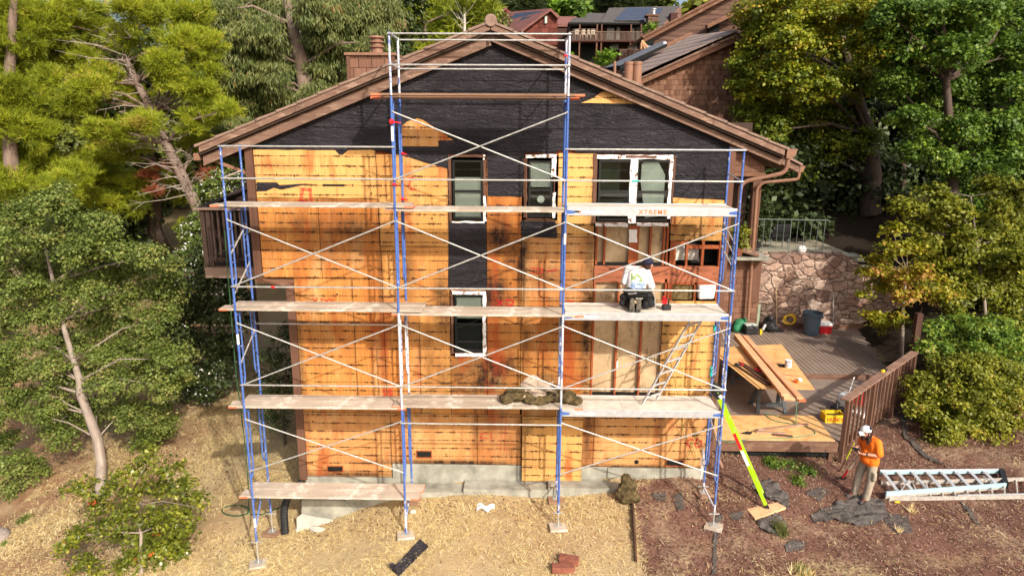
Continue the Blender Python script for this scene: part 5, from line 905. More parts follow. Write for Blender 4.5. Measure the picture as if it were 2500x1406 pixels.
# ladders lying on the mulch
M['skyb'] = flat('pale_blue_fibreglass',(.36,.50,.54),.45,var=.08); M['oldalu'] = flat('old_dull_aluminium',(.50,.45,.40),.5,metal=.25,var=.25,scale=8)
a1,a2 = gat(2160,1222),gat(2452,1200); b1,b2 = gat(2146,1166),gat(2442,1163)
t = TH('step_ladder',(a1+b2)/2,'pale blue fibreglass step ladder lying on its side on the mulch','ladder')
zz_ = lambda p,h: Vector((p.x,p.y,p.z+h))
m = MB(); m.bar(zz_(a1,.17),zz_(a2,.17),.04,.10); build(m,'side_rail',M['skyb'],t,bevel=.004); m = MB(); m.bar(zz_(b1,.14),zz_(b2,.14),.04,.09); build(m,'side_rail',M['skyb'],t,bevel=.004)
m = MB(); m.bar(zz_(a1,.09),zz_(a2,.10),.03,.05); build(m,'rear_rail',M['oldalu'],t); m = MB(); m.bar(zz_(b1,.19),zz_(b2,.19),.02,.03); build(m,'rear_rail',M['alu'],t)
for i in range(8):
    f = .10+.118*i; p = a1.lerp(a2,f); q = b1.lerp(b2,f-.08 if f>.1 else .02); m = MB(); m.bar(zz_(p,.19),zz_(q,.17),.075,.02); build(m,'step',M['alu'],t)
for (f,g_) in ((.12,.3),(.34,.2),(.9,.75)): m = MB(); m.bar(zz_(a1.lerp(a2,f),.22),zz_(b1.lerp(b2,g_),.2).lerp(zz_(a1.lerp(a2,f),.22),.5),.02,.015); build(m,'brace',M['alu'],t)
m = MB(); m.bar(zz_(a2,.15),zz_(b2,.15),.10,.13); build(m,'top_cap',M['blackp'],t)
e1,e2 = gat(2170,1222),gat(2560,1216); f1,f2 = gat(2150,1184),gat(2560,1172)
t = TH('extension_ladder',(e1+f2)/2,'dull aluminium extension ladder lying beneath the pale blue step ladder','ladder')
for p,q in ((e1,e2),(f1,f2)): m = MB(); m.bar(zz_(p,.05),zz_(q,.05),.03,.085); build(m,'rail',M['oldalu'],t)
m = MB(); m.bar(zz_(e1.lerp(e2,.42),.11),zz_(e2,.12),.03,.03); build(m,'upper_rail',M['alu'],t)
for i in range(13): m = MB(); p = e1.lerp(e2,(i+.4)/13); q = f1.lerp(f2,(i+.4)/13); m.tube([zz_(p,.05),zz_(q,.05)],.018,8); build(m,'rung',M['oldalu'],t)
m = MB(); m.obox(gat(2190,1228)+Vector((0,0,.02)),.10,.04,.03); build(m,'yellow_end_cap',M['yel'],t)
# shovel and post tool by the deck pier
p0 = gat(2052,1172); p1 = at(2098,1110,.15); t = TH('shovel',p0,'shovel with a pale handle and red collar leaning beside the deck corner','shovel'); m = MB(); m.tube([p0+(p1-p0)*.28,p1+(p1-p0)*.4],.018,8); build(m,'handle',flat('pale_handle',(.55,.42,.32),.6),t); m = MB(); m.tube([p0+(p1-p0)*.12,p0+(p1-p0)*.42],.022,8); build(m,'collar',M['redp'],t); m = MB(); m.grid(6,6,lambda u,v:tuple(p0+(p1-p0)*(.14-.5*v)+Vector(((u-.5)*.2*(1-v*v*.8),.03*math.sin(u*3),0)))); build(m,'blade',M['blackp'],t)
p0 = gat(2050,1150); p1 = at(2085,1082,.55); t = TH('digging_bar',p0,'digging tool with a yellow-green shaft leaning behind the shovel','digging tool'); m = MB(); m.tube([p0,p0.lerp(p1,.45)],.016,8); build(m,'lower_shaft',M['oldw'],t); m = MB(); m.tube([p0.lerp(p1,.45),p1],.017,8); build(m,'upper_shaft',flat('yellow_green_shaft',(.50,.52,.02),.5),t)
# ============================================================= THINGS ON THE GROUND AND ON THE PLANKS
def heap(name,label,cat,c,lumps,mat,vox=.02,extra=None):
    m = MB(); c = Vector(c)
    for (x,y,z,r_,sx,sy,sz) in lumps: m.ball(c+Vector((x,y,z)),r_,12,8,(sx,sy,sz))
    tx = bpy.data.textures.new(name+'_crumple','CLOUDS'); tx.noise_scale = .09
    return build(m,name,M[mat],None,label,cat,base=c,mods=REM(vox,1)+[('DISPLACE',dict(texture=tx,strength=.07,mid_level=.5))])
n = NT('old_brown_felt',.95,.05); v = n.co('World'); n.col(n.mix(n.mr(n.noise(v,7,5,.7,1.),.35,.65),(.035,.026,.012),(.15,.11,.055))); n.bump(n.noise(v,25,4,.7),.02); M['oldfelt'] = n.m
c = Vector((.42,-1.05,2.74)); L_ = [(-.68,0,.06,.13,1.2,1.4,.8),(-.5,.02,.14,.17,1.4,1,.9),(-.25,.05,.12,.16,1.4,1.1,.8),(0,-.03,.08,.14,1.8,1.3,.6),(.25,.05,.13,.17,1.3,1,.9),(.48,.0,.12,.16,1.2,1.1,.8),(.64,-.05,.06,.12,1.3,1.3,.6),(-.1,-.12,.05,.1,2.5,1,.5)]
heap('felt_heap','heap of torn brown building felt on the middle bay plank','felt heap',c,L_,'oldfelt')
M['plast'] = flat('crumpled_kraft_wrap',(.40,.30,.22),.35,var=.35,scale=9,spec=.6,bump=.02)
m = MB(); m.grid(16,14,lambda u,v:(.05+u*.62+.05*math.sin(v*7), -1.17+.16*v+.03*math.sin(u*9+v*5), 2.78+.42*v+.07*math.sin(u*6.2)*(v)-.10*(1-v)*abs(2*u-1)*-1)); build(m,'plastic_wrap',M['plast'],None,'crumpled translucent brown wrap lying in the felt heap','wrapping',base=(.3,-1.1,2.8))
bg_ = gat(1530,1222); heap('felt_bundle','upright bundle of brown felt on the ground at the end of the edging board','felt bundle',bg_,[(0,0,.12,.20,1.1,.9,.9),(.02,.05,.32,.17,1.1,.8,1),(-.03,.05,.48,.10,1,.8,1.2),(.14,-.02,.1,.14,1,1,.8),(-.14,.0,.18,.12,1,.8,1)],'oldfelt')
m = MB(); m.tube([gat(1518,1200)+Vector((0,-.12,.25)),gat(1516,1190)+Vector((.0,-.1,.35)),gat(1522,1180)+Vector((.05,-.1,.28))],[.02,.025,.008],6); build(m,'splinter',M['lum'],None,'pale wood splinter stuck in the brown felt bundle','splinter',base=bg_)
# edging board
m = MB(); pa,pb = gat(1545,1232),gat(1553,1375); m.bar(pa+Vector((0,0,.03)),pb+Vector((0,0,.04)),.035,.15); build(m,'edging_board',M['oldw'],None,'thin dark edging board between the dry grass and the mulch','edging board',base=pa)
# bricks
M['brick'] = flat('red_brown_brick',(.24,.085,.055),.85,var=.3,scale=9,bump=.005)
for px,py,rz_,lb_ in ((1375,1392,.03,'front red-brown brick at the bottom edge of the dry grass'),(1389,1372,-.25,'rear red-brown brick behind the front one')):
    p = gat(px,py); m = MB(); m.obox(p-Vector((0,0,.01)),.42 if rz_>0 else .36,.17,.13,rz_); build(m,'brick',M['brick'],None,lb_,'brick','two loose bricks on the dry grass',base=p,bevel=.008)
# black roll, paper
p = gat(995,1370); m = MB(); d_ = Vector((.66,.72,0)).normalized(); s_ = Vector((.72,-.66,0)); m.hexa([p+d_*a_+s_*b_+Vector((0,0,z_+gnd(*(p+d_*a_+s_*b_)[:2])-p.z)) for z_ in (.03,.06) for a_,b_ in ((-.30,-.11),(-.30,.11),(.42,.13),(.42,-.13))]); m.tube([p+d_*-.30+s_*-.11+Vector((0,0,.03)),p+d_*-.30+s_*.11+Vector((0,0,.03))],.05,10); build(m,'felt_roll',M['felt'],None,'short strip of black felt with a curled end on the dry grass','felt strip',base=p)
p = gat(1186,1244); m = MB(); m.grid(8,6,lambda u,v:(p.x-.18+.36*u,p.y-.08+.2*v+.04*math.sin(u*8),p.z+.02+.05*abs(math.sin(u*5+v*4)))); build(m,'paper_scrap',M['white'],None,'white crumpled paper on the dry grass before the ledge','paper',base=p)
# concrete chips and rock
m = MB(); p = gat(775,1297); m.prism([tuple(p+Vector(q)) for q in ((-.18,.02,.02),(-.06,.07,.04),(.06,.01,.05),(.19,.01,.02),(.08,-.05,.02),(-.06,-.04,.02))],(0,0,.06)); build(m,'broken_slab',M['cement'],None,'broken white concrete flake on the ground before the block footing','concrete flake',base=p,bevel=.01)
for i,(px,py,s_) in enumerate(((728,1295,.05),(738,1292,.04),(1008,1250,.06),(752,1290,.035))):
    p = gat(px,py); m = MB(); m.ball(p+Vector((0,0,s_*.4)),s_,8,5,(1.3,1,.7)); build(m,'concrete_chip',M['cement'],None,['larger pale chip left of the broken slab','pale chip touching the larger chip','pale chip at the foot of the second scaffold leg','smallest pale chip by the broken slab'][i],'stone chip','pale chips scattered on the ground',base=p)
p = gat(-5,1318); m = MB(); m.ball(p+Vector((0,0,.1)),.28,12,8,(1,1,.7)); build(m,'rock',flat('grey_rock',(.33,.27,.24),.9,var=.3,bump=.02),None,'smooth grey rock at the left edge of the dry grass','rock',base=p,smooth=True)
# base boards under jacks
k = 0
for (i,y_),(x_,yy,g_) in sorted(foot.items()):
    if (i,y_) == (1,SB) : pass
    m = MB(); rz_ = (.3,-.15,.2,-.25,.1,.05,-.4,.3)[k]; lab = ['front left','rear left','front second','rear second','front third','rear third','front right','rear right'][k]; m.obox((x_,yy-.03,g_),.34,.28,.045,rz_); build(m,'base_board',M['plankb'] if k%2 else M['plank'],None,'square wooden pad under the %s scaffold leg'%lab,'wooden pad','wooden pads under the scaffold legs',base=(x_,yy,g_),bevel=.004); k += 1
# corrugated pipes, hose
M['corr'] = flat('black_corrugated_pipe',(.02,.02,.022),.45,var=.2); 
def corr(pts,r_):
    pts = arc(pts,.25,6); out=[]; rs=[]
    for a_,b_ in zip(pts[:-1],pts[1:]):
        n_ = max(1,int((Vector(b_)-Vector(a_)).length/.02))
        for q in range(n_): out.append(Vector(a_).lerp(Vector(b_),q/n_)); rs.append(r_*(1+.10*(len(rs)%2)))
    return out,rs
pp,rr_ = corr([(-4.72,-.12,.42),(-4.95,-.25,.28),(-5.05,-.45,-.02),(-5.0,-.6,-.55)],.075); m = MB(); m.tube(pp,rr_,12); build(m,'drain_pipe',M['corr'],None,'black corrugated drain pipe coming off the lower left house corner','drain pipe',base=(-4.9,-.3,-.4))
m = MB(); c = gat(578,1250); pts_ = [at(548,560,.85),at(575,900,.3),at(600,1100,.1),at(608,1205,-.1),gat(606,1256)+Vector((0,0,.03))]; m.tube(arc([tuple(p) for p in pts_],.3),.012,6); r_ = [gat(606-30+34*math.cos(t_),1248+13*math.sin(t_))+Vector((0,0,.03)) for t_ in [i*.4 for i in range(17)]]; m.tube(r_,.016,6); m.tube([gat(606,1257)+Vector((0,0,.03)),gat(640,1258)+Vector((0,0,.03)),gat(690,1240)+Vector((0,0,.05))],.014,6); build(m,'garden_hose',M['hose'],None,'dark green hose hanging from the balcony and looped on the dry grass','hose',base=c,smooth=True)
m = MB(); m.tube([at(1625,800,-.15),at(1640,900,-.2),at(1660,990,-.15),at(1668,1060,-.1),at(1690,1085,-.06),at(1700,1120,-.05),at(1690,1140,-.05),at(1675,1125,-.05),at(1685,1100,-.05),at(1705,1040,-.05)],.006,5); build(m,'extension_lead',flat('olive_cord',(.17,.20,.04),.6),None,'thin olive cord looping down the plywood behind the right bay','cord',base=at(1690,1140,-.05))
# landscape fabric
n = NT('landscape_fabric',.6,.35); v = n.co('World'); n.col(n.mix(n.noise(v,4,5,.7),(.035,.03,.028),(.135,.115,.10))); n.bump(n.noise(n.co('World',(1,1,1)),8,4,.6,1.5),.04); M['fabric'] = n.m
def fabric(px_pts,label,amp=.05,lift=.015,mat='fabric',name='landscape_fabric'):
    P2 = [gat(*p) for p in px_pts]; xs=[p.x for p in P2]; ys=[p.y for p in P2]; x0_,x1_,y0_,y1_ = min(xs),max(xs),min(ys),max(ys); n_=34; cell={}; m = MB(); ph=random.random()*9
    def inside(x,y):
        c_=False; j=len(P2)-1
        for i in range(len(P2)):
            if (P2[i].y>y)!=(P2[j].y>y) and x<(P2[j].x-P2[i].x)*(y-P2[i].y)/(P2[j].y-P2[i].y+1e-9)+P2[i].x: c_=not c_
            j=i
        return c_
    idx={}
    gx_,gy_ = np.meshgrid(np.linspace(x0_,x1_,n_+1),np.linspace(y0_,y1_,n_+1),indexing='ij'); g_=gz(gx_,gy_).reshape(gx_.shape)
    def vid(i,j):
        if (i,j) not in idx:
            x,y=gx_[i,j],gy_[i,j]; w_=abs(noise.noise(Vector((x*3.2+ph,y*4.5,0)))) + .5*abs(noise.noise(Vector((x*8+ph,y*9,3)))); idx[(i,j)]=len(m.v); m.v.append((x,y,g_[i,j]+lift+amp*w_*2.2))
        return idx[(i,j)]
    for i in range(n_):
        for j in range(n_):
            if inside((gx_[i,j]+gx_[i+1,j+1])/2+random.uniform(-.0,.0),(gy_[i,j]+gy_[i+1,j+1])/2): m.f.append((vid(i,j),vid(i+1,j),vid(i+1,j+1),vid(i,j+1)))
    return build(m,name,M[mat],None,label,'landscape fabric',base=P2[0],smooth=True)
fabric([(1980,1262),(2005,1245),(2060,1225),(2100,1215),(2150,1222),(2172,1262),(2130,1285),(2085,1286),(2040,1272),(1990,1280)],'large crumpled dark fabric under the feet of the standing person',.06)
fabric([(1835,1190),(1880,1170),(1900,1190),(1925,1215),(1925,1245),(1905,1230),(1880,1225)],'dark fabric flap behind the board of the lime ladder',.06)
fabric([(1845,1275),(1900,1255),(1925,1290),(1895,1310),(1865,1300)],'dark fabric piece in front of the board of the lime ladder',.05)
fabric([(1780,1255),(1815,1250),(1808,1272),(1785,1270)],'small round dark fabric scrap left of the lime ladder board',.012)
fabric([(1640,1212),(1665,1205),(1672,1245),(1655,1250)],'brownish fabric fold between the right scaffold legs',.015)
fabric([(1590,1205),(1625,1200),(1625,1225),(1600,1222)],'small grey fabric scrap right of the brown felt bundle',.012)
fabric([(1745,1270),(1765,1255),(1750,1330),(1748,1406),(1738,1406),(1742,1320)],'long narrow fabric strip running down from the right scaffold foot',.02)
fabric([(1915,1330),(1940,1320),(1968,1325),(1960,1342),(1920,1350)],'grey fabric scrap near the green tuft at the bottom',.015)
fabric([(2345,1225),(2360,1235),(2395,1285),(2378,1275),(2355,1245)],'narrow dark fabric strip in front of the step ladder',.03)
fabric([(2140,1250),(2215,1260),(2230,1300),(2190,1305),(2165,1280)],'dusty fabric patch just right of the large crumpled fabric',.012)
fabric([(2195,1000),(2205,1000),(2215,1060),(2260,1110),(2330,1150),(2255,1118),(2205,1070)],'dark fabric edge running up beside the right shrub',.04)
fabric([(1965,1205),(2000,1188),(2030,1200),(2000,1225)],'brown fabric rumple between the two ladders',.015)
# ============================================================= GROUND
def axis(a,b,fine0,fine1,df,dc):
    out=[a]; 
    while out[-1] < b:
        x=out[-1]; d = df if fine0<=x<=fine1 else min(dc, df+ .18*max(fine0-x,x-fine1,0)); out.append(x+d)
    return out
xs = axis(-160,160,-13,13,.09,7); ys = axis(-11,190,-6,11,.09,7); GX_,GY_ = np.meshgrid(xs,ys,indexing='ij'); GZ_ = gz(GX_,GY_)
nx_,ny_ = len(xs),len(ys); me = bpy.data.meshes.new('ground'); V_ = np.stack([GX_,GY_,GZ_],-1).reshape(-1,3).astype(np.float32)
V_[:,2] += (np.sin(V_[:,0]*13+np.sin(V_[:,1]*9)*2)*np.sin(V_[:,1]*11+V_[:,0]*4)*.008)
def quickmesh(me, V_, Fq, k):
    me.vertices.add(len(V_)); me.vertices.foreach_set('co',V_.ravel()); n_=len(Fq); me.loops.add(n_*k); me.loops.foreach_set('vertex_index',Fq.ravel().astype(np.int32)); me.polygons.add(n_); me.polygons.foreach_set('loop_start',np.arange(0,n_*k,k,dtype=np.int32)); me.update(calc_edges=True)
ii,jj = np.meshgrid(np.arange(nx_-1),np.arange(ny_-1),indexing='ij'); a_ = (ii*ny_+jj).ravel(); Fq = np.stack([a_,a_+ny_,a_+ny_+1,a_+1],-1); quickmesh(me,V_,Fq,4); me.polygons.foreach_set('use_smooth',[True]*len(Fq))
n = NT('dry_ground',.95,.08); v = n.co('World'); x,y,z = n.xyz(v)
st = n.mix(n.mr(n.noise(v,.9,5,.65),.35,.65),(.38,.275,.165),(.52,.40,.22)); fine = n.noise(n.co('World',(1,1,1)),22,5,.8,1.2); st = n.mix(n.mr(fine,.35,.7,0,.6),st,(.60,.46,.24)); st = n.mix(n.mr(n.noise(v,45,3,.7),.52,.72,0,.7),st,(.17,.10,.06)); st = n.mix(n.mr(n.noise(v,.35,3),.45,.65,0,.35),st,(.40,.21,.11))
mu = n.mix(n.mr(n.noise(v,30,5,.8,.8),.35,.65),(.10,.046,.034),(.29,.155,.11)); mu = n.mix(n.mr(n.noise(v,60,2,.6),.6,.7,0,.8),mu,(.42,.27,.2)); mu = n.mix(n.mr(n.noise(v,.9,5,.7),.50,.62,0,.8),mu,(.38,.26,.17))
ew = n.math('ADD',x,n.math('MULTIPLY',n.math('SUBTRACT',n.noise(v,1.3,5,.7),.5),.5)); ew = n.math('ADD',ew,n.math('MULTIPLY',n.math('GREATER_THAN',y,-.5),n.math('MULTIPLY',n.math('ADD',y,.5),-1.2)))
mk = n.mr(ew,2.25,2.45); far = n.mr(y,9,14); mk = n.math('MULTIPLY',mk,n.math('SUBTRACT',1.,far))
sb = n.math('MULTIPLY',n.mr(n.noise(n.co('World',(.5,1,1),loc=(3,1,0)),.9,5,.7),.52,.6),n.mr(y,-2.2,-1.6,1,0)); c = n.mix(n.math('MULTIPLY',mk,n.math('SUBTRACT',1.,n.math('MULTIPLY',sb,.8))),st,mu)
c = n.mix(n.math('MULTIPLY',n.mr(x,-7.5,-10.5),n.mr(n.noise(v,1.2,5,.7),.3,.6,.2,.85)),c,(.30,.15,.085)); c = n.mix(n.math('MULTIPLY',far,.8),c,(.16,.13,.06)); c = n.mix(n.math('MULTIPLY',n.mr(y,9.,11.),n.mr(x,6.,8.)),c,(.022,.017,.012)); c = n.mix(n.math('MULTIPLY',n.mr(y,3.,5.),n.mr(x,10.5,12.)),c,(.03,.022,.016)); n.col(c); n.bump(n.noise(v,26,6,.75,.8),.05,.9); M['ground'] = n.m  # near-black ground behind the patio puts tree shade into the colour
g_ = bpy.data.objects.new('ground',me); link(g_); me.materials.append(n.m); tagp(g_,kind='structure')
# loose straw and wood chips -----------------------------------------------------------------
def fastmesh(name,V_,k,mat,parent=None,tint=None,**kw):
    V_ = np.asarray(V_,dtype=np.float32)
    if parent is not None: V_ = V_-np.array(origin(parent),dtype=np.float32)
    me = bpy.data.meshes.new(name); n_ = len(V_)//k; quickmesh(me,V_,np.arange(n_*k).reshape(n_,k),k)
    if tint is not None: at_ = me.attributes.new('tint','FLOAT','FACE'); at_.data.foreach_set('value',np.asarray(tint,dtype=np.float32))
    me.materials.append(mat); o = bpy.data.objects.new(name,me); link(o,parent); return tagp(o,**kw)
def blades(n_,xr,yr,L0,L1,W_,dens,up=.25,keep=None):
    x = rng.uniform(xr[0],xr[1],n_*3); y = rng.uniform(yr[0],yr[1],n_*3); d = dens(x,y); s = rng.random(n_*3)<d; x=x[s][:n_]; y=y[s][:n_]; m_=len(x)
    z = gz(x,y); a = rng.uniform(0,6.28,m_); u = np.stack([np.cos(a),np.sin(a),rng.normal(0,up,m_)],-1); L_ = rng.uniform(L0,L1,m_)[:,None]; w_ = np.stack([-np.sin(a),np.cos(a),np.zeros(m_)],-1)*rng.uniform(.6,1.3,m_)[:,None]*W_
    c = np.stack([x,y,z+.012+rng.random(m_)*.02],-1); mid = c+u*L_*.0; e0=c-u*L_*.5; e1=c+u*L_*.5; e0[:,2]=np.maximum(e0[:,2],z-.01); e1[:,2]=np.maximum(e1[:,2],z-.005); mid[:,2]+=L_[:,0]*rng.uniform(0,.12,m_)
    return np.stack([e0-w_*.5,mid-w_,e1,mid+w_],1).reshape(-1,3), rng.random(m_)
def fld(x,y,k=1.,s=0):
    return .5+.25*np.sin(x*2.1*k+s+np.sin(y*1.7*k+s))+.25*np.sin(y*2.6*k-s+np.sin(x*1.3*k+2*s))
nst = NT('straw_blade',.7,.2); tt = nst.attr('tint'); nst.col(nst.ramp(tt,[(0,(.40,.24,.11)),(.3,(.66,.49,.20)),(.65,(.86,.70,.34)),(1,(.90,.80,.50))])); M['straw'] = nst.m
def left(x,y): return (x<2.3)*1.0
a_,t_ = blades(95000,(-13,2.4),(-4.5,8),.05,.22,.0045,lambda x,y: np.clip(fld(x,y,1.)**3*2.2+.05+fld(x,y,3.1,1.)**4*.6+.4*np.exp(-((y+.9)/.35)**2),0,1)*(1-.8*np.exp(-((x-1.1)/1.1)**2-((y+1.9)/.8)**2))*(~((x>-4.7)&(y>-.45)))*np.clip(1.15-(x+13)*0-(y>2)*.4,0,1))
fastmesh('dry_grass',a_,4,M['straw'],tint=t_,kind='stuff',label='dry yellow straw and cut grass scattered over the slope')
a_,t_ = blades(14000,(2.2,13),(-4.5,1.6),.05,.2,.004,lambda x,y: np.clip(.35*fld(x,y,1.3,2.)**6+.04*(y<.0)+.30*np.exp(-((y+2.9)/.6)**2)*fld(x,y,2,1.)**2,0,1),up=.15)
fastmesh('mulch_straw',a_,4,M['straw'],tint=t_,kind='stuff',label='thin scattering of straw on the brown mulch')
nst = NT('wood_chip',.85,.12); nst.col(nst.ramp(nst.attr('tint'),[(0,(.055,.024,.018)),(.5,(.18,.085,.06)),(.85,(.30,.165,.12)),(1,(.52,.38,.28))])); 
a_,t_ = blades(60000,(2.3,13.5),(-4.5,3.),.025,.065,.010,lambda x,y: .25+.75*fld(x,y,1.1,4.),up=.35)
fastmesh('wood_chips',a_,4,nst.m,tint=t_,kind='stuff',label='red-brown wood chip mulch covering the ground right of the edging board')
nl = NT('leaf_litter',.85,.1); nl.col(nl.ramp(nl.attr('tint'),[(0,(.06,.03,.02)),(.6,(.20,.10,.055)),(1,(.36,.22,.12))]))
a_,t_ = blades(9000,(-12,3),(-4.2,6),.03,.07,.014,lambda x,y: np.clip(.10+.9*np.exp(-((y+.75)/.35)**2)+(x<-7)*.8,0,1)*(~((x>-4.7)&(y>-.45))),up=.4)
fastmesh('leaf_litter',a_,4,nl.m,tint=t_,kind='stuff',label='brown dry leaves scattered along the foundation and left slope')
# ============================================================= VEGETATION
def leafmat(name,stops,trans=.35,rough=.5):
    n = NT(name,rough,.35); c = n.ramp(n.attr('tint'),stops); n.col(c); t = n.n('ShaderNodeBsdfTranslucent'); n.l(c,t.inputs[0]); mx = n.n('ShaderNodeMixShader'); mx.inputs[0].default_value = trans; n.l(n.p.outputs[0],mx.inputs[1]); n.l(t.outputs[0],mx.inputs[2]); n.l(mx.outputs[0],n.o.inputs[0]); return n.m
LM = dict(
 pine=leafmat('pine_needles',[(0,(.12,.16,.015)),(.4,(.27,.32,.022)),(.8,(.46,.50,.035)),(1,(.48,.38,.08))]),
 pineb=leafmat('shaded_pine_needles',[(0,(.09,.11,.025)),(.6,(.18,.21,.04)),(1,(.30,.29,.06))]),  # darker copy of the pine needles with shade put into the colour
 euc=leafmat('eucalyptus_leaves',[(0,(.10,.13,.035)),(.5,(.16,.19,.055)),(.9,(.28,.29,.10)),(1,(.38,.16,.07))]),
 oak=leafmat('oak_leaves',[(0,(.06,.09,.018)),(.5,(.135,.185,.035)),(.9,(.25,.30,.065)),(1,(.32,.30,.09))]),
 dark=leafmat('dark_and_shaded_leaves',[(0,(.03,.045,.016)),(.6,(.065,.095,.028)),(1,(.12,.15,.04))]),
 maple=leafmat('turning_maple_leaves',[(0,(.07,.10,.012)),(.45,(.17,.22,.018)),(.85,(.36,.36,.02)),(1,(.46,.30,.03))]),
 green=leafmat('fresh_green_leaves',[(0,(.05,.10,.014)),(.5,(.12,.21,.026)),(.85,(.24,.34,.035)),(1,(.36,.36,.05))]),
 gold=leafmat('golden_dogwood_leaves',[(0,(.12,.16,.012)),(.5,(.28,.28,.015)),(.8,(.42,.34,.03)),(1,(.55,.27,.09))]),
 shrub=leafmat('yellow_green_shrub_leaves',[(0,(.09,.115,.014)),(.5,(.21,.23,.022)),(.9,(.38,.37,.03)),(1,(.42,.28,.05))]),
 laurel=leafmat('glossy_yellow_green_leaves',[(0,(.05,.07,.01)),(.5,(.15,.18,.018)),(.85,(.36,.34,.04)),(.97,(.50,.46,.09)),(1,(.55,.14,.04))],.25,.32),
 bright=leafmat('bright_green_leaves',[(0,(.10,.20,.015)),(1,(.22,.38,.03))]), fl=leafmat('white_petals',[(0,(.75,.74,.68)),(1,(.85,.84,.80))],.2), redd=leafmat('rust_dead_needles',[(0,(.25,.07,.03)),(1,(.42,.14,.07))]))
BK = dict(grey=wood('grey_bark',(.20,.155,.125),(.40,.33,.28),'Z',.5,bump=.01),pine=wood('pine_bark',(.13,.085,.065),(.27,.20,.16),'Z',.5,bump=.01),dark=wood('dark_bark',(.05,.035,.028),(.10,.07,.055),'Z',.5,bump=.01),pale=wood('pale_bark',(.40,.36,.31),(.62,.57,.50),'Z',.5))
def unit(v): return v/np.maximum(np.linalg.norm(v,axis=1,keepdims=True),1e-9)
def leafgeo(c,kind,L_,outward,tv):
    """c centres (N,3) -> vertices, k per face, tint"""
    n_ = len(c); rnd = unit(rng.normal(size=(n_,3)))
    if kind == 'needle':
        K_ = 5; c = np.repeat(c,K_,0); out = np.repeat(outward,K_,0); d = unit(out*.9+rng.normal(size=(n_*K_,3))*.6+np.array([0,0,.35])); w = unit(np.cross(d,rng.normal(size=(n_*K_,3))))*L_*.055; Lr = L_*rng.uniform(.7,1.3,(n_*K_,1))
        return np.stack([c-w,c+w,c+d*Lr],1).reshape(-1,3),3,np.repeat(tv,K_)
    if kind == 'drop':
        d = unit(rnd*.55+outward*.25+np.array([0,0,-1.])); w = unit(np.cross(d,rng.normal(size=(n_,3))))*L_*.11; Lr = L_*rng.uniform(.7,1.3,(n_,1))
        return np.stack([c,c+d*Lr*.45+w,c+d*Lr,c+d*Lr*.45-w],1).reshape(-1,3),4,tv
    nrm = unit(rnd*.75+outward*.5+np.array([0,-.0,.65])); d = unit(np.cross(nrm,rng.normal(size=(n_,3)))); w = np.cross(nrm,d)*L_*.34; Lr = L_*rng.uniform(.6,1.25,(n_,1)); b = nrm*L_*.10
    return np.stack([c,c+d*Lr*.5+w*(Lr/L_)+b,c+d*Lr,c+d*Lr*.5-w*(Lr/L_)+b],1).reshape(-1,3),4,tv
def foliage(blobs,kind,L_,dens,clr=.30,bias=0.,flat_=.75,hol=.35):
    dens = dens*(1.15 if kind=='needle' else 1.55); blobs = [tuple(b[:3])+(b[3]*1.14,)+tuple(b[4:]) for b in blobs]
    """blobs: (x,y,z,r[,tintbias]) ; dens = leaves per square metre of blob surface"""
    Cs=[];Os=[];Ts=[]
    for b in blobs:
        x,y,z,r = b[:4]; tb = b[4] if len(b)>4 else 0; A_ = 4*math.pi*r*r; nl = int(A_*dens); nc = max(5,int(A_/(clr*clr)*.75)); u = unit(rng.normal(size=(nc,3))); u[:,2] = np.where(rng.random(nc)<.35,np.abs(u[:,2]),u[:,2])
        rad = r*rng.uniform(hol,1.12,nc)**.7; cc = np.array([x,y,z])+u*rad[:,None]*np.array([1,1,flat_]); wgt = rng.random(nc)**1.2+.15; idx = rng.choice(nc,nl,p=wgt/wgt.sum())
        sc = clr*.42*(.6+.8*rng.random(nc)); c = cc[idx]+rng.normal(size=(nl,3))*sc[idx][:,None]*np.array([1,1,.6]); Cs.append(c); Os.append(unit(c-np.array([x,y,z-.2*r]))); ct = rng.normal(0,.16,nc); Ts.append(np.clip(.45+bias+tb+ct[idx]+rng.normal(0,.13,nl),0,1))
    c = np.concatenate(Cs); return leafgeo(c,kind,L_,np.concatenate(Os),np.concatenate(Ts))
def B(lst,Y,dY=.8,tb=None):
    out=[]
    for q in lst:
        px,py,r = q[:3]; y_ = Y+random.uniform(-dY,dY)+(q[3] if len(q)>3 else 0); p = at(px,py,y_); out.append((p.x,p.y,p.z,r/ppm(y_))+((q[4],) if len(q)>4 else ()))
    return out
def fill(poly,n_,r0,r1,Y,dY):
    out=[]; xs=[p[0] for p in poly]; ys=[p[1] for p in poly]; tries=0; ctr=[]
    while len(out)<n_ and tries<6000:
        tries+=1; x=random.uniform(min(xs),max(xs)); y=random.uniform(min(ys),max(ys)); c_=False; j=len(poly)-1
        for i in range(len(poly)):
            if (poly[i][1]>y)!=(poly[j][1]>y) and x<(poly[j][0]-poly[i][0])*(y-poly[i][1])/(poly[j][1]-poly[i][1]+1e-9)+poly[i][0]: c_=not c_
            j=i
        r=random.uniform(r0,r1)
        if c_ and all((x-a)**2+(y-b)**2>(.62*(r+s))**2 for a,b,s in ctr): ctr.append((x,y,r)); out.append((x,y,r))
    return B(out,Y,dY)
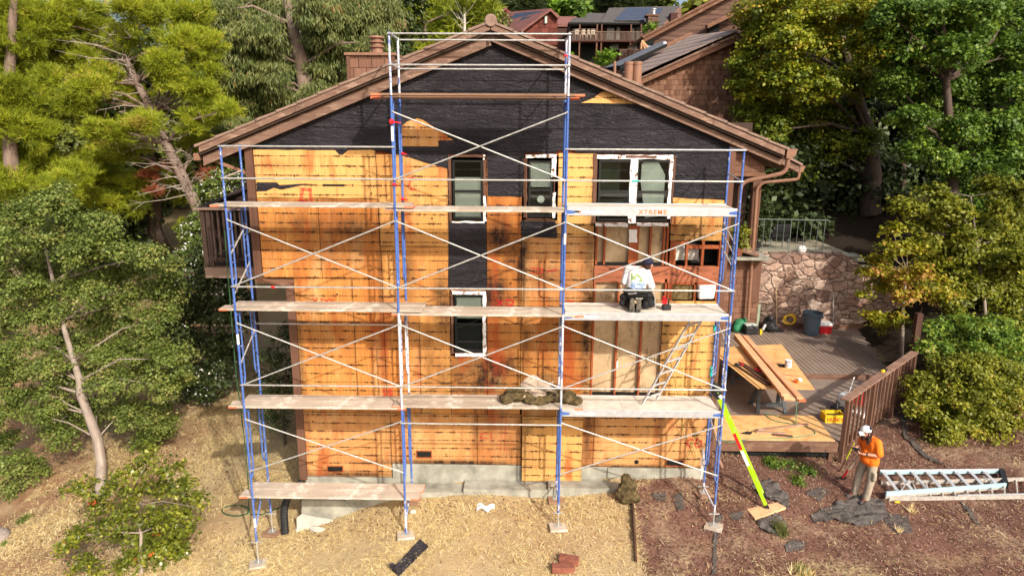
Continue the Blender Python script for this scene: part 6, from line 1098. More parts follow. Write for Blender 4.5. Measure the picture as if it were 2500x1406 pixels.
def tree(name,label,cat,trunk,blobs,kind,L_,dens,mat,bark='dark',group=None,clr=.3,bias=0.,limbs=None,hol=.35,flat_=.75,dead=None,lr=.05,part='crown'):
    """trunk: list of (Vector,radius)"""
    base = trunk[0][0]; t = empty(name,base,label,cat,group); m = MB(); pts=[p for p,r in trunk]; rs=[r for p,r in trunk]; m.tube(pts,rs,10)
    nb_ = len(blobs); step = 1 if limbs is None else max(1,int(nb_/max(limbs,1)))
    for b in (blobs[::step] if limbs != 0 else []):
        e_ = Vector(b[:3])
        if e_.z < pts[min(2,len(pts)-1)].z: continue
        k_ = min(range(len(pts)),key=lambda i:(pts[i]-e_).length+ (pts[i].z>e_.z)*3); s_ = pts[k_]; d_ = (e_-s_); mid = s_+d_*.5+Vector((random.uniform(-.1,.1),random.uniform(-.1,.1),random.uniform(0,.15)))*d_.length; r_ = min(rs[k_]*.6,lr+.02*d_.length*.3)
        m.tube([s_,mid,e_],[r_,r_*.6,r_*.2],6,False)
        for k in range(3):
            q = mid.lerp(e_,random.uniform(.2,.9)); dd = Vector((random.uniform(-1,1),random.uniform(-1,1),random.uniform(-.2,.9))).normalized()*b[3]*.9; m.tube([q,q+dd*.5+Vector((0,0,.05)),q+dd],[r_*.3,r_*.2,r_*.08],4,False)
    build(m,'trunk',BK[bark],t,smooth=True)
    V_,k_,tv = foliage(blobs,kind,L_,dens,clr,bias,flat_,hol); fastmesh(part,V_,k_,LM[mat],t,tv)
    return t
def gtr(px,py,Y,pts):     # trunk through pixels at depth Y from ground
    return [(at(a,b,Y+c),r) for a,b,c,r in pts]
def G3(p,dz=0): return Vector((p[0],p[1],gnd(p[0],p[1])+dz))
random.seed(21)
PG='pines on the left hillside'
# big yellow-green pine
tr = gtr(0,0,13,[(500,560,0,.30),(478,500,0,.28),(445,430,0,.25),(405,350,0,.22),(372,270,0,.20),(335,205,0,.17),(310,150,0,.14),(285,90,.3,.12),(262,40,.5,.10),(250,-40,.8,.06)]); p = tr[0][0].copy(); tr = [(Vector((p.x+.3,p.y,gnd(p.x+.3,p.y)-.1)),.36)]+tr
bl = B([(110,50,58),(135,120,58),(165,180,55),(215,150,45),(330,30,60),(400,40,55),(465,40,52),(500,110,46),(505,170,40),(440,110,50),(395,150,42),(255,190,45),(300,230,42),(215,215,40),(360,255,40),(420,190,45),(470,215,42),(260,330,52),(320,320,48),(235,390,48),(210,290,45),(310,370,45),(350,300,38),(480,300,46),(525,262,36),(555,270,24),(470,350,34),(495,235,40),(180,250,38),(130,260,36),(120,195,40),(345,160,34),(300,100,36),(230,70,46),(190,20,50)],13,1.6)
tree('pine_tree','large yellow-green pine with a leaning bare trunk left of the house roof','pine tree',[(p,r*.8) for p,r in tr],[b[:3]+(b[3]*.80,) for b in bl],'needle',.19,290,'pine','pine',PG,clr=.30,limbs=26,bias=.08,hol=.15)
# second pine at far left
tr = gtr(0,0,11,[(40,700,0,.3),(30,450,0,.26),(20,250,0,.2),(30,60,0,.14),(40,-60,0,.08)])
bl = B([(20,30,62),(60,90,55),(10,120,55),(50,180,52),(0,220,50),(70,250,46),(20,300,50),(90,330,42),(40,390,48),(110,410,42),(0,450,46),(70,470,42),(150,460,38),(190,430,36),(20,520,40)],11.5,1.)
tree('pine_tree','pine crowding the left edge of the picture above the grey-green oak','pine tree',tr,bl,'needle',.20,260,'pine','pine',PG,clr=.30,limbs=8,bias=.0,hol=.2)
# low pine with bare dark trunk
tr = [(gat(402,612),.34)]+gtr(0,0,17,[(378,560,0,.30),(378,480,0,.26),(372,400,0,.2),(360,330,0,.14)])
bl = B([(230,440,40),(290,450,42),(340,455,38),(390,445,36),(430,430,34),(260,490,34),(320,500,30),(450,470,26),(200,470,34),(180,520,30),(500,470,28),(470,560,30)],15,1.5)
tree('pine_tree','lower pine with a dark bare trunk standing behind the grey-green oak','pine tree',tr,bl,'needle',.20,190,'pine','dark',PG,clr=.30,limbs=12,bias=-.02,hol=.15)
m = MB(); dt = empty('dead_branches',at(400,400,12.6),'bare grey dead branches sticking out of the large leaning pine','dead branches')
for q in range(75):
    f = random.random(); s_ = at(470-190*f+random.uniform(-10,10),480-400*f,12.9); e_ = s_+Vector((random.uniform(-1.,1.),random.uniform(-1.0,-.1),random.uniform(-.25,.45)))*random.uniform(.6,2.); mm = s_.lerp(e_,.5)+Vector((0,0,random.uniform(-.1,.15))); m.tube([s_,mm,e_],[.022,.014,.005],4,False)
    for z_ in range(3): w_ = mm.lerp(e_,random.random()); m.tube([w_,w_+Vector((random.uniform(-.4,.4),random.uniform(-.3,.1),random.uniform(-.35,.3)))],[.008,.003],4,False)
build(m,'twigs',BK['grey'],dt)
V_,k_,tv = foliage(B([(365,432,16),(372,470,12),(515,430,20),(400,408,10),(205,262,10)],13.5,.5),'needle',.2,160,.2); t_ = empty('dead_branch',at(365,432,13.5),'rust-brown dead pine needles hanging among the green','dead branch'); fastmesh('needles',V_,k_,LM['redd'],t_,tv)
# shaded woodland filling behind, its shade carried by darker leaf colours
WD='shaded trees filling the hillside behind'
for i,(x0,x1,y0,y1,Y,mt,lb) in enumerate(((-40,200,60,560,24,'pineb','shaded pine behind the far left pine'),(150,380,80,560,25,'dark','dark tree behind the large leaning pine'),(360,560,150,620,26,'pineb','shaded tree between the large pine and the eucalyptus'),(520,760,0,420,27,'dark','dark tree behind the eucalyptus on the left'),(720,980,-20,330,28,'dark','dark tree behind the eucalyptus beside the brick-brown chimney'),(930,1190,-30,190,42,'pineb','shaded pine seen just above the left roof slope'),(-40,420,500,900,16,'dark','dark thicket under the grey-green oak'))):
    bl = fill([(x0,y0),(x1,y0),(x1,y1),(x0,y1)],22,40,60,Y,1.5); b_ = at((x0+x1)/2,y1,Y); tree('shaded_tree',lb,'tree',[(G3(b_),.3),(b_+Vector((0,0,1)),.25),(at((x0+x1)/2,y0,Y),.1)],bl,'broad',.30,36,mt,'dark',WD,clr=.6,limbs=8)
# eucalyptus
tr = gtr(0,0,17,[(762,360,0,.42),(748,230,0,.36),(738,160,0,.32),(722,100,0,.28),(712,60,0,.2),(700,0,0,.15)]); p = tr[0][0].copy(); tr = [(G3(p,-.1),.5)]+tr
bl = B([(560,50,55),(625,30,55),(680,40,42),(600,110,52),(665,120,40),(555,180,50),(610,200,46),(665,195,40),(700,240,46),(640,255,50),(575,255,48),(600,320,46),(655,325,46),(710,310,46),(750,290,36),(690,370,40),(540,330,40),(610,380,40),(790,60,52),(850,30,52),(905,60,46),(820,120,50),(885,130,38),(790,185,46),(835,215,36),(810,265,34),(935,30,46),(925,100,30),(775,235,34),(765,20,40),(640,75,40),(530,110,44),(520,30,46)],17,1.8)
et = tree('eucalyptus','tall grey-green eucalyptus with a thick forked trunk left of the chimney','eucalyptus',tr,bl,'drop',.23,230,'euc','pine',clr=.42,limbs=18,bias=.04,flat_=.85)
# trees just behind the ridge
tr = gtr(0,0,33,[(1040,190,0,.25),(1035,60,0,.2),(1030,-30,0,.1)]); 
tree('pine_tree','bright green pine rising behind the left roof slope','pine tree',[(G3(tr[0][0]),.3)]+tr,B([(955,30,42),(1000,60,40),(1045,25,44),(1085,75,38),(1030,95,36),(985,115,34),(1140,40,34),(1165,80,30),(1110,110,30),(940,100,28),(1180,20,26),(905,40,26),(1060,135,26)],33,2.),'needle',.5,34,'pine','pine',PG,clr=.6,limbs=12,bias=-.12)
m = MB(); tb_ = at(1133,70,31); wt = empty('bare_tree',G3(tb_),'bare white-barked tree behind the left roof slope','tree'); m.tube([G3(tb_),at(1134,40,31),at(1131,-20,31)],[.11,.08,.04],8)
for q in range(30):
    y_ = random.uniform(-10,75); s_ = at(1133+random.uniform(-4,4),y_,31); e_ = at(1133+random.choice((-1,1))*random.uniform(8,40),y_-random.uniform(15,45),31+random.uniform(-1,1)); m.tube([s_,s_.lerp(e_,.5)+Vector((0,0,-.1)),e_],[.022,.014,.006],4,False)
build(m,'branches',BK['pale'],wt,smooth=True)
FT='trees on the skyline behind the far houses'
for (lb,lst,mt,kd,tx) in (('dark conifer on the skyline above the left shingle roof',[(1200,12,26),(1185,30,18),(1215,35,16),(1230,5,22)],'dark','needle',1205),('dark conifer with a flat top on the skyline left of the bright green tree',[(1275,8,28),(1300,20,20),(1255,22,16),(1320,4,20)],'dark','needle',1285),('bright green tree on the skyline beside the small far roofs',[(1365,8,24),(1372,34,20),(1355,24,14),(1380,20,16)],'bright','broad',1366),('mid green tree right of the bright green tree on the skyline',[(1410,10,22),(1402,32,18),(1418,28,14)],'green','broad',1410),('large dark conifer above the far house roof',[(1475,8,28),(1500,22,26),(1520,4,26),(1462,25,14),(1550,10,26),(1570,25,18),(1480,34,18),(1530,26,16)],'dark','needle',1500),('thin olive green tree behind the far ridge',[(1600,18,14),(1620,8,14)],'oak','broad',1605),('yellowish tree on the skyline left of the lap-sided gable',[(1690,28,16),(1705,18,14),(1722,28,12),(1680,38,10)],'shrub','broad',1700)):
    b_ = at(tx,70,78); tree('far_tree',lb,'tree',[(G3(b_),.4),(at(tx,30,78),.3),(at(tx,-20,78),.12)],B(lst,78,2),kd,1.0,10,mt,'dark',FT,clr=1.2,limbs=4)
# right-hand maple
tr = [(G3(at(2120,560,15)),.5)]+gtr(0,0,15,[(2122,500,0,.42),(2128,430,0,.38),(2120,330,0,.3),(2080,200,0,.2),(2050,60,0,.1)])
bl = B([(1850,40,46),(1910,20,52),(1975,35,52),(2035,40,46),(1865,110,48),(1925,110,50),(1985,110,50),(2050,120,46),(1835,175,40),(1885,190,46),(1945,195,50),(2010,205,50),(2080,200,46),(1860,250,42),(1920,270,46),(1985,285,50),(2060,290,50),(1805,215,22),(1830,280,30),(1880,320,36),(1950,350,44),(2015,360,46),(2090,350,46),(2130,110,46),(2130,30,48),(1955,410,34),(2040,420,38),(1800,150,20,0,.1)],14,2.2)
bl = [b+(max(-.25,min(.22,(b[2]-8.6)*.075)),) if len(b)==4 else b for b in bl]  # tint rises with height, painting a lit top and dark lower crown
tree('maple_tree','large maple turning yellow, with a sunlit top tinted in, behind the right eaves','maple',tr,bl,'broad',.145,210,'maple','dark',clr=.32,limbs=16)
tr = [(G3(at(2330,640,11)),.4)]+gtr(0,0,11,[(2330,560,0,.34),(2325,400,0,.26),(2310,200,0,.2),(2300,20,0,.1)])
bl = B([(2180,40,50),(2250,30,50),(2320,50,50),(2390,30,52),(2460,40,50),(2190,120,46),(2260,120,50),(2340,130,50),(2420,120,50),(2490,130,46),(2190,210,42),(2250,210,46),(2320,230,50),(2400,210,50),(2480,230,50),(2220,290,36),(2270,320,40),(2350,320,40),(2430,310,46),(2500,320,40),(2230,370,30),(2290,390,38),(2360,400,42),(2440,390,44),(2500,420,40),(2330,460,36),(2410,470,40),(2480,490,36),(2390,530,32)],11,1.8)
tree('broadleaf_tree','tall green broadleaf tree filling the upper right corner','tree',[(p,r*.6) for p,r in tr],bl,'broad',.14,215,'green','dark',clr=.31,limbs=16)
for i,(x0,x1,y0,y1,Y,lb) in enumerate(((1870,2110,330,640,17.5,'dark tree in deep shade behind the patio chair'),(2080,2330,380,700,15.5,'shade-darkened tree behind the golden dogwood'),(2240,2520,0,520,19,'dark tree behind the tall green broadleaf tree'),(1990,2260,-20,380,23,'dark tree behind the yellowing maple'),(1780,1990,380,600,14.5,'dark shrub mass seen under the rear eaves'))):
    bl = fill([(x0,y0),(x1,y0),(x1,y1),(x0,y1)],26,44,66,Y,1.5); b_ = at((x0+x1)/2,y1,Y); tree('shaded_tree',lb,'tree',[(G3(b_),.3),(b_,.25),(at((x0+x1)/2,y0,Y),.1)],bl,'broad',.26,42,'dark','dark',WD,clr=.6,limbs=8,bias=-.1)  # dark leaf tone and lower bias put the woodland shade into the colour
# golden dogwood
tr = [(G3(at(2205,850,7.2)),.07)]+gtr(0,0,7.2,[(2203,800,0,.06),(2205,740,0,.045),(2215,660,0,.03)])
bl = B([(2140,640,24,0,.1),(2170,610,26),(2215,605,24),(2160,665,26,0,.2),(2200,680,26,0,.35),(2250,665,26,0,.3),(2290,690,22,0,.3),(2120,660,18,0,.2),(2150,700,24),(2210,725,26,0,.3),(2260,720,24,0,.3),(2135,775,20),(2165,795,20),(2195,780,18),(2290,640,22),(2180,560,20),(2110,720,14),(2320,720,20,0,.2)],7.,.7)
tree('dogwood','young dogwood with tiers of gold and orange leaves beside the flagstone wall','dogwood',tr,bl,'broad',.125,200,'gold','grey',clr=.22,limbs=14,lr=.02,flat_=.6)
# mixed shrubs right
tr = [(G3(at(2400,820,8)),.06)]+gtr(0,0,8,[(2400,700,0,.05),(2385,600,0,.04),(2370,480,0,.02)])
bl = B([(2200,500,22,0,.2),(2235,520,24,0,.2),(2280,470,22),(2290,540,28,0,.15),(2340,520,28,0,.1),(2350,580,30),(2270,590,26,0,.15),(2300,620,26),(2400,560,34),(2450,520,34,0,.1),(2490,570,34),(2400,630,36),(2460,650,38),(2340,660,32),(2380,710,38),(2440,730,40),(2495,700,36),(2330,740,30),(2240,620,20,0,.2),(2230,560,20,0,.15),(2490,790,36),(2440,460,34),(2500,480,36),(2300,500,30),(2420,560,40),(2350,620,36),(2500,640,40),(2300,700,30),(2430,680,40),(2250,680,24),(2400,770,36),(2460,600,40)],8,1.2)
tree('mixed_shrub','tall loose yellow-green shrub with bare grey twigs right of the dogwood','shrub',tr,bl,'broad',.13,300,'shrub','grey',clr=.26,limbs=14,lr=.014,hol=.2)
tr = [(G3(at(2400,930,5.5)),.1)]+gtr(0,0,5.5,[(2395,870,0,.08),(2380,800,0,.04)])
bl = B([(2300,800,28),(2350,790,28),(2270,810,22),(2400,810,34),(2450,840,36),(2340,840,30),(2390,860,34),(2490,830,34),(2300,850,24),(2440,790,28),(2490,890,34),(2420,900,34),(2350,890,30),(2260,850,18)],5.2,.8)
tree('spreading_shrub','bright green spreading shrub above the fence and rounded shrub','shrub',tr,bl,'broad',.10,380,'green','grey',clr=.2,limbs=6,bias=.22,lr=.012)
b_ = G3(at(2360,1070,3.)); tr = [(b_,.05),(b_+Vector((0,0,.5)),.04),(b_+Vector((0,.2,1.2)),.02)]
bl = B([(2258,950,38),(2310,910,38),(2370,905,42),(2430,910,42),(2485,930,42),(2275,1005,42),(2335,975,48),(2400,985,52),(2465,1000,50),(2300,1050,38),(2350,1045,46),(2415,1055,48),(2480,1065,46),(2350,1095,32),(2410,1105,34),(2470,1110,34),(2245,1000,24)],2.9,.7)
tree('rounded_shrub','dense rounded yellow-green shrub at the right edge above the ladders','shrub',tr,bl,'broad',.085,640,'shrub','dark',clr=.22,limbs=0,bias=.08,lr=.01,hol=.5,flat_=.95)
# ---- left side oak and others
b_ = gat(245,1210); tr = [(b_,.15)]+[(at(a,b2,2.4+c),r) for a,b2,c,r in ((247,1130,0,.125),(238,1070,0,.12),(215,1010,0,.11),(196,960,0,.10),(195,930,.1,.09),(180,880,.3,.07),(150,780,.6,.06),(130,690,.8,.045),(110,600,.9,.03))]
bl = fill([(-20,560),(60,490),(130,470),(200,530),(300,590),(400,640),(430,720),(360,840),(440,860),(420,960),(380,1060),(250,1000),(150,1080),(60,1040),(-20,1120)],66,34,54,3.0,1.0)+B([(120,480,26),(150,460,22),(60,510,28),(20,560,30),(220,620,30),(330,620,28),(400,1040,30),(350,1080,26),(440,930,26),(30,1130,40),(80,1150,34),(20,1190,28)],3.2,.7)
tree('oak_tree','grey-green oak with a pale crooked trunk at the left of the picture','oak',tr,bl,'broad',.075,430,'oak','grey',clr=.23,limbs=24,bias=.2,lr=.016,hol=.22)
b_ = gat(520,960); tr = [(b_,.06),(b_+Vector((0,0,1.4)),.05),(b_+Vector((.1,.2,2.6)),.03)]
bl = fill([(420,640),(520,600),(575,690),(585,800),(560,890),(520,960),(440,960),(400,860)],30,28,40,5.6,.8)
ol = tree('oleander','dark oleander speckled with white flowers left of the scaffold','oleander',tr,bl,'broad',.12,190,'dark','dark',clr=.22,limbs=8,bias=.15,hol=.5)
V_,k_,tv = foliage([b[:3]+(b[3]*1.02,) for b in bl],'broad',.075,11,.10,hol=.9); fastmesh('flowers',V_,k_,LM['fl'],ol,tv,kind='stuff')
b_ = G3((-9.3,9.5)); bl = B([(470,590,24),(500,470,22),(520,450,20),(545,470,22),(565,440,18),(480,545,22),(470,560,24),(500,600,26),(500,520,22),(540,430,18),(460,620,22)],9.5,.6)
ol = tree('oleander','green oleander with clusters of white flowers behind the balcony','oleander',[(b_,.06),(b_+Vector((0,0,2)),.04),(b_+Vector((.4,0,4.)),.03)],bl,'broad',.13,150,'oak','dark',clr=.24,limbs=6,bias=.1)
V_,k_,tv = foliage([b[:3]+(b[3]*1.1,) for b in bl],'broad',.085,22,.12,hol=.9); fastmesh('flowers',V_,k_,LM['fl'],ol,tv,kind='stuff')
b_ = G3((-5.9,2.2)); bl = B([(690,830,26),(665,870,28),(700,890,28),(650,920,24),(690,940,30),(660,970,28),(700,990,26),(680,1030,26),(700,800,18),(655,1010,20)],2.2,.3)
tree('young_oak','small dark oak sapling tucked against the lower left house corner','sapling',[(b_,.04),(b_+Vector((0,0,1)),.03),(b_+Vector((.2,0,2.2)),.015)],bl,'broad',.07,240,'dark','dark',clr=.15,limbs=8,lr=.012)
# laurel-like bush bottom left
b_ = gat(345,1400); c0 = at(330,1250,-.6)
bl = B([(370,1110,26),(420,1150,32),(340,1140,26),(300,1160,26),(450,1190,30),(390,1200,36),(330,1200,34),(270,1190,26),(210,1190,26),(190,1180,18),(250,1230,28),(310,1260,38),(390,1270,40),(440,1250,34),(470,1215,20),(485,1210,14),(350,1310,40),(410,1330,38),(300,1310,26),(200,1300,28),(160,1330,26),(180,1310,20),(400,1385,34),(330,1370,30),(430,1300,30),(210,1370,24),(180,1390,20),(240,1395,20),(460,1290,20),(300,1395,30),(380,1350,34),(440,1350,26),(260,1290,26),(230,1240,20),(160,1200,12),(495,1240,10)],-1.15,.4)
tree('laurel_bush','leafy yellow-green bush with glossy leaves in the bottom left corner','bush',[(b_-Vector((0,0,.1)),.045),(b_+Vector((0,.05,.35)),.04),(b_+Vector((.05,.1,.9)),.03),(b_+Vector((-.05,.1,1.5)),.02)],bl,'broad',.085,230,'laurel','grey',clr=.17,limbs=5,lr=.008,hol=.2,flat_=.95)
def tuft(px,py,label,r,mat,n_=160,h=.18,cat='weed',name='grass_tuft'):
    p = gat(px,py); c = np.repeat(np.array(p)[None],n_,0)+np.concatenate([rng.normal(0,r*.45,(n_,2)),np.zeros((n_,1))],1); d = unit(rng.normal(size=(n_,3))*.45+np.array([0,0,1.])); w = unit(np.cross(d,rng.normal(size=(n_,3))))*.007; Lr = h*rng.uniform(.5,1.3,(n_,1)); c[:,2] = gz(c[:,0],c[:,1])
    return fastmesh(name,np.stack([c-w,c+w,c+d*Lr],1).reshape(-1,3)-0,3,LM[mat] if mat in LM else M[mat],None,rng.random(n_),label=label,cat=cat)
tuft(1905,1300,'grey-green weed tuft in front of the lime ladder board',.14,'euc',420,.24); tuft(1960,1400,'green weed at the bottom edge below the scaffold corner',.12,'green',260,.16); tuft(1960,1405,'pale straw tuft beside the green weed',.2,'straw',300,.2)
tuft(2225,1250,'straw tuft in front of the step ladder',.06,'straw',60,.2); tuft(60,1270,'green weed tuft on the red-brown slope at the left',.16,'oak',260,.16); tuft(2195,1300,'small straw tuft right of the large fabric',.05,'straw',50,.16); tuft(10,1330,'small green weed beside the grey rock',.08,'green',90,.12)
for (px,py,r,lb) in ((1900,1135,.30,'ivy-like green weeds under the front of the deck'),(1970,1150,.22,'dry and green weeds beside the concrete pier'),(1935,1180,.16,'low weeds at the edge of the dark fabric flap')):
    p = gat(px,py); V_,k_,tv = foliage([(p.x+random.uniform(-.3,.3),p.y+random.uniform(-.1,.2),p.z+.05,r*.6) for _ in range(5)],'broad',.05,260,.1,flat_=.5); t_ = empty('ground_weeds',p,lb,'weeds'); fastmesh('leaves',V_,k_,LM['green'],t_,tv)
p = at(1805,575,8.6); V_,k_,tv = foliage([(p.x,p.y,p.z+.1,.28),(p.x+.1,p.y,p.z-.3,.2)],'broad',.12,180,.16); t_ = empty('porch_plant',p,'yellow-green potted plant on the ledge behind the scaffold corner','plant'); fastmesh('leaves',V_,k_,LM['shrub'],t_,tv)
m = MB(); m.lathe([(.12,-.65),(.17,-.4),(.15,-.4)],p,14); build(m,'pot',M['brick'],t_)
p = at(1872,540,10.6); V_,k_,tv = foliage([(p.x,p.y+.4,p.z-.1,.35),(p.x,p.y+.4,p.z+.45,.3),(p.x,p.y+.4,p.z+.9,.22),(p.x-.1,p.y+.4,p.z-.5,.35)],'broad',.10,150,.2); t_ = empty('conical_shrub',p,'dark conical shrub on the patio beside the brown post','shrub'); fastmesh('leaves',V_,k_,LM['dark'],t_,tv)
# ============================================================= NEIGHBOURING HOUSES
n = NT('lap_siding',.85,.15); v = n.co('World'); z = n.xyz(v)[2]; f = n.math('FRACT',n.math('MULTIPLY',z,1/.26)); c = n.mix(n.mr(n.noise(n.co('World',(.6,1,9)),1.4,5,.7),.35,.65),(.085,.045,.036),(.23,.135,.105)); c = n.mix(n.mr(f,0,.18,.85,0),c,(.012,.007,.006)); n.col(c); n.bump(f,.05); M['lap'] = n.m
n = NT('dark_siding',.85,.15); z = n.xyz(n.co('World'))[2]; f = n.math('FRACT',n.math('MULTIPLY',z,1/.25)); n.col(n.mix(n.mr(f,0,.2,.7,0),(.075,.034,.028),(.010,.006,.005))); M['dside'] = n.m
n = NT('tile_rows',.8,.2); v = n.co('World'); z = n.xyz(v)[2]; zz = n.math('ADD',z,n.math('MULTIPLY',n.noise(n.co('World',(3,3,3)),3,1),.05)); f = n.math('FRACT',n.math('MULTIPLY',zz,1/.26)); c = n.mix(n.mr(n.noise(v,4,4,.7),.35,.65),(.28,.20,.165),(.38,.29,.24)); c = n.mix(n.mr(f,.0,.26,.95,0),c,(.04,.026,.022)); n.col(c); n.bump(f,.03); M['rows'] = n.m
M['shrf'] = flat('far_grey_roof',(.085,.075,.072),.85,var=.2,scale=3); M['solar'] = flat('solar_glass',(.05,.055,.075),.25,var=.2,scale=2,spec=.6); M['redroof'] = flat('red_brown_roof',(.20,.085,.07),.85,var=.2,scale=2); M['fwin'] = flat('far_window',(.14,.17,.19),.15,var=.4,scale=1.5,spec=.6); M['fwinl'] = flat('far_pale_curtain',(.42,.47,.44),.4); M['lath'] = flat('solar_mat',(.13,.13,.135),.45,var=.1); M['fshing'] = shingle('far_red_shingle',(.09,.026,.02),(.20,.06,.045),.5,.35)
def quad(pts,th,name,mat,parent,label=None):
    m = MB(); m.prism(pts,th); return build(m,name,M[mat],parent,label)
Q = lambda *a: [at(*q) for q in a]
# shingled neighbour
nb1 = empty('shingled_house',G3(at(1720,300,17)),'brown shingled house with a ribbed tile roof just behind the right roof slope','house')
quad(Q((1555,200,16),(1792,104,16),(1880,150,16),(1880,420,16),(1555,420,16)),(0,.3,0),'shingle_wall','shing',nb1)
for a,b in (((1548,186),(1793,80)),): 
    quad(Q((1548,186,15.5),(1796,79,15.5),(1796,90,15.5),(1548,199,15.5)),(0,.12,0),'rake_board','rake',nb1); quad(Q((1550,200,15.6),(1796,91,15.6),(1796,104,15.6),(1552,212,15.6)),(0,.1,0),'rake_board','trim',nb1)
quad(Q((1796,79,15.5),(1850,110,15.5),(1850,126,15.5),(1796,98,15.5)),(0,.12,0),'rake_board','trim',nb1)
quad([at(1797,74,15.5),at(1686,87,21.5),at(1512,172,20.5),at(1548,188,15.5)],(0,.0,-.14),'tile_roof','rows',nb1)
quad([at(1797,74,15.5),at(1852,106,15.5),at(1840,120,21),at(1686,87,21.5)],(0,0,-.14),'tile_roof','rows',nb1)
quad([at(1686,86,21.4),at(1690,89,21.4),at(1500,178,20.4),at(1494,174,20.4)],(0,0,.12),'barge_edge','trim',nb1)
sp1 = quad([at(1474,166,20.),at(1616,101,20.6),at(1628,106,19.8),at(1512,160,18.8)],(0,0,-.02),'solar_heater','lath',nb1); quad([at(1478,169,19.9),at(1616,104,20.5),at(1629,108,19.7),at(1514,163,18.7)],(0,0,-.12),'heater_side','dark',sp1); m = MB(); m.ball(at(1622,108,19.9),.12,8,6); build(m,'pipe_joint',M['alu'],sp1)
# lap-sided gable
nb2 = empty('lap_sided_house',G3(at(1750,200,26)),'taller house with dark horizontal lap siding behind the shingled one','house')
quad(Q((1597,86,26),(1880,-66,26),(1990,-66,26),(1990,260,26),(1597,260,26)),(0,.3,0),'siding_wall','lap',nb2)
quad(Q((1570,92,25.5),(1880,-70,25.5),(1880,-58,25.5),(1574,103,25.5)),(0,.2,0),'rake_board','trim',nb2); quad(Q((1568,89,25.4),(1880,-75,25.4),(1880,-68,25.4),(1570,94,25.4)),(0,5,0),'roof_edge','trim',nb2)
quad(Q((1727,60,25.2),(1870,-10,25.2),(1870,0,25.2),(1728,70,25.2)),(0,.5,0),'lower_rake','trim',nb2); quad(Q((1730,70,25.7),(1756,57,25.7),(1756,82,25.7),(1730,82,25.7)),(0,.29,0),'shaded_opening','dark',nb2); quad(Q((1577,100,25.6),(1597,91,25.6),(1597,112,25.6),(1577,108,25.6)),(0,.3,0),'shaded_porch','dark',nb2)  # near-black slabs stand in for shade in the opening and porch
m = MB(); [m.tube([at(1568,100+0*i,25.3),at(1566+9*i,120,25.3-.1*i)],.06,5) for i in range(3)]; build(m,'tan_braces',M['lum'],nb2)
# far brown house with balcony
YF = 54.; fh = empty('balcony_house',G3(at(1500,240,YF)),'long dark brown house with balconies and roof panels on the hill behind','house')
def fq(x0,x1,y0,y1,Y,th,name,mat,par=None): 
    a,b = at(x0,y1,Y),at(x1,y0,Y); m = MB(); m.box(a.x,b.x,Y,Y+th,a.z,b.z); return build(m,name,M[mat],par or fh)
fq(1388,1578,56,235,YF,6,'house_wall','dside')
quad(Q((1388,60,YF-1.2),(1465,60,YF-1.2),(1478,33,YF+3),(1434,33,YF+3),(1427,44,YF+1.2),(1398,44,YF+1.2)),(0,0,-.15),'roof','shrf',fh)
quad(Q((1465,57,YF-1.2),(1618,60,YF-1.2),(1662,15,YF+4),(1487,20,YF+4)),(0,0,-.15),'roof','shrf',fh)
quad(Q((1618,60,YF-1.2),(1665,50,YF+2),(1662,15,YF+4)),(0,.2,0),'gable_end','lap',fh); fq(1637,1655,32,55,YF-.2,1.,'dormer_recess','dside')
pn = quad(Q((1500,51,YF-.7),(1574,51,YF-.7),(1592,20,YF+3.4),(1530,21,YF+3.4)),(0,0,.06),'roof_panels','solar',fh); quad(Q((1590,50,YF-.6),(1603,50,YF-.6),(1618,22,YF+3.2),(1600,22,YF+3.2)),(0,0,.06),'roof_panels','solar',fh)
cb = fq(1580,1608,38,100,YF-2.2,1.2,'chimney','lap'); fq(1578,1610,36,39,YF-2.3,1.4,'chimney_cap','trim',cb); p = at(1596,36,YF-2); m = MB(); m.lathe([(.12,0),(.12,.4),(.2,.42),(.2,.5)],p,10); build(m,'flue',M['alu'],cb)
fq(1388,1578,56,60,YF-1.6,1.6,'eave_shadow_strip','dark')  # near-black strip stands in for the shadow under the eave
for x0,x1,y0,y1,mt in ((1397,1406,70,100,'fwin'),(1408,1418,72,98,'fwinl'),(1425,1440,69,77,'fwinl'),(1481,1500,65,98,'fwin'),(1504,1514,65,98,'fwinl'),(1538,1550,65,98,'fwin'),(1552,1567,64,98,'fwinl'),(1490,1501,107,122,'fwin'),(1501,1511,107,122,'fwinl'),(1533,1556,108,122,'fwin')):
    w_ = fq(x0-.8,x1+.8,y0-.8,y1+.8,YF-.08,.06,'window','dark'); fq(x0,x1,y0,y1,YF-.12,.03,'pane',mt,w_)
bc = fq(1392,1578,99,102,YF-2.2,2.1,'balcony_floor','dside'); fq(1392,1578,78,79,YF-2.2,.1,'rail_cap','capw',bc)
for i in range(60): x_ = 1393+i*3.12; m = MB(); a,b = at(x_,99,YF-2.15),at(x_,79,YF-2.15); m.box(a.x,a.x+.035,YF-2.15,YF-2.1,a.z,b.z); build(m,'baluster',M['capw'],bc)
for x_ in (1412,1454,1465,1538,1563): a,b = at(x_,150 if x_<1500 else 99,YF-2.1),at(x_,60,YF-2.1); m = MB(); m.box(a.x,a.x+.12,YF-2.1,YF-1.98,a.z-2,b.z); build(m,'post',M['trimv'],bc)
b2 = fq(1512,1576,138,150,YF-2.,.1,'lower_railing_base','dside'); fq(1512,1576,121,122,YF-2.,.08,'rail_cap','capw',b2)
for i in range(20): x_ = 1513+i*3.2; m = MB(); a,b = at(x_,138,YF-1.95),at(x_,122,YF-1.95); m.box(a.x,a.x+.035,YF-1.95,YF-1.9,a.z,b.z); build(m,'baluster',M['capw'],b2)
fq(1395,1452,104,180,YF-.4,.3,'undercroft','dark')
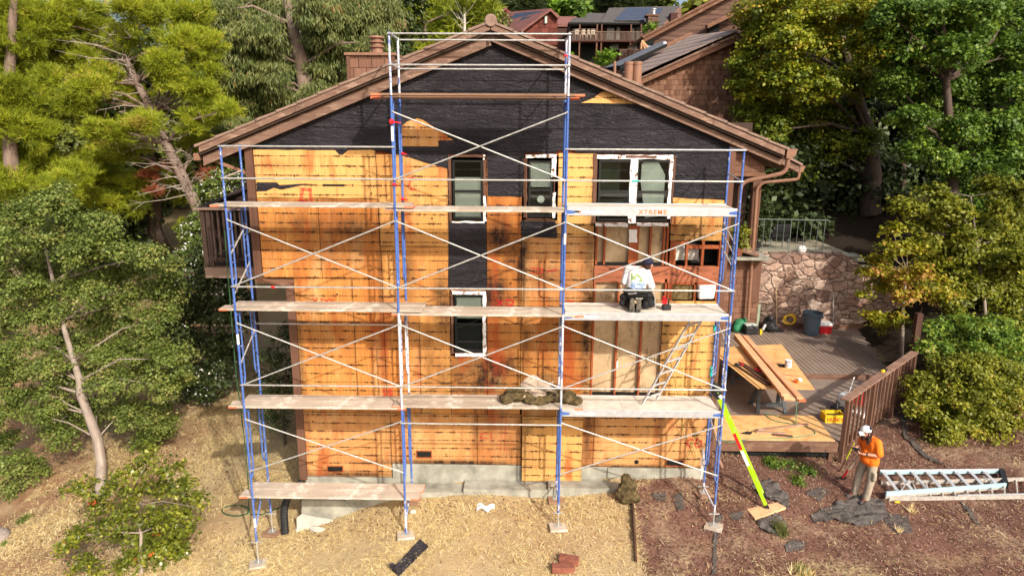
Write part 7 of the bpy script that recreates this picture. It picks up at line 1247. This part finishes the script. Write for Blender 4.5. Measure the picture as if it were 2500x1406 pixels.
for k,x_ in enumerate((1410,1427,1436,1447)):
    a = at(x_,98,YF-1.3); t_ = empty('patio_chair',a,('leftmost','second','third','rightmost')[k]+' pale chair on the far balcony','chair','pale chairs on the far balcony'); 
    m = MB(); m.box(a.x-.25,a.x+.25,a.y-.25,a.y+.25,a.z+.42,a.z+.47); build(m,'seat',M['plank'],t_); m = MB(); m.box(a.x-.25,a.x+.25,a.y+.25,a.y+.3,a.z+.47,a.z+1.0); build(m,'backrest',M['plank'],t_)
    for sx in (-.22,.22): m = MB(); m.box(a.x+sx-.03,a.x+sx+.03,a.y-.25,a.y-.2,a.z,a.z+.42); build(m,'leg',M['plank'],t_)
quad(Q((1345,60,60.2),(1400,60,60.2),(1400,140,60.2),(1345,140,60.2)),(0,3,0),'side_wing','dside',fh); quad(Q((1345,62,60),(1395,62,60),(1408,41,64),(1345,41,64)),(0,0,-.15),'red_roof','redroof',fh)
# red shingled far houses
rh = empty('red_shingle_house',G3(at(1320,200,44)),'far house with dark red shingled gable and narrow pale window','house')
quad(Q((1278,76,44),(1344,26,44),(1361,42,44),(1361,110,44),(1278,110,44)),(0,3,0),'shingle_wall','fshing',rh)
quad(Q((1272,74,43.6),(1345,21,43.6),(1345,28,43.6),(1276,78,43.6)),(0,.3,0),'rake_board','redroof',rh); quad(Q((1345,21,43.6),(1368,42,43.6),(1362,46,43.6),(1345,28,43.6)),(0,.3,0),'rake_board','redroof',rh)
quad([at(1345,21,43.5),at(1240,30,50),at(1180,80,50),at(1272,76,43.5)],(0,0,-.15),'roof','redroof',rh); quad([at(1325,30,44.2),at(1258,36,48),at(1240,56,48),at(1300,56,44.5)],(0,0,.08),'roof_panels','solar',rh); quad([at(1318,44,43.9),at(1276,46,46),at(1262,62,46),at(1280,70,44)],(0,0,.12),'roof_panels','solar',rh)
a,b = at(1330,58,43.9),at(1336,40,43.9); m = MB(); m.box(a.x,b.x,43.85,43.95,a.z,b.z); w_ = build(m,'window',M['fwinl'],rh)
oh = empty('orange_gable_house',G3(at(1230,200,62)),'far house with a grey roof and sunlit orange-brown shingled gable','house')
quad(Q((1203,50,62),(1237,22,62),(1248,30,62),(1248,110,62),(1203,110,62)),(0,3,0),'shingle_wall','fshing',oh); quad([at(1238,17,61.6),at(1192,20,66),at(1172,42,66),at(1200,46,61.6)],(0,0,-.15),'roof','shrf',oh); quad(Q((1200,46,61.5),(1238,17,61.5),(1238,22,61.5),(1203,50,61.5)),(0,.3,0),'rake_board','redroof',oh)
V_,k_,tv = foliage(B([(1465,145,14),(1485,140,14),(1470,158,12),(1590,70,10),(1345+40,140,14),(1400,160,12)],50,1),'broad',.35,26,.6); t_ = empty('far_shrubs',at(1475,160,50),'green shrubs below the far balcony house','shrubs'); fastmesh('leaves',V_,k_,LM['bright'],t_,tv)
